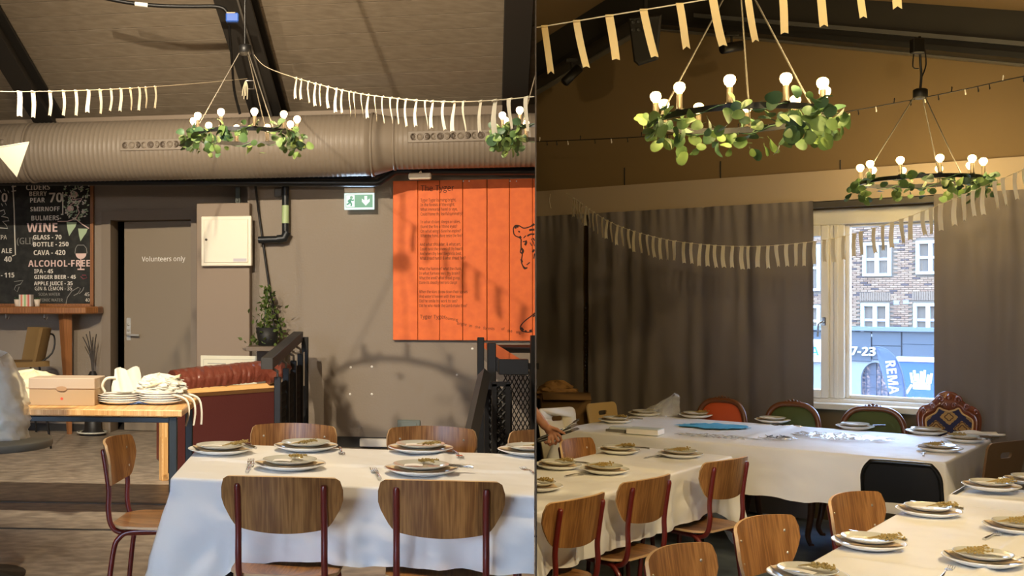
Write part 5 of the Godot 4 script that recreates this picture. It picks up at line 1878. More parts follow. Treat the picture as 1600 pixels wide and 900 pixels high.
func duct_and_pipes() -> void:
	var dp := M.duct_paint as Material
	var ctr := hit(300, 233, OL - vL * 0.62, vL)
	var d := thing("ventilation_duct", "large round brown ventilation duct running under the ceiling along the wall", "duct", ctr, -YAWL)
	var U := func(x: float) -> float:
		return (hit(x, 233, OL - vL * 0.62, vL) - ctr).dot(uL)
	var along := Basis(Vector3(0, 0, -1), PI / 2)    # the lathe's y becomes the duct's x
	var px := ctr.distance_to(Vector3(0, EYE, 0)) / FO * 0.985
	var r0 := 47.0 * px
	var r1 := 39.5 * px
	var y1 := hit(700, 222, OL - vL * 0.62, vL).y - ctr.y
	var mf := Transform3D(Basis(Vector3.UP, deg_to_rad(-YAWL)), ctr)
	var seg := func(ua: float, ub: float, r: float, cy: float) -> MB:
		var prof := [Vector2(r - 0.03, ua), Vector2(r, ua)]
		var x := ua + 0.03
		while x < ub - 0.04:
			prof.append_array([Vector2(r, x), Vector2(r + 0.003, x + 0.005), Vector2(r, x + 0.010)])
			x += 0.044
		prof.append_array([Vector2(r, ub), Vector2(r - 0.03, ub)])
		return MB.new().lathe(prof, 40, Transform3D(along, Vector3(0, cy, 0)))
	part("duct_section", seg.call(-5.0, U.call(52.0), r0, 0.0), dp, d)
	part("duct_section", seg.call(U.call(52.0) + 0.006, U.call(583.0), r0, 0.0), dp, d)
	part("duct_section", seg.call(U.call(617.0), U.call(617.0) + 3.0, r1, y1).move(mf).clip(Plane(-PART.normal, 0.006)).move(mf.affine_inverse()), dp, d)
	# reducer between the two
	var rd := MB.new()
	var ua: float = U.call(583.0)
	var ub: float = U.call(617.0)
	for k in 40:
		var a := TAU * k / 40.0
		var b := TAU * (k + 1) / 40.0
		var p := func(t: float, an: float) -> Vector3:
			var r := lerpf(r0, r1, t)
			return Vector3(lerpf(ua, ub, t), cos(an) * r + y1 * t, sin(an) * r)
		rd.oquad(p.call(0.0, a), p.call(1.0, a), p.call(1.0, b), p.call(0.0, b), 0, Vector3(0, cos(a), sin(a)))
	part("reducer", rd, dp, d)
	for k in [[52.0, r0, 0.0], [583.0, r0, 0.0], [617.0, r1, y1]]:
		part("joint_collar", MB.new().lathe([Vector2(k[1], -0.012), Vector2(k[1] + 0.009, -0.01), Vector2(k[1] + 0.009, 0.01), Vector2(k[1], 0.012)], 40, Transform3D(along, Vector3(U.call(k[0]), k[2], 0))), dp, d)
	# blow-out strips with nozzles
	for s in [[203.0, 306.0, 227.0, r0, 0.0, 10], [640.0, 792.0, 213.0, r1, y1, 14], [-12.0, 30.0, 222.0, r0, 0.0, 4]]:
		var a0: float = U.call(s[0])
		var a1: float = U.call(s[1])
		var hh: float = hit(s[0], s[2], OL - vL * 0.9, vL).y - ctr.y - s[4]
		var an := asin(clampf(hh / s[3], -1, 1))
		var nrm := Vector3(0, sin(an), cos(an))
		var tg := Vector3(0, cos(an), -sin(an))
		var bs := Basis(Vector3.RIGHT, tg, nrm)
		var o: Vector3 = Vector3((a0 + a1) / 2, s[4], 0) + nrm * (s[3] + 0.002)
		var st := part("nozzle_strip", MB.new().box(Vector3(), Vector3(a1 - a0, 0.10, 0.012), 0.003), dp, d, Transform3D(bs, o))
		for i in s[5]:
			var x: float = (i + 0.5) / s[5] * (a1 - a0 - 0.04) - (a1 - a0 - 0.04) / 2
			part("nozzle", MB.new().lathe([Vector2(0.024, 0.0), Vector2(0.031, 0.0), Vector2(0.029, 0.010), Vector2(0.024, 0.010), Vector2(0.024, 0.0)], 14, Transform3D(Basis(Vector3.RIGHT, PI / 2) * Basis(Vector3.BACK, 0.5 * (i % 3 - 1)), Vector3(x, 0, 0.006))).lathe([Vector2(0.024, -0.002), Vector2(0.013, 0.006), Vector2(0, 0.007)], 12, Transform3D(Basis(Vector3.RIGHT, PI / 2), Vector3(x + 0.004 * (i % 3 - 1), 0, 0.006))), mat("nozzle_shade", c8(96, 84, 72), 0.5) if i % 2 == 0 else dp, st)
	# dark pipes and the beam below the duct
	var beam := []
	for k in [[-60.0, 284.0], [300.0, 284.5], [583.0, 286.0], [592.0, 285.0], [616.0, 268.0], [625.0, 267.0], [840.0, 267.0]]:
		beam.append(wl(k[0], k[1], 0.25))
	var blk := mat("pipe_black", c8(30, 33, 36), 0.4, 0.2)
	var bb := MB.new().tube(beam, 0.036, 10).clip(Plane(-PART.normal, 0.006))
	var bo := wl(300, 287, 0.25)
	single("water_pipe", bb.move(Transform3D(Basis(), -bo)), blk, "thick black pipe under the ventilation duct, bending up beside the orange boards", "pipe", bo)
	var tr := []
	for k in [[-60.0, 277.0], [560.0, 278.0], [600.0, 271.0], [620.0, 259.0], [840.0, 259.0]]:
		tr.append(wl(k[0], k[1], 0.12))
	var t2 := MB.new().tube(tr, 0.030, 8).clip(Plane(-PART.normal, 0.006))
	single("cable_conduit", t2.move(Transform3D(Basis(), -bo)), mat("conduit_navy", c8(26, 30, 44), 0.4, 0.2), "navy conduit running right above the thick black pipe", "conduit", bo)
	# drain pipe with elbow
	var dpth := 0.10
	var pp := curve([wl(446, 290, dpth), wl(446, 320, dpth), wl(446, 360, dpth), wl(445, 370, dpth), wl(440, 374, dpth), wl(428, 374, dpth), wl(404, 375, dpth)], 3)
	var po := wl(446, 330, dpth)
	var dr := thing("drain_pipe", "black drain pipe with an elbow and a pale green label below the duct", "pipe", po)
	part("pipe", MB.new().tube(pp.map(func(a): return a - po), 0.034, 12), blk, dr)
	part("coupling", MB.new().tube([wl(448, 362, dpth) - po, wl(444, 372, dpth) - po, wl(434, 374, dpth) - po], 0.043, 12), blk, dr)
	part("pipe_label", MB.new().tube([wl(446, 321, dpth) - po, wl(446, 349, dpth) - po], 0.0355, 12, false), mat("label_green", c8(170, 190, 140), 0.5), dr)
	single("sensor_box", MB.new().box(Vector3(), Vector3(0.075, 0.085, 0.05), 0.008).box(Vector3(0, -0.005, 0.026), Vector3(0.055, 0.02, 0.004), 0.001), mat("sensor_grey", c8(90, 88, 84), 0.5), "small grey sensor box with a white stripe left of the drain pipe", "sensor", wl(435, 301, 0.03), -YAWL)
	# hanging cable
	var cl := curve([wl(398, 281, 0.16), wl(404, 330, 0.05), wl(411, 380, 0.05), wl(418, 430, 0.06), wl(424, 465, 0.07), wl(440, 520, 0.09)], 6)
	var co := wl(411, 380, 0.05)
	single("hanging_cable", MB.new().tube(cl.map(func(a): return a - co), 0.011, 6), M.black_metal, "black cable hanging down the wall to the trailing plant", "cable", co)

func left_back_furniture() -> void:
	# plant on a shelf edge with its trellis
	var pb := wl(418, 540, 0.34)
	var pl := thing("potted_plant", "leafy trailing plant in a black pot by the black railing", "plant", pb, -YAWL)
	part("pot", MB.new().lathe([Vector2(0, 0), Vector2(0.085, 0), Vector2(0.11, 0.17), Vector2(0.10, 0.17), Vector2(0.095, 0.15), Vector2(0, 0.15)], 20), mat("pot_black", c8(26, 26, 25), 0.6), pl)
	part("trellis", MB.new().tube([Vector3(-0.04, 0.1, 0), Vector3(0.0, 0.55, -0.03)], 0.006, 5).tube([Vector3(0.07, 0.1, 0), Vector3(0.02, 0.55, -0.03)], 0.006, 5).tube([Vector3(-0.03, 0.3, 0), Vector3(0.06, 0.3, 0)], 0.005, 5), M.black_metal, pl)
	var lf := MB.new()
	for i in 260:
		var yy := pow(rng.randf(), 1.4) * 0.52
		var sp := lerpf(0.15, 0.04, yy / 0.52)
		var q := Vector3(rng.randfn(0.0, 0.5) * sp * 1.3, yy + 0.03, rng.randfn(0.02, 0.4) * sp)
		var bs := Basis.from_euler(Vector3(rng.randf_range(-1, 1), rng.randf() * TAU, rng.randf() * TAU))
		for z in [-1.0, 1.0]:
			lf.oquad(q, q + bs * Vector3(0.016, 0.02, 0), q + bs * Vector3(0, 0.055, 0.006), q + bs * Vector3(-0.016, 0.02, 0), -1, bs * Vector3(0, 0, z))
	var lo := part("foliage", lf, mat("plant_green", c8(104, 124, 58), 0.6), pl)
	lo.set_meta("kind", "stuff")
	part("stem", MB.new().tube([Vector3(0, 0.12, 0), Vector3(-0.02, 0.3, 0), Vector3(0.0, 0.5, -0.02)], 0.006, 5), M.leaf_2, pl)
	# shelf that carries the plant
	var sh := single("plant_shelf", MB.new().box(Vector3(0, -0.02, 0), Vector3(0.30, 0.04, 0.5), 0.004).box(Vector3(0, -0.50, -0.2), Vector3(0.26, 0.92, 0.1), 0.004), mat("shelf_brown", c8(112, 98, 84), 0.6), "brown-grey ledge under the potted plant", "shelf", pb - vL * 0.02, -YAWL)
	# booth sofa: wooden framed back in dark red cloth, brown leather roll above
	var s0 := onh(252, 751, 0.0)
	var s1 := at(424, 603, s0.z * -1.0 + 0.5)
	var dir := (s1 - s0) * Vector3(1, 0, 1)
	var sw := dir.length() + 0.05
	var syaw := -rad_to_deg(atan2(dir.z, dir.x))
	var bt := thing("booth_sofa", "booth sofa seen from behind, dark red cloth back and brown leather cushion", "sofa", s0, syaw)
	var sd := dir.normalized()
	var hh := at(290, 613, s0.z * -1.0 + 0.1).y
	var h2 := s1.y
	part("back_panel", MB.new().prism(PackedVector2Array([Vector2(0.03, 0.03), Vector2(sw, 0.03), Vector2(sw, h2 - 0.03), Vector2(0.03, hh - 0.03)]), -0.03, 0.0), bumpy(mat("red_cloth", c8(78, 27, 22), 0.9), 0.2, 2.0, 0.3, 8), bt)
	part("frame_post", MB.new().box(Vector3(0.02, hh / 2, 0.0), Vector3(0.055, hh, 0.06), 0.005), M.pine, bt)
	part("frame_foot", MB.new().box(Vector3(0.10, 0.03, 0.0), Vector3(0.2, 0.05, 0.06), 0.005), M.pine, bt)
	part("top_rail", MB.new().tube([Vector3(0.0, hh - 0.01, 0.0), Vector3(sw, h2 - 0.01, 0.0)], 0.036, 4, true, -1, false, 1.2), M.pine, bt)
	var cu := MB.new()
	var lz := noise(55, 1.0, 2)
	var cur := MB.new()
	var lea := bumpy(mat("leather_brown", c8(112, 56, 42), 0.3, 0.0, 0.6), 0.03, 3.0, 0.4, 12)
	cu.slab(func(u: float, w: float) -> Vector3:
		var x := lerpf(0.14, sw + 0.02, u)
		var a := lerpf(-0.5, 3.6, w)
		var b := lerpf(hh, h2, u) + 0.07
		return Vector3(x, b + sin(a) * 0.10 * (1.0 - 0.10 * pow(absf(u * 2 - 1), 6)) + 0.006 * lz.get_noise_2d(u * 26.0, w * 2.0) + 0.03 * u, -0.10 + cos(a) * 0.11 + 0.012 * lz.get_noise_2d(u * 22.0 + 40.0, w * 1.5)), 0.02, 70, 10)
	part("leather_cushion", cu, lea, bt)
	part("cushion_end", MB.new().tube([Vector3(0.14, hh + 0.07, -0.1), Vector3(0.15, hh + 0.07, -0.1)], 0.10, 14), lea, bt)
	part("cushion_fold", MB.new().tube(curve([Vector3(sw - 0.1, h2 + 0.06, 0.02), Vector3(sw, h2 + 0.09, 0.02), Vector3(sw + 0.09, h2 + 0.17, 0.02)], 4), 0.05, 10), lea, bt)
	part("seat", MB.new().box(Vector3(sw / 2 + 0.1, 0.24, -0.4), Vector3(sw - 0.3, 0.42, 0.6), 0.04), lea, bt)
	# left railing of the stairs
	var ra := at(417, 559, 8.2)
	var rb := at(466, 518, 10.1)
	railing_left(ra, rb)
	railing_right()
	# pine table with dark steel legs
	var top := 0.74
	var a := onh(284, 641, top)
	var b := onh(311, 621, top)
	var ud := -(uL.rotated(Vector3.UP, deg_to_rad(4.0)))
	var qa := a + ud * 2.6
	var qb := b + ud * 2.6
	var ct := (a + b + qa + qb) / 4
	ct.y = 0
	var pt := thing("pine_table", "pale pine table with dark steel legs, holding the box and the piles of bags", "table", ct)
	var pg := PackedVector2Array()
	for p in [a, b, qb, qa]:
		pg.append(Vector2(p.x - ct.x, -(p.z - ct.z)))
	part("tabletop", MB.new().prism(pg, -0.042, 0.0, Transform3D(Basis(Vector3.RIGHT, -PI / 2), Vector3(0, top, 0)), 0.006), M.pine, pt)
	var st := mat("leg_steel", c8(54, 60, 62), 0.4, 0.4)
	var fr := MB.new()
	var al := a.lerp(b, 0.06) + ud * 0.06 - ct
	var bl := a.lerp(b, 0.92) + ud * 0.06 - ct
	for p in [[al, ud * 2.45]]:
		var m: Vector3 = p[0] + p[1] * 0.5
		fr.box(Vector3(m.x, top - 0.066, m.z), Vector3(2.45, 0.032, 0.03), 0.003, Basis(Vector3.UP, atan2(ud.z, -ud.x)))
	part("apron", fr, st, pt)
	for p in [al, bl, al + ud * 2.4, bl + ud * 2.4]:
		part("leg", MB.new().box(Vector3(p.x, (top - 0.045) / 2, p.z), Vector3(0.05, top - 0.045, 0.05), 0.004), st, pt)
	# on it: kraft shoe box
	var yb := deg_to_rad(-6.0)
	var bx0 := onh(46, 634, top)
	var bx1 := onh(152, 634, top)
	var bw := bx0.distance_to(bx1)
	var bh := 43.0 / FO * -bx0.z
	var sb := thing("shoe_box", "brown cardboard shoe box with its lid on, standing on the pine table", "box", (bx0 + bx1) / 2 + Vector3(0, 0.001, -0.13), -5.0)
	part("box_body", MB.new().box(Vector3(0, bh * 0.42, 0), Vector3(bw * 0.985, bh * 0.84, 0.25), 0.002), mat("carton", c8(166, 142, 110), 0.8), sb)
	part("lid", MB.new().box(Vector3(0, bh * 0.80, 0.001), Vector3(bw, bh * 0.40, 0.262), 0.004), mat("carton_lid", c8(176, 158, 138), 0.8), sb)
	part("thumb_notch", MB.new().prism(ngon(0.035, 14, Vector2(0.0, bh * 0.615), 0.45), 0.1325, 0.1335), mat("carton_dark", c8(160, 128, 96), 0.8), sb)
	part("red_mark", MB.new().prism(ngon(0.009, 10, Vector2(0.0, bh * 0.25)), 0.125, 0.127), mat("mark_red", c8(200, 76, 52), 0.7), sb)
	text("SIZE 42", 0.012, Vector3(-bw * 0.42, bh * 0.86, 0.1325), sb, mat("print_grey", c8(150, 128, 112), 0.8)) if false else null
	# cream sheet bundle between the box and the foil bag
	var cs := onh(55, 632, top) + Vector3(0, 0, -0.2)
	single("folded_sheet", crumple(0.24, 0.20, 0.2, 91, 0.3, true), mat("sheet_cream", c8(206, 196, 164), 0.8), "cream folded sheet bundle behind the shoe box", "fabric", cs + Vector3(-0.06, 0, -0.02), -8.0)
	# stacks of plates with bunting and bags
	for k in [[183.0, 634.0, 4, "stack of white plates beside the shoe box, under a standing paper bag"], [246.0, 634.0, 5, "stack of white plates near the table's right end, under tangled bunting"]]:
		var c0 := onh(k[0], k[1], top) + Vector3(0, 0.001, -0.14)
		for i in k[2]:
			var dp := thing("stacked_plate", "%s, number %s from the bottom" % ["white plate under the paper bag" if k[2] == 4 else "white plate under the tangled bunting", ["one", "two", "three", "four", "five"][i]], "plate", c0 + Vector3(rng.randf_range(-0.006, 0.006), i * 0.014, rng.randf_range(-0.006, 0.006)), 0.0, "stacked plates on the pine table")
			inst("plate_body", kit.left.dinner, M.porcelain, dp)
	var bgp := onh(191, 634, top) + Vector3(0, 0.078, -0.14)
	var bag := thing("paper_bag", "white paper carrier bag with a loop handle standing on the plates", "bag", bgp, -12.0)
	part("bag_body", MB.new().slab(func(u: float, w: float) -> Vector3:
		var x := lerpf(-0.085, 0.105, u) + 0.03 * w * (u - 0.4)
		return Vector3(x * (1.0 - 0.28 * w), w * (0.15 + 0.012 * sin(u * 9.0) - 0.035 * maxf(0.0, 0.35 - u)), 0.035 * sin(u * PI) * (1 - 0.5 * w) + 0.012 * sin(u * 14.0 + w * 4)), 0.022, 14, 8), mat("bag_white", c8(208, 204, 190), 0.7), bag)
	part("bag_handle", MB.new().tube(curve([Vector3(-0.06, 0.09, 0.02), Vector3(-0.11, 0.085, 0.05), Vector3(-0.135, 0.04, 0.06), Vector3(-0.12, 0.0, 0.05)], 5), 0.009, 6), M.bag_white, bag)
	var tb := onh(246, 634, top) + Vector3(0, 0.072, -0.14)
	var tg := thing("bunting_heap", "heap of tangled white bunting ribbons on the right plate stack", "bunting", tb)
	part("ribbon_heap", crumple(0.17, 0.12, 0.10, 93, 0.5, false), M.bag_white, tg)
	part("paper_fold", MB.new().slab(func(u: float, w: float) -> Vector3: return Vector3(lerpf(-0.10, 0.13, u), 0.03 + u * 0.07 + 0.015 * sin(w * 3), (w - 0.5) * 0.14 + 0.03 * sin(u * 5)), 0.006, 8, 5), M.sheet_cream, tg)
	for i in 3:
		var e0 := Vector3(0.17 + 0.035 * i, -0.03, 0.12 - i * 0.05)
		part("loose_ribbon", MB.new().tube(curve([e0 + Vector3(-0.12, 0.03, -0.04), e0, e0 + Vector3(0.03, -0.07, 0.03), e0 + Vector3(0.01 + 0.01 * i, -0.17, 0.035)], 4), 0.009, 5, true, 0, false, 0.2), M.bag_white, tg)
	single("blue_packet", MB.new().slab(func(u: float, w: float) -> Vector3: return Vector3((u - 0.5) * 0.13, 0.012 + 0.008 * sin(u * 9) * sin(w * 4), (w - 0.5) * 0.10), 0.010, 6, 5), mat("packet_blue", c8(84, 110, 160), 0.4), "small blue packet between the two plate stacks", "packet", onh(213, 634, top) + Vector3(0, 0.0, -0.10), 10.0)
	# dark round table with the foil bag
	var rc := onh(-22, 685, 0.70)
	var rt := thing("round_table", "dark grey round table at the left edge of the view", "table", Vector3(rc.x, 0, rc.z))
	part("tabletop", MB.new().lathe([Vector2(0, 0.66), Vector2(0.330, 0.66), Vector2(0.337, 0.668), Vector2(0.337, 0.694), Vector2(0.331, 0.70), Vector2(0, 0.70)], 48), mat("table_grey", c8(98, 98, 92), 0.5), rt)
	part("column", MB.new().lathe([Vector2(0.2, 0), Vector2(0.2, 0.012), Vector2(0.03, 0.03), Vector2(0.03, 0.66)], 20), M.black_metal, rt)
	var fb := onh(-6, 684, 0.70)
	single("packed_cloth", crumple(0.14, 0.36, 0.12, 99, 0.28, true), mat("cloth_pale", c8(226, 218, 200), 0.8), "pale folded cloth packed inside the clear plastic sack", "cloth", fb)
	single("plastic_bag", crumple(0.165, 0.42, 0.145, 97, 0.36, true), film_white(), "crinkled clear plastic sack bulging on the dark round table", "bag", fb, 0.0)
	# candle stand with a dried stalk by the door
	var vb := Vector3(0, 0, 0) + hit(145, 670, OL + vL * 0.5, vL)
	var vs := thing("floor_vase", "dark floor vase with a thin dried stalk beside the door frame", "vase", Vector3(vb.x, 0, vb.z))
	part("vase", MB.new().lathe([Vector2(0, 0), Vector2(0.14, 0), Vector2(0.14, 0.02), Vector2(0.09, 0.05), Vector2(0.08, 0.25), Vector2(0.10, 0.42), Vector2(0.06, 0.60), Vector2(0.03, 0.66)], 18), mat("vase_dark", c8(30, 28, 27), 0.5), vs)
	var stalk := MB.new()
	for i in 5:
		stalk.tube(curve([Vector3(0, 0.6, 0), Vector3(-0.03 + 0.01 * i, 0.85, 0), Vector3(-0.10 + 0.035 * i, 1.02 + 0.03 * (i % 3), 0.02)], 4), 0.006, 5)
	part("stalk", stalk, mat("stalk_grey", c8(64, 58, 54), 0.8), vs)
	part("candle_plate", MB.new().lathe([Vector2(0.06, 0.0), Vector2(0.16, 0.004), Vector2(0.165, 0.018), Vector2(0.15, 0.02)], 20, Transform3D(Basis(), Vector3(0, 0.02, 0.02))), M.glaze_grey, vs)
	# olive chair at the bar
	var oc := onh(36, 700, 0.0) * Vector3(1, 0, 1)
	var ocp := at(30, 568, 10.6)
	var och := thing("shell_chair", "olive upholstered low-back chair behind the pine table", "chair", Vector3(ocp.x, 0, ocp.z), -62.0)
	var ol := mat("olive_cloth", c8(112, 86, 46), 0.8)
	var sy := ocp.y
	part("seat", MB.new().slab(func(u: float, w: float) -> Vector3: return Vector3((u - 0.5) * 0.46, sy + 0.02 * pow(w - 0.5, 2), (w - 0.5) * 0.46), 0.05, 8, 8), ol, och)
	part("backrest", MB.new().slab(func(u: float, w: float) -> Vector3: return Vector3((u - 0.5) * (0.42 + 0.04 * w), sy + 0.0 + w * 0.34, -0.22 - 0.07 * w + 0.14 * pow(u * 2 - 1, 2)), 0.035, 10, 6), ol, och)
	part("back_frame", MB.new().tube(curve([Vector3(-0.17, sy - 0.02, -0.1), Vector3(-0.17, sy + 0.10, -0.27), Vector3(-0.14, sy + 0.26, -0.30), Vector3(0.14, sy + 0.26, -0.30), Vector3(0.17, sy + 0.10, -0.27), Vector3(0.17, sy - 0.02, -0.1)], 4), 0.009, 6), M.black_metal, och)
	for k in [[-1, -1], [1, -1], [-1, 1], [1, 1]]:
		part("leg", MB.new().tube([Vector3(k[0] * 0.16, sy - 0.02, k[1] * 0.15), Vector3(k[0] * 0.24, 0, k[1] * 0.24)], 0.011, 6), M.black_metal, och)

# a crumpled lump: half axes rx and rz on the plan, height h
func crumple(rx: float, h: float, rz: float, sd: int, rough: float, tall: bool) -> MB:
	var b := MB.new()
	var nz := noise(sd, 1.0, 3)
	var rows := []
	var n := 40
	var m := 22
	for i in m + 1:
		var row := []
		var t := float(i) / m
		for k in n + 1:
			var a := TAU * (k % n) / n
			var pr := sqrt(maxf(0.0, 1.0 - pow(t, 2.2 if not tall else 3.0)))
			var dir := Vector3(cos(a), t * 1.6, sin(a))
			var cr := 1.0 + rough * (absf(nz.get_noise_3dv(dir * 2.2)) * 1.1 - 0.25) + rough * 0.4 * (absf(nz.get_noise_3dv(dir * 6.5)) - 0.2)
			row.append(Vector3(cos(a) * rx * pr * cr, t * h * (1.0 + 0.15 * nz.get_noise_3dv(dir * 1.7)), sin(a) * rz * pr * cr))
		rows.append(row)
	for i in m:
		for k in n:
			var c := Vector3(0, h * 0.3, 0)
			var o: Vector3 = rows[i][k] - c
			b.oquad(rows[i][k], rows[i][k + 1], rows[i + 1][k + 1], rows[i + 1][k], -1 if rough > 0.4 else 0, o)
	return b

# expanded metal: slanting strands both ways within a w x h field, in the x-y plane
func mesh_field(w: float, h: float, step: float, r: float, slant := 2.0) -> MB:
	var b := MB.new()
	for s in [-1.0, 1.0]:
		var x := -h / slant
		while x < w + h / slant:
			var p0 := Vector2(x, 0)
			var p1 := Vector2(x + s * h / slant, h)
			var t0 := 0.0
			var t1 := 1.0
			var dx := p1.x - p0.x
			var ta := (0.0 - p0.x) / dx
			var tb := (w - p0.x) / dx
			t0 = maxf(t0, minf(ta, tb))
			t1 = minf(t1, maxf(ta, tb))
			if t1 > t0:
				var q0 := p0.lerp(p1, t0)
				var q1 := p0.lerp(p1, t1)
				b.tube([Vector3(q0.x, q0.y, 0), Vector3(q1.x, q1.y, 0)], r, 4, false, -1)
			x += step
	return b

func railing_left(a: Vector3, b: Vector3) -> void:
	var d := b - a
	var flat := d * Vector3(1, 0, 1)
	var L := flat.length()
	var t := thing("stair_railing", "black steel stair railing beside the booth sofa, seen end on", "railing", Vector3(a.x, 0, a.z), -rad_to_deg(atan2(flat.z, flat.x)))
	var ya := a.y
	var yb := b.y
	part("top_rail", MB.new().prism(PackedVector2Array([Vector2(0, ya - 0.085), Vector2(L, yb - 0.085), Vector2(L, yb), Vector2(0, ya)]), -0.045, 0.045, Transform3D(), 0.004), M.dark_beam, t)
	var n := 4
	for i in n:
		var x := L * (i + 0.3) / n
		var y := lerpf(ya, yb, x / L)
		part("post", MB.new().box(Vector3(x, (y - 0.16) / 2, 0.06), Vector3(0.04, y - 0.16, 0.05), 0.004), M.black_metal, t)
		part("rail_bracket", MB.new().tube([Vector3(x, y - 0.16, 0.06), Vector3(x, y - 0.12, 0.06), Vector3(x, y - 0.085, 0.0)], 0.011, 6), mat("bracket_steel", c8(110, 106, 100), 0.4, 0.5), t)
		if i < n - 1:
			var w := L / n - 0.05
			part("mesh_panel", mesh_field(w, y - 0.3, 0.06, 0.006).move(Transform3D(Basis(), Vector3(x + 0.03, 0.08, 0.06))), M.black_metal, t)
	part("end_post", MB.new().box(Vector3(L + 0.02, (yb - 0.05) / 2, 0.06), Vector3(0.06, yb - 0.05, 0.06), 0.004), M.black_metal, t)
	part("reflector", MB.new().box(Vector3(L * 0.83, 0.80, 0.09), Vector3(0.03, 0.3, 0.01), 0.002), M.card_white, t)

func railing_right() -> void:
	var blk := M.black_metal as Material
	# near end of the level rail, its far end at the wall
	var a := at(797, 561, 7.6)
	var b := at(760, 536, 9.9)
	var d := (b - a) * Vector3(1, 0, 1)
	var L := d.length()
	var t := thing("stair_railing", "black stair railing with expanded metal panels below the orange boards", "railing", Vector3(a.x, 0, a.z), -rad_to_deg(atan2(d.z, d.x)))
	part("top_rail", MB.new().prism(PackedVector2Array([Vector2(0, a.y - 0.105), Vector2(L, b.y - 0.105), Vector2(L, b.y), Vector2(0, a.y)]), -0.075, 0.075, Transform3D(), 0.005), mat("rail_gloss", c8(34, 32, 30), 0.16, 0.2, 0.8), t)
	part("end_cross", MB.new().box(Vector3(0.0, a.y - 0.0525, 0.02), Vector3(0.09, 0.105, 0.20), 0.004), blk, t)
	var inv := t.transform.affine_inverse()
	# sloping handrail going down to the left
	var h0 := inv * at(757, 585, 7.7)
	var h1 := inv * at(734, 690, 6.4)
	part("handrail", MB.new().tube([h0, h1], 0.045, 4, true, -1), M.dark_beam, t)
	part("post", MB.new().box(inv * at(751, 620, 8.4), Vector3(0.05, 0.9, 0.05), 0.004), blk, t)
	part("post", MB.new().box(inv * at(768, 640, 7.9), Vector3(0.06, 0.95, 0.06), 0.004), blk, t)
	# dark louvre-like panels of mesh behind the handrail
	for k in [[760.0, 796.0, 612.0, 7.5], [772.0, 793.0, 600.0, 7.3]]:
		var p0 := at(k[0], 720, k[3])
		var p1 := at(k[1], k[2], k[3])
		var w := p1.x - p0.x
		var hgt := p1.y - p0.y
		part("mesh_panel", mesh_field(w, hgt, 0.045, 0.008, 1.2).move(inv * Transform3D(Basis(), p0)), blk, t)
		part("panel_frame", MB.new().box(Vector3(0, hgt / 2, 0), Vector3(0.03, hgt, 0.03)).box(Vector3(w, hgt / 2, 0), Vector3(0.03, hgt, 0.03)).box(Vector3(w / 2, hgt, 0), Vector3(w + 0.03, 0.03, 0.03)).move(inv * Transform3D(Basis(), p0)), blk, t)
	# the pale expanded metal panel on the right, framed in black
	var e0 := at(786, 700, 9.2)
	var e1 := at(832, 572, 9.2)
	var w2 := e1.x - e0.x
	var h2 := e1.y - e0.y
	part("mesh_panel", mesh_field(w2, h2, 0.036, 0.0045, 1.9).move(inv * Transform3D(Basis(), e0)), blk, t)
	part("panel_frame", MB.new().box(Vector3(w2 / 2, h2, 0), Vector3(w2 + 0.1, 0.05, 0.04)).box(Vector3(w2, h2 / 2, 0), Vector3(0.05, h2, 0.04)).move(inv * Transform3D(Basis(), e0)), blk, t)
	part("end_post", MB.new().box(Vector3(0, 0.55, 0), Vector3(0.05, 1.14, 0.05), 0.004).move(Transform3D(Basis(), at(834, 700, 9.0) * Vector3(1, 0, 1))).clip(Plane(-PART.normal, 0.006)).move(inv), blk, t)
	part("back_bar", MB.new().tube([at(760, 545, 9.9), at(833, 545, 9.4)], 0.035, 4).clip(Plane(-PART.normal, 0.006)).move(inv), blk, t)

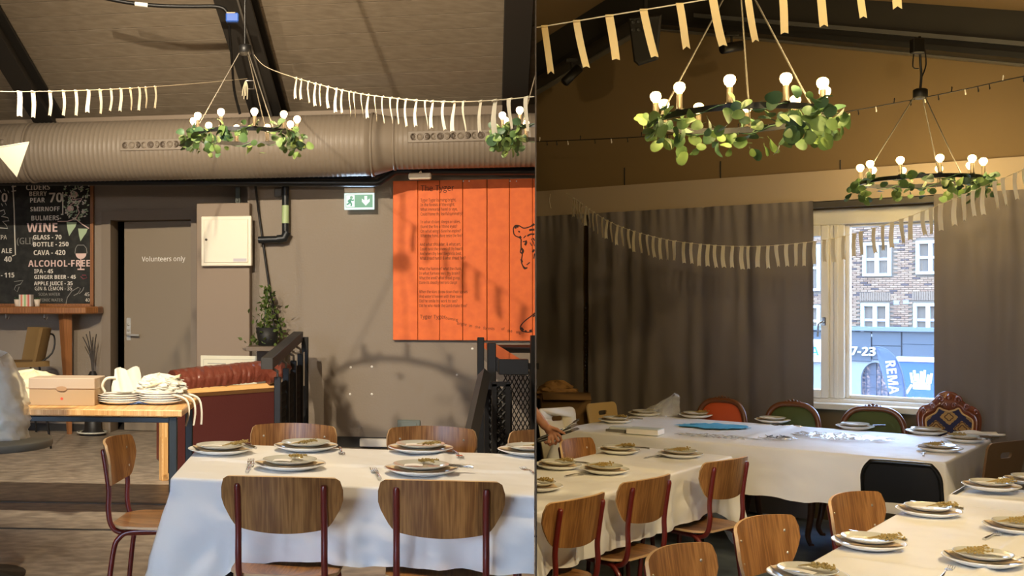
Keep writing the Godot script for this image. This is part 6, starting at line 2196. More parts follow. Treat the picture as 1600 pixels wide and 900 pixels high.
func left_hanging() -> void:
	var warm := Color(1.0, 0.86, 0.66)
	var c1 := at(383, 213, 6.9)
	var apex := at(383, 78, 6.9).y - c1.y
	chandelier(c1, "round black chandelier hanging over the long table, its ring wound with eucalyptus", 84.0, apex, BULB, warm, 0, 6.0)
	garland(c1, "eucalyptus garland on the chandelier over the long table", 130, [[90, 30], [30, 18], [150, 20], [0, 14], [190, 20]])
	var ch := MB.new().tube([Vector3(0, 0, 0), Vector3(0, 0.25, 0.02), Vector3(0.01, 0.62, -0.02), Vector3(0.0, 0.95, 0.0)], 0.007, 6)
	single("hanging_chain", ch, M.black_metal, "black cable from the ceiling to the long table's chandelier", "cable", c1 + Vector3(0, apex + 0.02, 0))
	var c2 := at(866, 206, 6.9)
	chandelier(c2, "round chandelier half hidden by the partition, beside the orange boards", 20.0, apex + 0.2, BULB, warm, -1, 6.0)
	garland(c2, "eucalyptus garland on the chandelier beside the partition", 150, [[180, 25], [150, 20], [200, 20]], -1)
	# cable with a blue clip at the ceiling
	var cp := curve([at(150, -6, 8.7), at(200, 4, 8.7), at(250, 9, 8.7), at(300, 10, 8.7), at(335, 10, 8.7), at(350, 14, 8.7), at(357, 24, 8.7)], 5)
	var co := at(250, 9, 8.7)
	var cab := thing("ceiling_cable", "black cable slung under the ceiling to a blue connector", "cable", co)
	part("cable", MB.new().tube(cp.map(func(a): return a - co), 0.016, 8), M.black_metal, cab)
	part("cable_tag", MB.new().tube([at(211, 6, 8.7) - co, at(231, 8, 8.7) - co], 0.018, 8), M.card_white, cab)
	part("connector", MB.new().box(at(363, 28, 8.7) - co, Vector3(0.10, 0.07, 0.06), 0.008), mat("blue_plug", c8(50, 96, 190), 0.5), cab)
	part("connector_top", MB.new().box(at(361, 22, 8.7) - co, Vector3(0.07, 0.02, 0.05), 0.004), M.kraft_paper, cab)
	# the thin drop cable along the middle rafter
	var dc := curve([at(358, 40, 9.0), at(362, 90, 9.2), at(366, 140, 9.4), at(375, 178, 9.5)], 5)
	single("drop_cable", MB.new().tube(dc.map(func(a): return a - dc[0]), 0.012, 6), M.black_metal, "thin black cable hanging beside the middle rafter behind the chandelier", "cable", dc[0])
	# buntings
	var rb := M.ribbon_cream as Material
	var s1 := [at(-520, 118, 5.6), at(-250, 135, 5.9), at(-40, 142, 6.3), at(60, 143, 6.6), at(185, 139, 7.4), at(300, 131, 8.6), at(386, 123, 9.6)]
	bunting(s1, marks_even(25, 0.03, 0.655, 0.12), [0.150], 0.030, "string of cream ribbons at the upper left, tied to the middle rafter", rb, 0.003)
	var knot := MB.new()
	for i in 4:
		knot.tube(curve([Vector3(0, 0, 0), Vector3(-0.02 + 0.012 * i, -0.06, 0.01), Vector3(-0.03 + 0.014 * i, -0.13 - 0.03 * (i % 2), 0.0)], 4), 0.005, 5)
	var kp := at(384, 126, 9.5)
	var kn := thing("string_knot", "knotted cream string ends on a hook of the middle rafter", "string", kp)
	part("string_ends", knot, M.string_cream, kn)
	part("hook", MB.new().tube([Vector3(0.0, 0.0, 0), Vector3(0.07, 0.0, 0), Vector3(0.07, -0.07, 0), Vector3(0.02, -0.07, 0)], 0.006, 6), M.steel_bright, kn)
	var s2 := [at(397, 86, 8.6), at(415, 104, 8.2), at(460, 121, 7.6), at(540, 142, 6.8), at(620, 154, 6.0), at(700, 159, 5.4), at(770, 157, 5.0), at(835, 151, 4.75)]
	bunting(s2, marks_even(27, 0.27, 0.985, 0.22), [0.145], 0.032, "string of cream ribbons sweeping from the chandelier to the partition", rb, 0.003)
	# a triangular pennant at the left edge
	var pn := at(16, 232, 5.6)
	var pv := thing("pennant_flag", "single cream triangular pennant at the left edge of the view", "pennant", pn)
	var tri_ := PackedVector2Array([Vector2(-0.09, 0.0), Vector2(0.095, 0.03), Vector2(0.034, -0.145)])
	part("flag_cloth", MB.new().prism(tri_, -0.001, 0.001), mat("pennant_cream", c8(196, 188, 164), 0.8), pv)
	part("string", MB.new().tube([Vector3(-2.2, 0.12, 0.1), Vector3(-1.2, -0.04, 0.05), Vector3(-0.4, -0.05, 0), Vector3(-0.09, 0.002, 0), Vector3(0.095, 0.032, 0)], 0.003, 5), M.string_cream, pv)

func film_white() -> StandardMaterial3D:
	var m := bumpy(mat("film_white", Color(0.96, 0.95, 0.92, 0.38), 0.28, 0.0, 1.0), 0.02, 8.0, 0.3, 35, 2)
	m.transparency = BaseMaterial3D.TRANSPARENCY_ALPHA
	return m

# ---------- the right room
func right_room() -> void:
	right_tables()
	right_chairs()
	curtains()
	right_hanging()
	right_details()

func uv_turn(deg: float) -> float:     # a turn measured in the right room's own axes
	return deg - YAWR

func right_tables() -> void:
	var top := 0.56
	# long table along the window wall
	var a := RP(0, top, 0)
	var q := [a - uR * 2.22, a, a + vR * 1.22, a + vR * 1.22 - uR * 2.22]
	var c := Vector3()
	for p in q:
		c += p / 4.0
	c.y = FR
	single("tablecloth", cloth_mesh(q, top, [0.25, 0.30, 0.3, 0.25], 14, 0.007, 0.012, 0.06, [[0, 0.5]]).move(Transform3D(Basis(), -c)), M.white_cloth, "long white tablecloth on the table along the dark curtains and window", "tablecloth", c)
	table_under(q, top, FR, "long table hidden under the white cloth along the curtains", "folding tables")
	# the table that comes in from the partition
	var t1 := [Vector3(1.985, top, -6.44), Vector3(2.40, top, -6.03), Vector3(2.40, top, -6.03) - vR * 2.6, Vector3(1.985, top, -6.44) - vR * 2.6]
	var c1: Vector3 = (t1[0] + t1[1]) / 2.0 - vR * 0.8
	c1.y = FR
	var m1 := cloth_mesh(t1, top, [0.30, 0.26, 0.25, 0.26], 24, 0.012, 0.02, 0.24, [[1, 0.3]]).clip(Plane(PART.normal, 0.005))
	single("tablecloth", m1.move(Transform3D(Basis(), -c1)), M.white_cloth, "white tablecloth on the table coming out from the partition, three chairs along it", "tablecloth", c1)
	table_under(t1, top, FR, "folding table under the white cloth beside the partition, with splayed steel legs", "folding tables", 1)
	# the nearest table on the right
	var e := Vector3(2.67, top, -4.68)
	var t3 := [e, e + uR * 1.5, e + uR * 1.5 - vR * 3.0, e - vR * 3.0]
	var c3 := e + uR * 0.7 - vR * 1.0
	c3.y = FR
	single("tablecloth", cloth_mesh(t3, top, [0.3, 0.3, 0.3, 0.3], 34, 0.012, 0.02, 0.10, [[0, 0.29], [1, 0.46]]).move(Transform3D(Basis(), -c3)), M.white_cloth, "white tablecloth with sharp fold lines on the nearest table at the lower right", "tablecloth", c3)
	table_under(t3, top, FR, "folding table under the cloth at the lower right", "folding tables")
	# and the one behind it
	var e4 := onh(1512, 757, top)
	var t4 := [e4, e4 + uR * 1.5, e4 + uR * 1.5 - vR * 0.34, e4 - vR * 0.34]
	var c4 := e4 + uR * 0.7
	c4.y = FR
	single("tablecloth", cloth_mesh(t4, top - 0.015, [0.25, 0.25, 0.25, 0.25], 44, 0.010, 0.03, 0.06).move(Transform3D(Basis(), -c4)), M.white_cloth, "white tablecloth on the small table behind the nearest right table", "tablecloth", c4)
	table_under(t4, top - 0.015, FR, "small folding table behind the nearest right table", "folding tables")
	# places
	var tt := -YAWR
	var S := [
		# the nearest table
		[1451, 806, "on the nearest right table, below the black folding chair", {"turn": tt, "tagpos": Vector3(-0.04, 0, 0.01), "tagturn": 100.0 , "sprigpos": Vector3(0.05, 0, 0.02), "sprigturn": 110.0, "knife": [Vector3(0.08, 0, -0.085), 215.0], "group": "nearest right table"}],
		[1357, 857, "on the nearest right table, beside the orange-brown chair back", {"turn": tt, "tagpos": Vector3(-0.04, 0, 0.0), "tagturn": 100.0, "sprigpos": Vector3(0.04, 0, 0.03), "sprigturn": 110.0, "knife": [Vector3(0.075, 0, -0.085), 215.0], "group": "nearest right table"}],
		[1592, 832, "on the nearest right table, at the right picture edge", {"turn": tt, "tag": 0, "sprigpos": Vector3(-0.02, 0, 0.0), "sprigturn": 120.0, "fork": [onh(1552, 840, top), 130.0], "group": "nearest right table"}],
		[1536, 883, "on the nearest right table, in the lower right corner", {"turn": tt, "tagpos": Vector3(0.05, 0, 0.02), "tagturn": 75.0, "sprigpos": Vector3(-0.03, 0, -0.01), "sprigturn": 120.0, "fork": [onh(1479, 898, top), 140.0], "knife": [Vector3(0.095, 0, 0.02), 260.0], "group": "nearest right table"}],
		[1262, 909, "on the nearest right table, at the bottom picture edge", {"turn": tt, "group": "nearest right table"}],
		[1549, 766, "on the small table behind the nearest right one", {"turn": tt, "tagpos": Vector3(-0.04, 0, 0.0), "tagturn": 100.0, "sprigpos": Vector3(0.03, 0, 0.02), "sprigturn": 110.0, "group": "small right table"}],
		[1614, 757, "half out of view on the small right table", {"turn": tt, "group": "small right table", "fork": [onh(1597, 752, top), 60.0]}],
		# the table at the partition
		[872, 733, "on the table at the partition, cut off by it, farther one", {"turn": tt, "cut": 1, "knife": [Vector3(0.08, 0, -0.06), 230.0], "group": "table at the partition"}],
		[966, 709, "on the table at the partition, by its far left corner", {"turn": tt, "tagpos": Vector3(-0.03, 0, -0.02), "sprigpos": Vector3(0.04, 0, 0.0), "sprigturn": 100.0, "knife": [Vector3(0.09, 0, -0.06), 235.0], "group": "table at the partition"}],
		[1063, 715, "on the table at the partition, by its far right corner", {"turn": tt, "tag": 0, "sprigpos": Vector3(-0.01, 0, 0.0), "sprigturn": 95.0, "fork": [onh(1022, 716, top), 130.0], "group": "table at the partition"}],
		[945, 740, "on the table at the partition, before the middle chair", {"turn": tt, "tag": 0, "sprigpos": Vector3(-0.02, 0, 0.0), "sprigturn": 95.0, "fork": [onh(901, 744, top), 130.0], "group": "table at the partition"}],
		[838, 766, "on the table at the partition, cut off by it, nearer one", {"turn": tt, "cut": 1, "group": "table at the partition"}],
		# the long table
		[962, 661, "at the long table's left end by the pale plywood chair", {"turn": tt, "knife": [Vector3(0.09, 0, -0.03), 250.0], "group": "long table by the curtains"}],
		[1007, 650, "at the long table, beside the clear plastic bag", {"turn": tt, "tag": 0, "group": "long table by the curtains"}],
		[1087, 653, "at the long table, before the orange upholstered chair", {"turn": tt, "tag": 2, "group": "long table by the curtains"}],
		[1207, 661, "at the long table, before the left green upholstered chair", {"turn": tt, "tag": 2, "sprig": false, "group": "long table by the curtains", "fork": [onh(1229, 667, top), 250.0]}],
		[1336, 671, "at the long table, before the right green upholstered chair", {"turn": tt, "tag": 2, "sprig": false, "knife": [Vector3(0.09, 0, 0.03), 280.0], "group": "long table by the curtains"}],
		[1447, 679, "at the long table, before the carved blue chair", {"turn": tt, "tag": 2, "sprig": false, "group": "long table by the curtains"}],
		[1505, 691, "at the long table's right end, towards the plywood chair", {"turn": tt, "sprigpos": Vector3(-0.04, 0, 0.0), "sprigturn": 100.0, "group": "long table by the curtains", "fork": [onh(1484, 697, top), 150.0], "knife": [Vector3(0.10, 0, 0.0), 262.0]}],
		[1468, 706, "at the long table's near right corner above the black folding chair", {"turn": tt, "tag": 1, "sprigpos": Vector3(-0.04, 0, 0.0), "sprigturn": 100.0, "group": "long table by the curtains", "fork": [onh(1443, 711, top), 150.0]}],
	]
	for s in S:
		setting("right", onh(s[0], s[1], top) + Vector3(0, 0.003, 0), s[2], s[3])
	# things lying on the long table
	var bk := onh(1008, 679, top) + Vector3(0, 0.003, 0)
	var bt := thing("book", "flat pale book or box lying on the long table left of the turquoise cloth", "book", bk, -YAWR + 6.0)
	part("cover", MB.new().box(Vector3(0, 0.019, 0), Vector3(0.20, 0.038, 0.13), 0.004), mat("book_pale", c8(196, 200, 188), 0.6), bt)
	part("pages", MB.new().box(Vector3(0.002, 0.019, 0.003), Vector3(0.199, 0.030, 0.130), 0.001), M.card_white, bt)
	for i in 2:
		var b2 := onh(966 + i * 3, 675, top) + Vector3(0, 0.003 + 0.016 * i, 0)
		single("booklet", MB.new().box(Vector3(0, 0.008, 0), Vector3(0.13 - 0.012 * i, 0.015, 0.09), 0.002), mat("booklet_%d" % i, [c8(120, 116, 110), c8(200, 206, 204)][i], 0.6), ["grey booklet under the pale one by the partition end of the long table", "pale booklet on top of the grey one at the long table's left end"][i], "booklet", b2, -YAWR + 12.0 * i)
	var sh := func(nx: int, nz_: int, w: float, d: float, hgt: float, sd: int, ragged: float) -> MB:
		var nz := noise(sd, 1.0, 2)
		var rows := []
		for i in nz_ + 1:
			var row := []
			for j in nx + 1:
				var fx := float(j) / nx * 2 - 1
				var fz := float(i) / nz_ * 2 - 1
				var k := 1.0 + ragged * nz.get_noise_2d(fx * 2, fz * 2)
				row.append(Vector3(fx * w * k * (1 - 0.25 * fz * fz), 0.004 + hgt * absf(nz.get_noise_2d(fx * 3.3 + 5, fz * 3.3)), fz * d * k * (1 - 0.5 * fx * fx)))
			rows.append(row)
		return MB.new().sheet(rows, 0, Vector2(1, 1), Vector3.UP)
	single("turquoise_cloth", sh.call(16, 12, 0.23, 0.17, 0.012, 51, 0.3), mat("turquoise", c8(92, 176, 210), 0.5), "flat turquoise cloth lying on the long table", "cloth", onh(1118, 668, top) + Vector3(0, 0.004, 0), -YAWR + 30)
	var clear := mat("film_clear", Color(0.95, 0.97, 1.0, 0.25), 0.1)
	clear.transparency = BaseMaterial3D.TRANSPARENCY_ALPHA
	single("plastic_film", sh.call(22, 14, 0.26, 0.16, 0.03, 53, 0.4), clear, "crumpled clear plastic film on the long table, right of the middle", "plastic film", onh(1315, 686, top) + Vector3(0, 0.004, 0), -YAWR + 10)
	single("plastic_film", sh.call(22, 14, 0.22, 0.07, 0.018, 55, 0.5), clear, "flat clear plastic film with black print along the long table's near edge", "plastic film", onh(1120, 685, top) + Vector3(0, 0.004, 0), -YAWR + 4)
	var dk := MB.new()
	for i in 16:
		var p := Vector3(rng.randf_range(-0.07, 0.07), 0.014 + rng.randf() * 0.012, rng.randf_range(-0.03, 0.03))
		dk.box(p, Vector3(0.022, 0.003, 0.006), 0.0, Basis.from_euler(Vector3(rng.randf() - 0.5, rng.randf() * 3, rng.randf() - 0.5)))
	var dsp := thing("black_confetti", "small heap of black and clear scraps on the long table", "scraps", onh(1216, 688, top) + Vector3(0, 0.002, 0))
	part("black_scraps", dk, mat("scrap_black", c8(26, 28, 30), 0.5), dsp).set_meta("kind", "stuff")
	part("film_scraps", sh.call(10, 8, 0.11, 0.06, 0.03, 57, 0.4), clear, dsp)
	# upright clear bag
	var pbm := MB.new()
	var nz2 := noise(63, 1.0, 2)
	pbm.slab(func(u: float, w: float) -> Vector3:
		var x := lerpf(-0.18, 0.12, u)
		var y := w * (0.03 + 0.165 * pow(u, 1.3)) * (1.0 - 0.25 * maxf(0, (u - 0.88) / 0.12))
		return Vector3(x, y, 0.05 * sin(w * 2.0 + u * 3) * (1 - w) + 0.03 * nz2.get_noise_2d(u * 5, w * 4)), 0.004, 16, 10)
	single("plastic_bag", pbm, mat2_clear(), "clear plastic bag standing open beside the far plate of the long table", "bag", onh(1036, 651, top) + Vector3(0, 0.003, 0), -6.0)
	# glasses and folded napkin at the right end
	var gp := onh(1549, 689, top) + Vector3(0, 0.003, 0)
	single("folded_napkin", MB.new().slab(func(u: float, w: float) -> Vector3: return Vector3((u - 0.5) * 0.26, 0.02 + 0.016 * sin(u * 5.0) * sin(w * 3.1), (w - 0.5) * 0.10), 0.012, 10, 5), M.card_white, "folded white napkin at the right end of the long table", "napkin", onh(1530, 683, top) + Vector3(0, 0.002, 0), -YAWR + 40)
	single("serving_spoon", MB.new().lathe([Vector2(0, -0.006), Vector2(0.012, -0.003), Vector2(0.017, 0.004), Vector2(0.0155, 0.004), Vector2(0.010, -0.001), Vector2(0, -0.004)], 14, Transform3D(Basis().scaled(Vector3(1.6, 1, 1)), Vector3(0, 0.008, 0))).tube([Vector3(-0.025, 0.010, 0), Vector3(-0.08, 0.015, 0), Vector3(-0.15, 0.012, 0)], 0.003, 6), M.steel_bright, "steel spoon beside the napkin at the long table's right end", "spoon", gp, 10.0)

func mat2_clear() -> StandardMaterial3D:
	var m := mat("bag_clear", Color(0.94, 0.95, 0.97, 0.22), 0.1)
	m.transparency = BaseMaterial3D.TRANSPARENCY_ALPHA
	return m

func right_chairs() -> void:
	var g1 := "wooden chairs along the table at the partition"
	var g2 := "wooden chairs along the nearest right table"
	# these look towards -u, the others towards +u
	chair(at(913, 777, 4.42), FR, uv_turn(-96.0), "wooden school chair nearest the partition, veneered back to the viewer, lower left", g1, 1)
	chair(at(1021, 749, 4.90), FR, uv_turn(-97.0), "wooden school chair, middle one of three along the partition table", g1)
	chair(at(1145, 719, 5.48), FR, uv_turn(-100.0), "wooden school chair with its seat in view, farthest of three along the partition table", g1)
	chair(at(891, 689, 6.25), FR, uv_turn(92.0), "wooden school chair on the far side of the partition table, striped back in view", g1, 1)
	chair(at(1322, 775, 4.50), FR, uv_turn(78.0), "wooden school chair beside the nearest right table, left of the black folding chair", g2)
	chair(at(1180, 812, 4.00), FR, uv_turn(80.0), "wooden school chair in front of the floor gap, middle of the near row", g2)
	chair(at(1045, 862, 3.52), FR, uv_turn(84.0), "wooden school chair cut off by the bottom edge, nearest of all", g2)
	ply_chair(at(868, 637, 7.9), uv_turn(72.0), "pale plywood chair with a grip hole, behind the hand and cut by the partition", 1, c8(226, 216, 190))
	ply_chair(at(939, 629, 8.5), uv_turn(80.0), "pale plywood chair with a grip hole at the long table's left end", 0, c8(206, 176, 124))
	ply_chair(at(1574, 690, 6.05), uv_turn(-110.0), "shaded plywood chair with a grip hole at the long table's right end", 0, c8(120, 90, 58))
	upholstered(at(1126, 621, 7.95), uv_turn(4.0), "oval-backed chair upholstered in orange behind the long table", c8(186, 74, 26), 0.165, false)
	upholstered(at(1237, 627, 7.66), uv_turn(6.0), "oval-backed chair in buttoned green velvet beside the curtain, left of the window", c8(66, 76, 32), 0.17, true)
	upholstered(at(1364, 634, 7.35), uv_turn(14.0), "oval-backed chair in buttoned green velvet in front of the window", c8(66, 76, 32), 0.185, true)
	carved_chair(at(1481, 614, 7.1), uv_turn(20.0))
	folding_chair(at(1407, 723, 5.3), uv_turn(186.0))

func ply_chair(p: Vector3, turn: float, label: String, cut: int, col: Color) -> void:
	var b := Basis(Vector3.UP, deg_to_rad(turn))
	var base := Vector3(p.x, FR, p.z) - b * Vector3(0, 0, -0.24)
	var top := p.y - FR
	var t := thing("plywood_chair", label, "chair", base, turn, "plywood chairs with grip holes")
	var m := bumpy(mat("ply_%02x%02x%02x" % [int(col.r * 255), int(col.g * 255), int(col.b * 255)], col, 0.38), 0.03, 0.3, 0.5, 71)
	# backrest with the grip hole left open: strips round it
	var zf := func(x: float, y: float) -> float:
		return -0.24 + (top - y) * 0.16
	var pg := PackedVector2Array()
	var hw := 0.185
	for k in rrect(hw * 2, 0.46, 0.045, 5, Vector2(0, top - 0.23)):
		pg.append(Vector2(k.x * (0.86 + 0.14 * clampf((k.y - top + 0.46) / 0.46, 0, 1)), k.y))
	var grip := rrect(0.105, 0.034, 0.016, 5, Vector2(0.0, top - 0.075))
	# cut the outline along the hole's middle so that both halves stay simple
	var cy := top - 0.075
	var up := PackedVector2Array()
	var lo := PackedVector2Array()
	var band := Geometry2D.intersect_polygons(pg, PackedVector2Array([Vector2(-1, cy), Vector2(1, cy), Vector2(1, 3), Vector2(-1, 3)]))
	up = Geometry2D.clip_polygons(band[0], grip)[0]
	band = Geometry2D.intersect_polygons(pg, PackedVector2Array([Vector2(-1, cy), Vector2(1, cy), Vector2(1, -1), Vector2(-1, -1)]))
	lo = Geometry2D.clip_polygons(band[0], grip)[0]
	var bk := MB.new().prism(up, -0.006, 0.006).prism(lo, -0.006, 0.006)
	bk.bend(func(v: Vector3) -> Vector3: return Vector3(v.x, v.y, v.z + zf.call(v.x, v.y)))
	part("backrest", bk, m, t)
	part("seat", MB.new().prism(rrect(0.40, 0.40, 0.05, 4), -0.006, 0.006, Transform3D(Basis(Vector3.RIGHT, -PI / 2), Vector3(0, 0.45, -0.01)), 0.002), m, t)
	for k in [[-1, -1], [1, -1], [-1, 1], [1, 1]]:
		part("leg", MB.new().tube([Vector3(k[0] * 0.15, 0.445, k[1] * 0.14 - 0.01), Vector3(k[0] * 0.19, 0.0, k[1] * 0.20 - 0.01)], 0.011, 8), mat("chrome_leg", c8(150, 150, 150), 0.25, 0.9), t)
	if cut:
		for c in t.get_children():
			t.remove_child(c)
			copy_cut(c, t, cut)
			c.queue_free()

func cabriole(t: Node3D, m: Material, x: float, z: float, h: float) -> void:
	var sx := signf(x)
	var sz := signf(z)
	var pth := curve([Vector3(x, h, z), Vector3(x + sx * 0.022, h * 0.78, z + sz * 0.022), Vector3(x + sx * 0.012, h * 0.45, z + sz * 0.012), Vector3(x - sx * 0.006, h * 0.18, z - sz * 0.006), Vector3(x + sx * 0.006, h * 0.05, z + sz * 0.006), Vector3(x + sx * 0.022, 0.0, z + sz * 0.022)], 4)
	var rr := []
	for i in pth.size():
		var f := float(i) / (pth.size() - 1)
		rr.append(0.026 - 0.014 * f + (0.006 if f > 0.9 else 0.0))
	part("leg", MB.new().tube(pth, rr, 8), m, t)

func upholstered(p: Vector3, turn: float, label: String, col: Color, hw: float, buttons: bool) -> void:
	var b := Basis(Vector3.UP, deg_to_rad(turn))
	var base := Vector3(p.x, FR, p.z) - b * Vector3(0, 0, -0.26)
	var top := p.y - FR
	var t := thing("upholstered_chair", label, "chair", base, turn, "oval-backed upholstered chairs")
	var wm := mat("carved_walnut", c8(104, 60, 30), 0.3)
	var fm := bumpy(mat("velvet_%02x%02x%02x" % [int(col.r * 255), int(col.g * 255), int(col.b * 255)], col, 0.75), 0.2, 1.0, 0.2, 73)
	fm.rim_enabled = true
	fm.rim = 0.4
	fm.rim_tint = 0.8
	# oval outline, flatter on top
	var out := []
	var hh := 0.185
	for i in 44:
		var a := TAU * i / 44.0
		var ca := cos(a)
		var sa := sin(a)
		var x := hw * signf(ca) * pow(absf(ca), 0.62)
		var y := hh * signf(sa) * pow(absf(sa), 0.85)
		if y < 0:
			x *= 1.0 - 0.12 * (-y / hh)
		out.append(Vector3(x, top - 0.022 - hh + y, -0.26 - y * 0.16))
	part("back_frame", MB.new().tube(out, 0.022, 8, false, 0, true, 0.9, Vector3.BACK), wm, t)
	var cr := MB.new()
	for i in 5:
		cr.lathe([Vector2(0, -0.012), Vector2(0.012, 0), Vector2(0, 0.012)], 8, Transform3D(Basis(), Vector3((i - 2) * 0.022, top - 0.008 + 0.006 * (2 - absi(i - 2)), -0.295)))
	part("carved_crest", cr, wm, t)
	var rows := []
	for i in 13:
		var r := float(i) / 12.0
		var row := []
		for k in 45:
			var o: Vector3 = out[k % 44]
			var c := Vector3(0, top - 0.022 - hh, -0.26)
			var q := c.lerp(o, r * 0.93)
			var puff := 0.035 * (1 - pow(r, 3))
			if buttons:
				puff += 0.012 * absf(sin(q.x * 28.0)) * (1 - r * r)
			row.append(q + Vector3(0, 0, puff))
		rows.append(row)
	var up := MB.new().sheet(rows, 0, Vector2(1, 1), Vector3(0, 0, 1))
	var bk := []
	for row in rows:
		bk.append(row.map(func(q): return Vector3(q.x, q.y, -0.26 - (q.y - (top - 0.242)) * 0.16 - 0.012)))
	up.sheet(bk, 1, Vector2(1, 1), Vector3(0, 0, -1))
	var uo := part("back_cushion", up, fm, t)
	if buttons:
		for k in [[-0.07, 0.06], [0.07, 0.06], [0.0, -0.03], [-0.09, -0.09], [0.09, -0.09]]:
			part("button", MB.new().lathe([Vector2(0.010, 0), Vector2(0.007, 0.005), Vector2(0, 0.007)], 10, Transform3D(Basis(Vector3.RIGHT, PI / 2), Vector3(k[0], top - 0.242 + k[1], -0.26 + 0.034))), fm, uo)
	for s in [-1.0, 1.0]:
		part("back_post", MB.new().tube([Vector3(s * hw * 0.8, top - 0.40, -0.235), Vector3(s * hw * 0.78, 0.44, -0.20)], 0.02, 8), wm, t)
	part("seat", MB.new().prism(rrect(0.46, 0.44, 0.09, 6), 0.0, 0.09, Transform3D(Basis(Vector3.RIGHT, -PI / 2), Vector3(0, 0.39, 0.0)), 0.03, 0), fm, t)
	part("seat_rail", MB.new().prism(rrect(0.48, 0.46, 0.09, 6), -0.05, 0.02, Transform3D(Basis(Vector3.RIGHT, -PI / 2), Vector3(0, 0.38, 0.0)), 0.01), wm, t)
	for k in [[-0.19, -0.18], [0.19, -0.18], [-0.19, 0.18], [0.19, 0.18]]:
		cabriole(t, wm, k[0], k[1], 0.36)

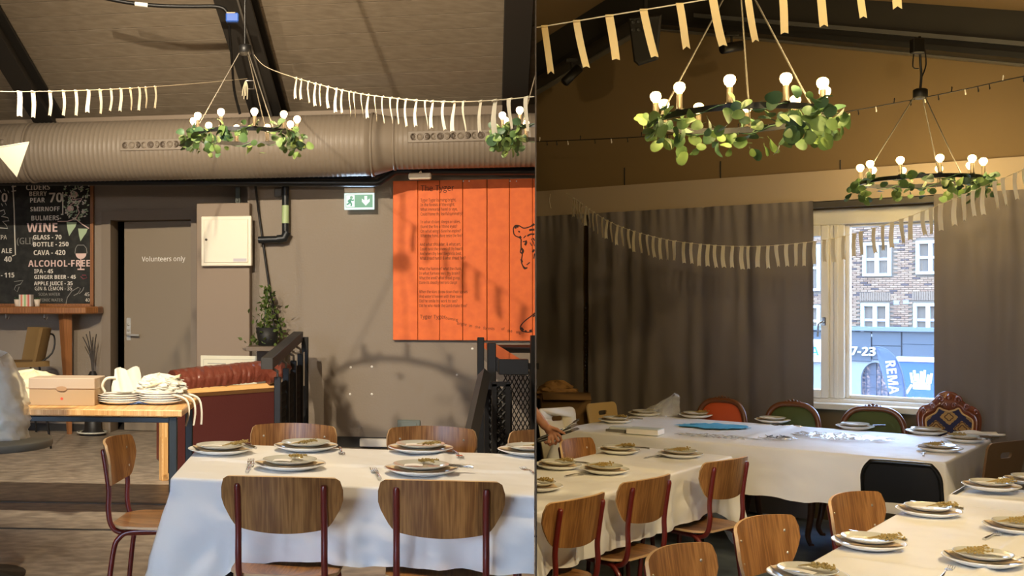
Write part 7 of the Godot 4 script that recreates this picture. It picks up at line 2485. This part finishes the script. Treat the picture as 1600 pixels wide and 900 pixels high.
func carved_chair(p: Vector3, turn: float) -> void:
	var b := Basis(Vector3.UP, deg_to_rad(turn))
	var base := Vector3(p.x, FR, p.z) - b * Vector3(0, 0, -0.27)
	var top := p.y - FR
	var t := thing("carved_chair", "carved mahogany chair with a blue and gold diamond patterned back", "chair", base, turn)
	var wm := mat("mahogany_gloss", c8(112, 50, 22), 0.18, 0.0, 0.7)
	wm.clearcoat_enabled = true
	wm.clearcoat = 0.6
	# shield shaped outline; half of it given, mirrored
	var half := [[0.0, 0.0], [0.05, -0.01], [0.10, -0.055], [0.145, -0.085], [0.19, -0.095], [0.225, -0.135], [0.228, -0.19], [0.212, -0.26], [0.185, -0.33], [0.165, -0.40], [0.155, -0.46]]
	var inner := [[0.0, -0.115], [0.045, -0.105], [0.075, -0.095], [0.10, -0.125], [0.14, -0.145], [0.172, -0.165], [0.175, -0.20], [0.16, -0.27], [0.138, -0.34], [0.12, -0.40], [0.112, -0.44]]
	var sc := 0.74
	var zf := func(y: float) -> float:
		return -0.27 + (top - y) * 0.15
	var ring := func(h: Array) -> Array:
		var o := []
		for k in h:
			o.append(Vector3(k[0] * sc, top + k[1], 0))
		o = curve(o, 3)
		var r := o.duplicate()
		r.reverse()
		var all := []
		for q in r:
			all.append(Vector3(-q.x, q.y, zf.call(q.y)))
		all.pop_back()
		for q in o:
			all.append(Vector3(q.x, q.y, zf.call(q.y)))
		return all
	var oo: Array = ring.call(half)
	var ii: Array = ring.call(inner)
	var fr := MB.new()
	var rows := []
	for j in 7:
		var f := j / 6.0
		var row := []
		for k in oo.size():
			var q: Vector3 = (oo[k] as Vector3).lerp(ii[k], f)
			row.append(q + Vector3(0, 0, 0.012 + 0.026 * sin(f * PI)))
		rows.append(row)
	fr.sheet(rows, 0, Vector2(1, 1), Vector3(0, 0, 1))
	var bk := []
	for row in rows:
		bk.append(row.map(func(q): return Vector3(q.x, q.y, zf.call(q.y) - 0.02)))
	fr.sheet(bk, 1, Vector2(1, 1), Vector3(0, 0, -1))
	for e in [oo, ii]:
		fr.tube(e, 0.013, 7)
	part("back_frame", fr, wm, t)
	# carved crest: scrolls
	var cs := MB.new()
	for s in [-1.0, 1.0]:
		for sp in [[0.065, -0.04, 0.028], [0.035, -0.075, 0.022], [0.125, -0.085, 0.022], [0.195, -0.115, 0.02]]:
			var pts := []
			for i in 14:
				var a := i * 0.55
				var r: float = sp[2] * (1 - i / 16.0)
				pts.append(Vector3(s * (sp[0] + cos(a) * r) * sc, top + sp[1] + sin(a) * r, zf.call(top + sp[1]) + 0.045))
			cs.tube(pts, 0.0065, 6)
	cs.lathe([Vector2(0, -0.02), Vector2(0.022, 0), Vector2(0, 0.03)], 10, Transform3D(Basis(), Vector3(0, top - 0.03, zf.call(top) + 0.03)))
	part("carved_scroll", cs, wm, t)
	# upholstery: gold diamonds on navy
	var pol := PackedVector2Array()
	for q in ii:
		pol.append(Vector2(q.x, q.y))
	var up := MB.new().prism(pol, 0.0, 0.022)
	up.bend(func(v: Vector3) -> Vector3: return v + Vector3(0, 0, zf.call(v.y) - 0.008))
	var navy := mat("navy_weave", c8(36, 36, 66), 0.85)
	part("back_cushion", up, navy, t)
	var gold := bumpy(mat("gold_weave", c8(172, 134, 78), 0.8), 0.3, 3.0, 0.06, 81)
	var D := 0.072
	for k in [[0.0, -0.15], [-0.072, -0.222], [0.072, -0.222], [0.0, -0.294], [-0.144, -0.15], [0.144, -0.15], [-0.072, -0.366], [0.072, -0.366]]:
		var pg := PackedVector2Array()
		for i in 4:
			for e in 7:
				var a0 := PI / 2 * i
				var p0 := Vector2(cos(a0), sin(a0)) * D * 0.76
				var p1 := Vector2(cos(a0 + PI / 2), sin(a0 + PI / 2)) * D * 0.76
				var q := p0.lerp(p1, e / 7.0)
				pg.append(Vector2(k[0], top + k[1]) + q * (1.0 if e % 2 else 0.92))
		var cl := Geometry2D.intersect_polygons(pg, pol)
		if cl.size():
			var dm := MB.new().prism(cl[0], 0.0205, 0.0235)
			dm.bend(func(v: Vector3) -> Vector3: return v + Vector3(0, 0, zf.call(v.y) - 0.008))
			part("woven_diamond", dm, gold, t)
		for r in [0.5, 0.28]:
			var rg := []
			var ok := true
			for i in 24:
				var a := TAU * i / 24.0
				var q: Vector2 = Vector2(k[0], top + k[1]) + Vector2(cos(a), sin(a)) * D * r * (1 + 0.18 * cos(a * 4))
				ok = ok and Geometry2D.is_point_in_polygon(q, pol)
				rg.append(Vector3(q.x, q.y, zf.call(q.y) + 0.0155))
			if ok:
				part("woven_ring", MB.new().tube(rg, 0.0035, 5, false, 0, true), mat("weave_brown", c8(96, 66, 40), 0.85), t)
	part("piping", MB.new().tube(ii.map(func(q): return q + Vector3(0, 0, 0.018)), 0.006, 6), mat("piping_tan", c8(206, 166, 112), 0.6), t)
	part("seat", MB.new().prism(rrect(0.48, 0.46, 0.09, 6), 0.0, 0.09, Transform3D(Basis(Vector3.RIGHT, -PI / 2), Vector3(0, 0.39, 0.0)), 0.03, 0), navy, t)
	part("seat_rail", MB.new().prism(rrect(0.50, 0.48, 0.09, 6), -0.05, 0.02, Transform3D(Basis(Vector3.RIGHT, -PI / 2), Vector3(0, 0.38, 0.0)), 0.01), wm, t)
	for s in [-1.0, 1.0]:
		part("back_post", MB.new().tube([Vector3(s * 0.15, top - 0.44, -0.205), Vector3(s * 0.16, 0.40, -0.20)], 0.022, 8), wm, t)
	for k in [[-0.2, -0.19], [0.2, -0.19], [-0.2, 0.19], [0.2, 0.19]]:
		cabriole(t, wm, k[0], k[1], 0.36)

func folding_chair(p: Vector3, turn: float) -> void:
	var b := Basis(Vector3.UP, deg_to_rad(turn))
	var base := Vector3(p.x, FR, p.z) - b * Vector3(0, 0, -0.24)
	var top := p.y - FR
	var t := thing("folding_chair", "black metal folding chair at the near side of the long table", "chair", base, turn)
	var blk := mat("gloss_black", c8(14, 14, 15), 0.25)
	var vin := mat("vinyl_black", c8(20, 20, 21), 0.4)
	var hw := 0.165
	for z in [0.0, 0.035]:
		var pth := []
		var k := 1.0 if z == 0.0 else 0.97
		for q in [[-hw * 1.12, 0.0, 0.12], [-hw * 1.04, 0.42, -0.10], [-hw * 1.0, top - 0.14, -0.205], [-hw * 0.97, top - 0.06, -0.232], [-hw * 0.80, top - 0.012, -0.240], [-hw * 0.6, top - 0.002, -0.243], [hw * 0.6, top - 0.002, -0.243], [hw * 0.80, top - 0.012, -0.240], [hw * 0.97, top - 0.06, -0.232], [hw * 1.0, top - 0.14, -0.205], [hw * 1.04, 0.42, -0.10], [hw * 1.12, 0.0, 0.12]]:
			pth.append(Vector3(q[0] * k, q[1] - z * 0.4, q[2] + z))
		if z > 0:
			pth = pth.slice(2, 10)
		part("frame_tube", MB.new().tube(curve(pth, 4), 0.0115, 10), blk, t)
	part("backrest", MB.new().slab(func(u: float, w: float) -> Vector3:
		var s := u * 2 - 1
		return Vector3(s * (hw - 0.008), lerpf(top - 0.195 - 0.012 * s * s, top - 0.012 - (0.03 * pow((absf(s) - 0.75) / 0.25, 2) if absf(s) > 0.75 else 0.0), w), -0.232 + (1 - w) * 0.045 - 0.02 * (1 - s * s)), 0.022, 16, 6), vin, t)
	part("seat", MB.new().prism(rrect(0.39, 0.38, 0.05, 5), -0.015, 0.015, Transform3D(Basis(Vector3.RIGHT, -PI / 2), Vector3(0, 0.44, 0.02)), 0.008, 0), vin, t)
	for s in [-1.0, 1.0]:
		part("rear_leg", MB.new().tube([Vector3(s * hw * 0.92, 0.44, 0.10), Vector3(s * hw * 1.0, 0.0, -0.26)], 0.0115, 8), blk, t)
	part("cross_bar", MB.new().tube([Vector3(-hw, 0.12, -0.16), Vector3(hw, 0.12, -0.16)], 0.009, 8), blk, t)

func curtains() -> void:
	var cm := mat("curtain_grey", c8(112, 104, 99), 0.85)
	bumpy(cm, 0.01, 1.0, 1.0, 83, 3)
	cm.backlight_enabled = true
	cm.backlight = Color(0.02, 0.02, 0.025)
	var off := 0.16
	var ptop := wr(1270, 314, off).y
	for k in [
		[800.0, 912.0, "dark grey curtain at the far left, next to the partition", 0.0, 1, 41],
		[919.0, 1271.0, "wide dark grey curtain left of the window, behind the orange chair", 0.03, 0, 43],
		[1459.0, 1700.0, "dark grey curtain right of the window, behind the carved chair", 0.0, 0, 47]]:
		var ua := (wr(k[0], 450, off) - C0).dot(uR)
		var ub := (wr(k[1], 450, off) - C0).dot(uR)
		if k[0] > 1400.0:
			ub = 2.2
		if k[0] < 850.0:
			ua = -4.1
		var nz := noise(k[5], 1.0, 2)
		var n := int((ub - ua) / 0.014)
		var rows := []
		for i in 31:
			var w := i / 30.0
			var y := lerpf(ptop, FR + 0.02, w)
			var row := []
			for j in n + 1:
				var u := lerpf(ua, ub, float(j) / n)
				var ph := u * 13.0 + 3.6 * nz.get_noise_1d(u * 1.3) + 0.5 * nz.get_noise_2d(u * 2.0, w * 0.8)
				var am := (0.008 + 0.012 * nz.get_noise_2d(u * 1.1, w * 0.9)) * (0.75 + 0.25 * w)
				var z := am * sin(ph) + 0.008 * sin(ph * 2.3 + 1.0) + 0.012 * nz.get_noise_2d(u * 5, w * 3.0 + 9.0) + 0.005 * sin(u * 90.0) * maxf(0, 1 - w * 9.0)
				row.append(RP(u, y, VR - off - z + k[3] * 0.0))
			rows.append(row)
		var o := RP((ua + ub) / 2, FR, VR - off)
		var b := MB.new().sheet(rows, 0, Vector2(ub - ua, 2), -vR)
		if k[4]:
			b.clip(Plane(PART.normal, 0.006))
		var t := thing("curtain", k[2], "curtain", o, 0.0, "dark grey curtains")
		part("curtain_cloth", b.move(Transform3D(Basis(), -o)), cm, t)
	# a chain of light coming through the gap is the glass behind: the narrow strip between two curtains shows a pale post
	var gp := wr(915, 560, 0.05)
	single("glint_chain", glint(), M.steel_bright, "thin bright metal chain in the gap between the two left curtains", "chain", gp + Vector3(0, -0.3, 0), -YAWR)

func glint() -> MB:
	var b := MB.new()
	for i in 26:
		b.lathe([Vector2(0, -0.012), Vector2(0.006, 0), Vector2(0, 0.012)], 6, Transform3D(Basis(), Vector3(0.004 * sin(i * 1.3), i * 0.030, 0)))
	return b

func right_hanging() -> void:
	var warm := Color(1.0, 0.87, 0.60)
	var c1 := at(1155, 186, 4.5)
	chandelier(c1, "largest round chandelier with bare bulbs, nearest on the right, wound with eucalyptus", 80.0, 0.56, BULB, warm, 0, 6.0)
	garland(c1, "large eucalyptus garland on the nearest right chandelier", 165, [[85, 14], [60, 12], [5, 16], [175, 14], [120, 12], [-60, 12], [-25, 10], [262, 14]], 0, 1.05)
	single("hanging_chain", MB.new().tube([Vector3(), Vector3(0, 1.3, 0)], 0.006, 6), M.black_metal, "cable that carries the nearest right chandelier, above the view", "cable", c1 + Vector3(0, 0.58, 0))
	var c2 := at(1438, 283, 6.75)
	var ap := at(1438, 147, 6.75).y - c2.y
	chandelier(c2, "smaller-looking round chandelier in front of the window, wound with eucalyptus", 60.0, ap, BULB, warm, 0, 6.0)
	garland(c2, "eucalyptus garland on the chandelier in front of the window", 120, [[180, 16], [125, 16], [85, 14], [0, 18], [-60, 14], [40, 14]], 0, 0.95)
	# its cable and the hook box at the rafter
	var hk := at(1437, 72, 6.7)
	var l := [Vector3(0, ap + 0.03, 0)]
	var tops := hk - c2
	var cc := curve([Vector3(0, ap + 0.03, 0), Vector3(0.006, lerpf(ap, tops.y, 0.4), 0), Vector3(-0.006, lerpf(ap, tops.y, 0.75), 0.01), Vector3(tops.x, tops.y + 0.06, tops.z)], 5)
	var hc := thing("hanging_cable", "twisted black cable from the rafter hook to the chandelier by the window", "cable", c2)
	part("cable", MB.new().tube(cc, 0.008, 6).tube(curve([Vector3(0.0, lerpf(ap, tops.y, 0.3), 0), Vector3(0.035, lerpf(ap, tops.y, 0.65), 0), Vector3(0.02, tops.y + 0.02, 0)], 4), 0.004, 5).tube(curve([Vector3(-0.01, lerpf(ap, tops.y, 0.55), 0), Vector3(-0.045, lerpf(ap, tops.y, 0.6), 0), Vector3(-0.035, tops.y, 0)], 4), 0.004, 5), M.black_metal, hc)
	part("plug_box", MB.new().box(tops + Vector3(-0.015, 0.0, 0), Vector3(0.07, 0.09, 0.05), 0.006), M.black_metal, hc)
	# ribbons across the top
	var rb := mat("ribbon_gold", c8(236, 212, 150), 0.65)
	rb.backlight_enabled = true
	rb.backlight = Color(0.6, 0.5, 0.3)
	var s1 := [at(838.5, 43, 3.56), at(960, 23, 3.5), at(1110, -2, 3.45), at(1250, -28, 3.4), at(1420, -68, 3.35)]
	bunting(s1, [0.022, 0.112, 0.203, 0.297, 0.395, 0.484, 0.575, 0.665, 0.762, 0.860, 0.955], [0.148], 0.0235, "large string of cream ribbons across the top of the right room", rb, 0.0022, 0.022)
	var s2 := [at(884, 301, 9.0), at(912, 321, 8.6), at(960, 350, 8.2), at(1030, 372, 7.8), at(1100, 382, 7.5), at(1170, 385, 7.2), at(1240, 381, 6.95), at(1310, 371, 6.7), at(1390, 349, 6.4), at(1460, 323, 6.15), at(1530, 294, 5.9), at(1610, 260, 5.6), at(1760, 190, 5.1), at(1950, 110, 4.75)]
	bunting(s2, marks_even(73, 0.042, 0.985, 0.16), [0.145], 0.028, "string of cream ribbons sagging across the curtains and the window", M.ribbon_cream, 0.0016)
	var tail := thing("string_tail", "loose string end hanging from the pelmet board near the partition", "string", wr(860, 303, 0.16))
	part("string", MB.new().tube(curve([Vector3(0, 0, 0), Vector3(-0.01, -0.06, 0.01), Vector3(0.005, -0.12, 0)], 4), 0.002, 5), M.string_cream, tail)
	# fairy lights, unlit
	fairy([at(838.5, 221, 8.8), at(900, 219, 8.4), at(1000, 214, 8.0), at(1060, 209, 7.75), at(1160, 200, 7.55), at(1255, 187, 7.4), at(1310, 177, 7.2), at(1420, 157, 7.0), at(1510, 139, 6.8), at(1610, 117, 6.6), at(1900, 60, 6.1)], 42, "thin black string of unlit fairy lights across the brown upper wall of the right room")

func fairy(pts: Array, n: int, label: String) -> void:
	var line := curve(pts, 6)
	var o: Vector3 = line[0]
	var t := thing("fairy_lights", label, "string lights", o)
	part("wire", MB.new().tube(line.map(func(p): return p - o), 0.0035, 5), M.black_metal, t)
	for i in n:
		var f := (i + 0.5) / n * (line.size() - 1)
		var k := int(f)
		var p: Vector3 = (line[k] as Vector3).lerp(line[k + 1], f - k) - o
		var s := -1.0 if i % 4 else 1.0
		part("fairy_bulb", MB.new().tube([p, p + Vector3(0.004, s * 0.022, 0)], 0.0035, 5).tube([p + Vector3(0.004, s * 0.022, 0), p + Vector3(0.004, s * 0.034, 0)], [0.005, 0.003], 6), M.card_white if i % 3 == 0 else M.black_metal, t)

func right_details() -> void:
	# loudspeaker under the ridge
	var sp := at(1008, 30, 7.2)
	var t := thing("loudspeaker", "black loudspeaker hanging under the ridge behind the ribbons", "loudspeaker", sp, -20.0)
	var blk := mat("speaker_black", c8(28, 26, 24), 0.6)
	var cab := PackedVector2Array([Vector2(-0.10, 0.02), Vector2(0.10, 0.02), Vector2(0.075, -0.26), Vector2(-0.04, -0.29), Vector2(-0.07, -0.26)])
	part("cabinet", MB.new().prism(cab, -0.12, 0.10, Transform3D(Basis(Vector3.RIGHT, 0.25), Vector3()), 0.012), blk, t)
	part("grille", MB.new().prism(PackedVector2Array([Vector2(-0.09, 0.0), Vector2(0.09, 0.0), Vector2(0.065, -0.24), Vector2(-0.035, -0.265), Vector2(-0.06, -0.24)]), 0.10, 0.106, Transform3D(Basis(Vector3.RIGHT, 0.25), Vector3())), mat("grille_dark", c8(38, 35, 32), 0.8), t)
	for r in 2:
		for i in 4:
			part("horn_hole", MB.new().lathe([Vector2(0.014, 0), Vector2(0.014, 0.006), Vector2(0.008, 0.004), Vector2(0, 0.003)], 10, Transform3D(Basis(Vector3.RIGHT, PI / 2 + 0.25), Vector3(-0.07 + i * 0.034, -0.04 - r * 0.05, 0.115))), mat("lip_black", c8(16, 15, 14), 0.5), t)
	part("mounting_arm", MB.new().tube([Vector3(0, 0.0, 0), Vector3(0, 0.22, -0.02)], 0.015, 8), blk, t)
	# visible track spots
	track_spot(at(1143, 74, 7.4), at(1040, 92, 7.25), 0.0, Color(1.0, 0.86, 0.6), 30.0, "lit track spotlight under the right rafter, above the big chandelier", 0.09)
	track_spot(at(893, 118, 8.2), at(860, 150, 8.2), 0.0, Color(0.12, 0.11, 0.10), 30.0, "dark track spotlight under the left rafter, near the partition", 0.11)
	# carton with brown paper behind the plywood chairs
	var cb := at(880, 617, 8.75)
	var bt := thing("cardboard_box", "brown cardboard box with crumpled paper behind the plywood chairs", "box", Vector3(cb.x, FR, cb.z), -YAWR + 34.0)
	var bh := cb.y - FR
	var cm := mat("carton_brown", c8(122, 92, 56), 0.85)
	var w := 0.36
	var wall := MB.new()
	for k in [[-1, 0], [1, 0], [0, -1], [0, 1]]:
		wall.box(Vector3(k[0] * w * 0.5, bh / 2, k[1] * 0.2), Vector3(0.008 if k[0] else w, bh, 0.008 if k[1] else 0.4))
	wall.box(Vector3(0, 0.01, 0), Vector3(w, 0.01, 0.4))
	part("box_body", wall, cm, bt)
	part("flap", MB.new().box(Vector3(0, bh + 0.01, 0.24), Vector3(w, 0.006, 0.1), 0.0, Basis(Vector3.RIGHT, 0.5)), cm, bt)
	part("crumpled_paper", crumple(0.16, 0.14, 0.15, 101, 0.55, false), mat("paper_tan", c8(150, 112, 66), 0.85), bt, Transform3D(Basis(), Vector3(-0.05, bh - 0.03, 0)))
	for c in bt.get_children():
		bt.remove_child(c)
		copy_cut(c, bt, 1)
		c.queue_free()
	arm_and_cutlery()

# forearm and hand reaching in past the partition, holding knives and a spoon
func arm_and_cutlery() -> void:
	var d := 6.55
	var px := d / FO
	var W := func(x: float, y: float, z := 0.0) -> Vector3:
		return at(x, y, d - z)
	# bones: a, b, radius at a, radius at b (metres)
	var bones := []
	var elbow: Vector3 = W.call(808.0, 612.0, -0.05)
	var wrist: Vector3 = W.call(850.5, 664.0, 0.0)
	bones.append([elbow, wrist, 0.040, 0.026])
	bones.append([wrist, W.call(858.0, 671.0, 0.006), 0.026, 0.024])
	# palm
	bones.append([W.call(856.0, 669.0, 0.0), W.call(868.0, 676.0, 0.010), 0.022, 0.018])
	bones.append([W.call(857.0, 674.0, 0.0), W.call(864.0, 684.0, 0.010), 0.020, 0.017])
	# four fingers, curled round the handles: knuckle, middle joint, tip
	for f in [
		[[868, 674, 0.018], [875, 682, 0.028], [877, 688, 0.014], [873, 690, 0.0]],
		[[866, 679, 0.020], [871, 688, 0.028], [868, 693, 0.012], [864, 692, -0.002]],
		[[862, 683, 0.020], [864, 692, 0.026], [859, 695, 0.010], [856, 693, -0.002]],
		[[858, 683, 0.018], [857, 691, 0.022], [853, 692, 0.008], [851, 690, 0.0]]]:
		for i in 3:
			bones.append([W.call(float(f[i][0]), float(f[i][1]), f[i][2]), W.call(float(f[i + 1][0]), float(f[i + 1][1]), f[i + 1][2]), 0.0095 - i * 0.0008, 0.0090 - i * 0.0010])
	# thumb along the handles
	bones.append([W.call(860.0, 668.0, 0.016), W.call(870.0, 671.0, 0.034), 0.012, 0.010])
	bones.append([W.call(870.0, 671.0, 0.034), W.call(877.0, 675.0, 0.036), 0.010, 0.009])
	bones.append([W.call(877.0, 675.0, 0.036), W.call(882.0, 677.5, 0.032), 0.0085, 0.007])
	var m := surface_nets(bones, 0.0042, 0.010)
	m.clip(Plane(PART.normal, 0.005))
	var o := Vector3(wrist.x, FR, wrist.z)
	var sk := mat("skin", c8(196, 138, 108), 0.5)
	sk.subsurf_scatter_enabled = true
	sk.subsurf_scatter_strength = 0.1
	var t := thing("person", "bare forearm and hand reaching in from the partition, holding cutlery", "person", o)
	part("body", m.move(Transform3D(Basis(), -o)), sk, t)
	# cutlery in the fist
	var a: Vector3 = W.call(843.0, 688.0, 0.012)
	var dirk: Vector3 = (W.call(906.0, 668.0, 0.0) - a)
	var L := dirk.length()
	var bs := func(dr: Vector3) -> Basis:
		var z := dr.normalized()
		var x := Vector3.UP.cross(z).normalized()
		return Basis(x, z.cross(x), z)
	for i in 2:
		var k := thing("held_knife", ["steel knife with a dark handle held in the fist, upper one", "steel knife with a dark handle held in the fist, lower one"][i], "knife", a + Vector3(0.0, 0.010 - i * 0.013, 0.006 * i))
		var dr := dirk + Vector3(0, 0.012 * (1 - i), 0)
		var B: Basis = bs.call(dr)
		part("handle", MB.new().tube([Vector3(0, 0, -0.012), Vector3(0, 0, 0.03), Vector3(0, 0, L * 0.78)], [0.0075, 0.0095, 0.0075], 8), mat("handle_dark", c8(52, 48, 44), 0.3, 0.5), k, Transform3D(B, Vector3()))
		part("blade", MB.new().prism(PackedVector2Array([Vector2(-0.008, 0), Vector2(0.010, 0), Vector2(0.012, L * 0.1), Vector2(0.008, L * 0.18), Vector2(-0.004, L * 0.22)]), -0.001, 0.001, Transform3D(B * Basis(Vector3(0, 0, 1), PI / 2) * Basis(Vector3.RIGHT, PI / 2), B * Vector3(0, 0, L * 0.77))), M.steel_bright, k)
	var s0: Vector3 = W.call(872.0, 676.0, 0.02)
	var s1: Vector3 = W.call(900.0, 658.0, 0.0)
	var sd := s1 - s0
	var sn := thing("held_spoon", "steel spoon held above the knives in the fist", "spoon", s0)
	var B2: Basis = bs.call(sd)
	part("handle", MB.new().tube([Vector3(0, 0, 0), Vector3(0, 0, sd.length() * 0.85)], [0.004, 0.003], 6), M.steel_bright, sn, Transform3D(B2, Vector3()))
	part("bowl", MB.new().lathe([Vector2(0, -0.005), Vector2(0.010, -0.003), Vector2(0.014, 0.003), Vector2(0.0125, 0.003), Vector2(0.008, -0.001), Vector2(0, -0.003)], 14, Transform3D(B2 * Basis().scaled(Vector3(1, 1, 1.7)), B2 * Vector3(0, 0, sd.length()))), M.steel_bright, sn)

# meshes the smooth union of tapered capsules: one vertex in each cell the surface crosses
func surface_nets(bones: Array, cell: float, blend: float) -> MB:
	var lo := Vector3.INF
	var hi := -Vector3.INF
	for b in bones:
		var r := maxf(b[2], b[3]) + cell * 3
		for p in [b[0], b[1]]:
			lo = lo.min(p - Vector3.ONE * r)
			hi = hi.max(p + Vector3.ONE * r)
	var nx := int((hi.x - lo.x) / cell) + 2
	var ny := int((hi.y - lo.y) / cell) + 2
	var nz := int((hi.z - lo.z) / cell) + 2
	var fld := PackedFloat32Array()
	fld.resize(nx * ny * nz)
	fld.fill(1.0)
	for b in bones:
		var pa: Vector3 = b[0]
		var ab: Vector3 = b[1] - b[0]
		var l2 := ab.length_squared()
		var pad := maxf(b[2], b[3]) + cell * 2 + blend
		var l: Vector3 = ((b[0] as Vector3).min(b[1]) - Vector3.ONE * pad - lo) / cell
		var h: Vector3 = ((b[0] as Vector3).max(b[1]) + Vector3.ONE * pad - lo) / cell
		for i in range(maxi(0, int(l.x)), mini(nx, int(h.x) + 2)):
			for j in range(maxi(0, int(l.y)), mini(ny, int(h.y) + 2)):
				for k in range(maxi(0, int(l.z)), mini(nz, int(h.z) + 2)):
					var p := lo + Vector3(i, j, k) * cell
					var t := clampf((p - pa).dot(ab) / l2, 0, 1)
					var dd: float = (p - pa - ab * t).length() - lerpf(b[2], b[3], t)
					var ix := (i * ny + j) * nz + k
					var o := fld[ix]
					var w := clampf(0.5 + 0.5 * (o - dd) / blend, 0, 1)
					fld[ix] = lerpf(o, dd, w) - blend * 0.5 * w * (1 - w) if o < 0.5 else dd
	var vid := {}
	var corners := []
	for c in 8:
		corners.append(Vector3i(c & 1, (c >> 1) & 1, c >> 2))
	var edges := []
	for a in 8:
		for b in range(a + 1, 8):
			var x := a ^ b
			if x == 1 or x == 2 or x == 4:
				edges.append([a, b])
	for i in nx - 1:
		for j in ny - 1:
			for k in nz - 1:
				var v := []
				var neg := 0
				for c in corners:
					var f := fld[((i + c.x) * ny + j + c.y) * nz + k + c.z]
					v.append(f)
					if f < 0:
						neg += 1
				if neg == 0 or neg == 8:
					continue
				var s := Vector3()
				var n := 0
				for e in edges:
					var fa: float = v[e[0]]
					var fb: float = v[e[1]]
					if (fa < 0) != (fb < 0):
						s += Vector3(corners[e[0]]).lerp(Vector3(corners[e[1]]), fa / (fa - fb))
						n += 1
				vid[Vector3i(i, j, k)] = lo + (Vector3(i, j, k) + s / n) * cell
	var out := MB.new()
	var ax := [Vector3i(1, 0, 0), Vector3i(0, 1, 0), Vector3i(0, 0, 1)]
	for c in vid:
		for d in 3:
			var e: Vector3i = ax[d]
			var u: Vector3i = ax[(d + 1) % 3]
			var w: Vector3i = ax[(d + 2) % 3]
			var f0 := fld[(c.x * ny + c.y) * nz + c.z]
			var f1 := fld[((c.x + e.x) * ny + c.y + e.y) * nz + c.z + e.z]
			if (f0 < 0) == (f1 < 0):
				continue
			if vid.has(c - u) and vid.has(c - w) and vid.has(c - u - w):
				out.oquad(vid[c], vid[c - u], vid[c - u - w], vid[c - w], 0, Vector3(e) * (1.0 if f0 < 0 else -1.0))
	return out
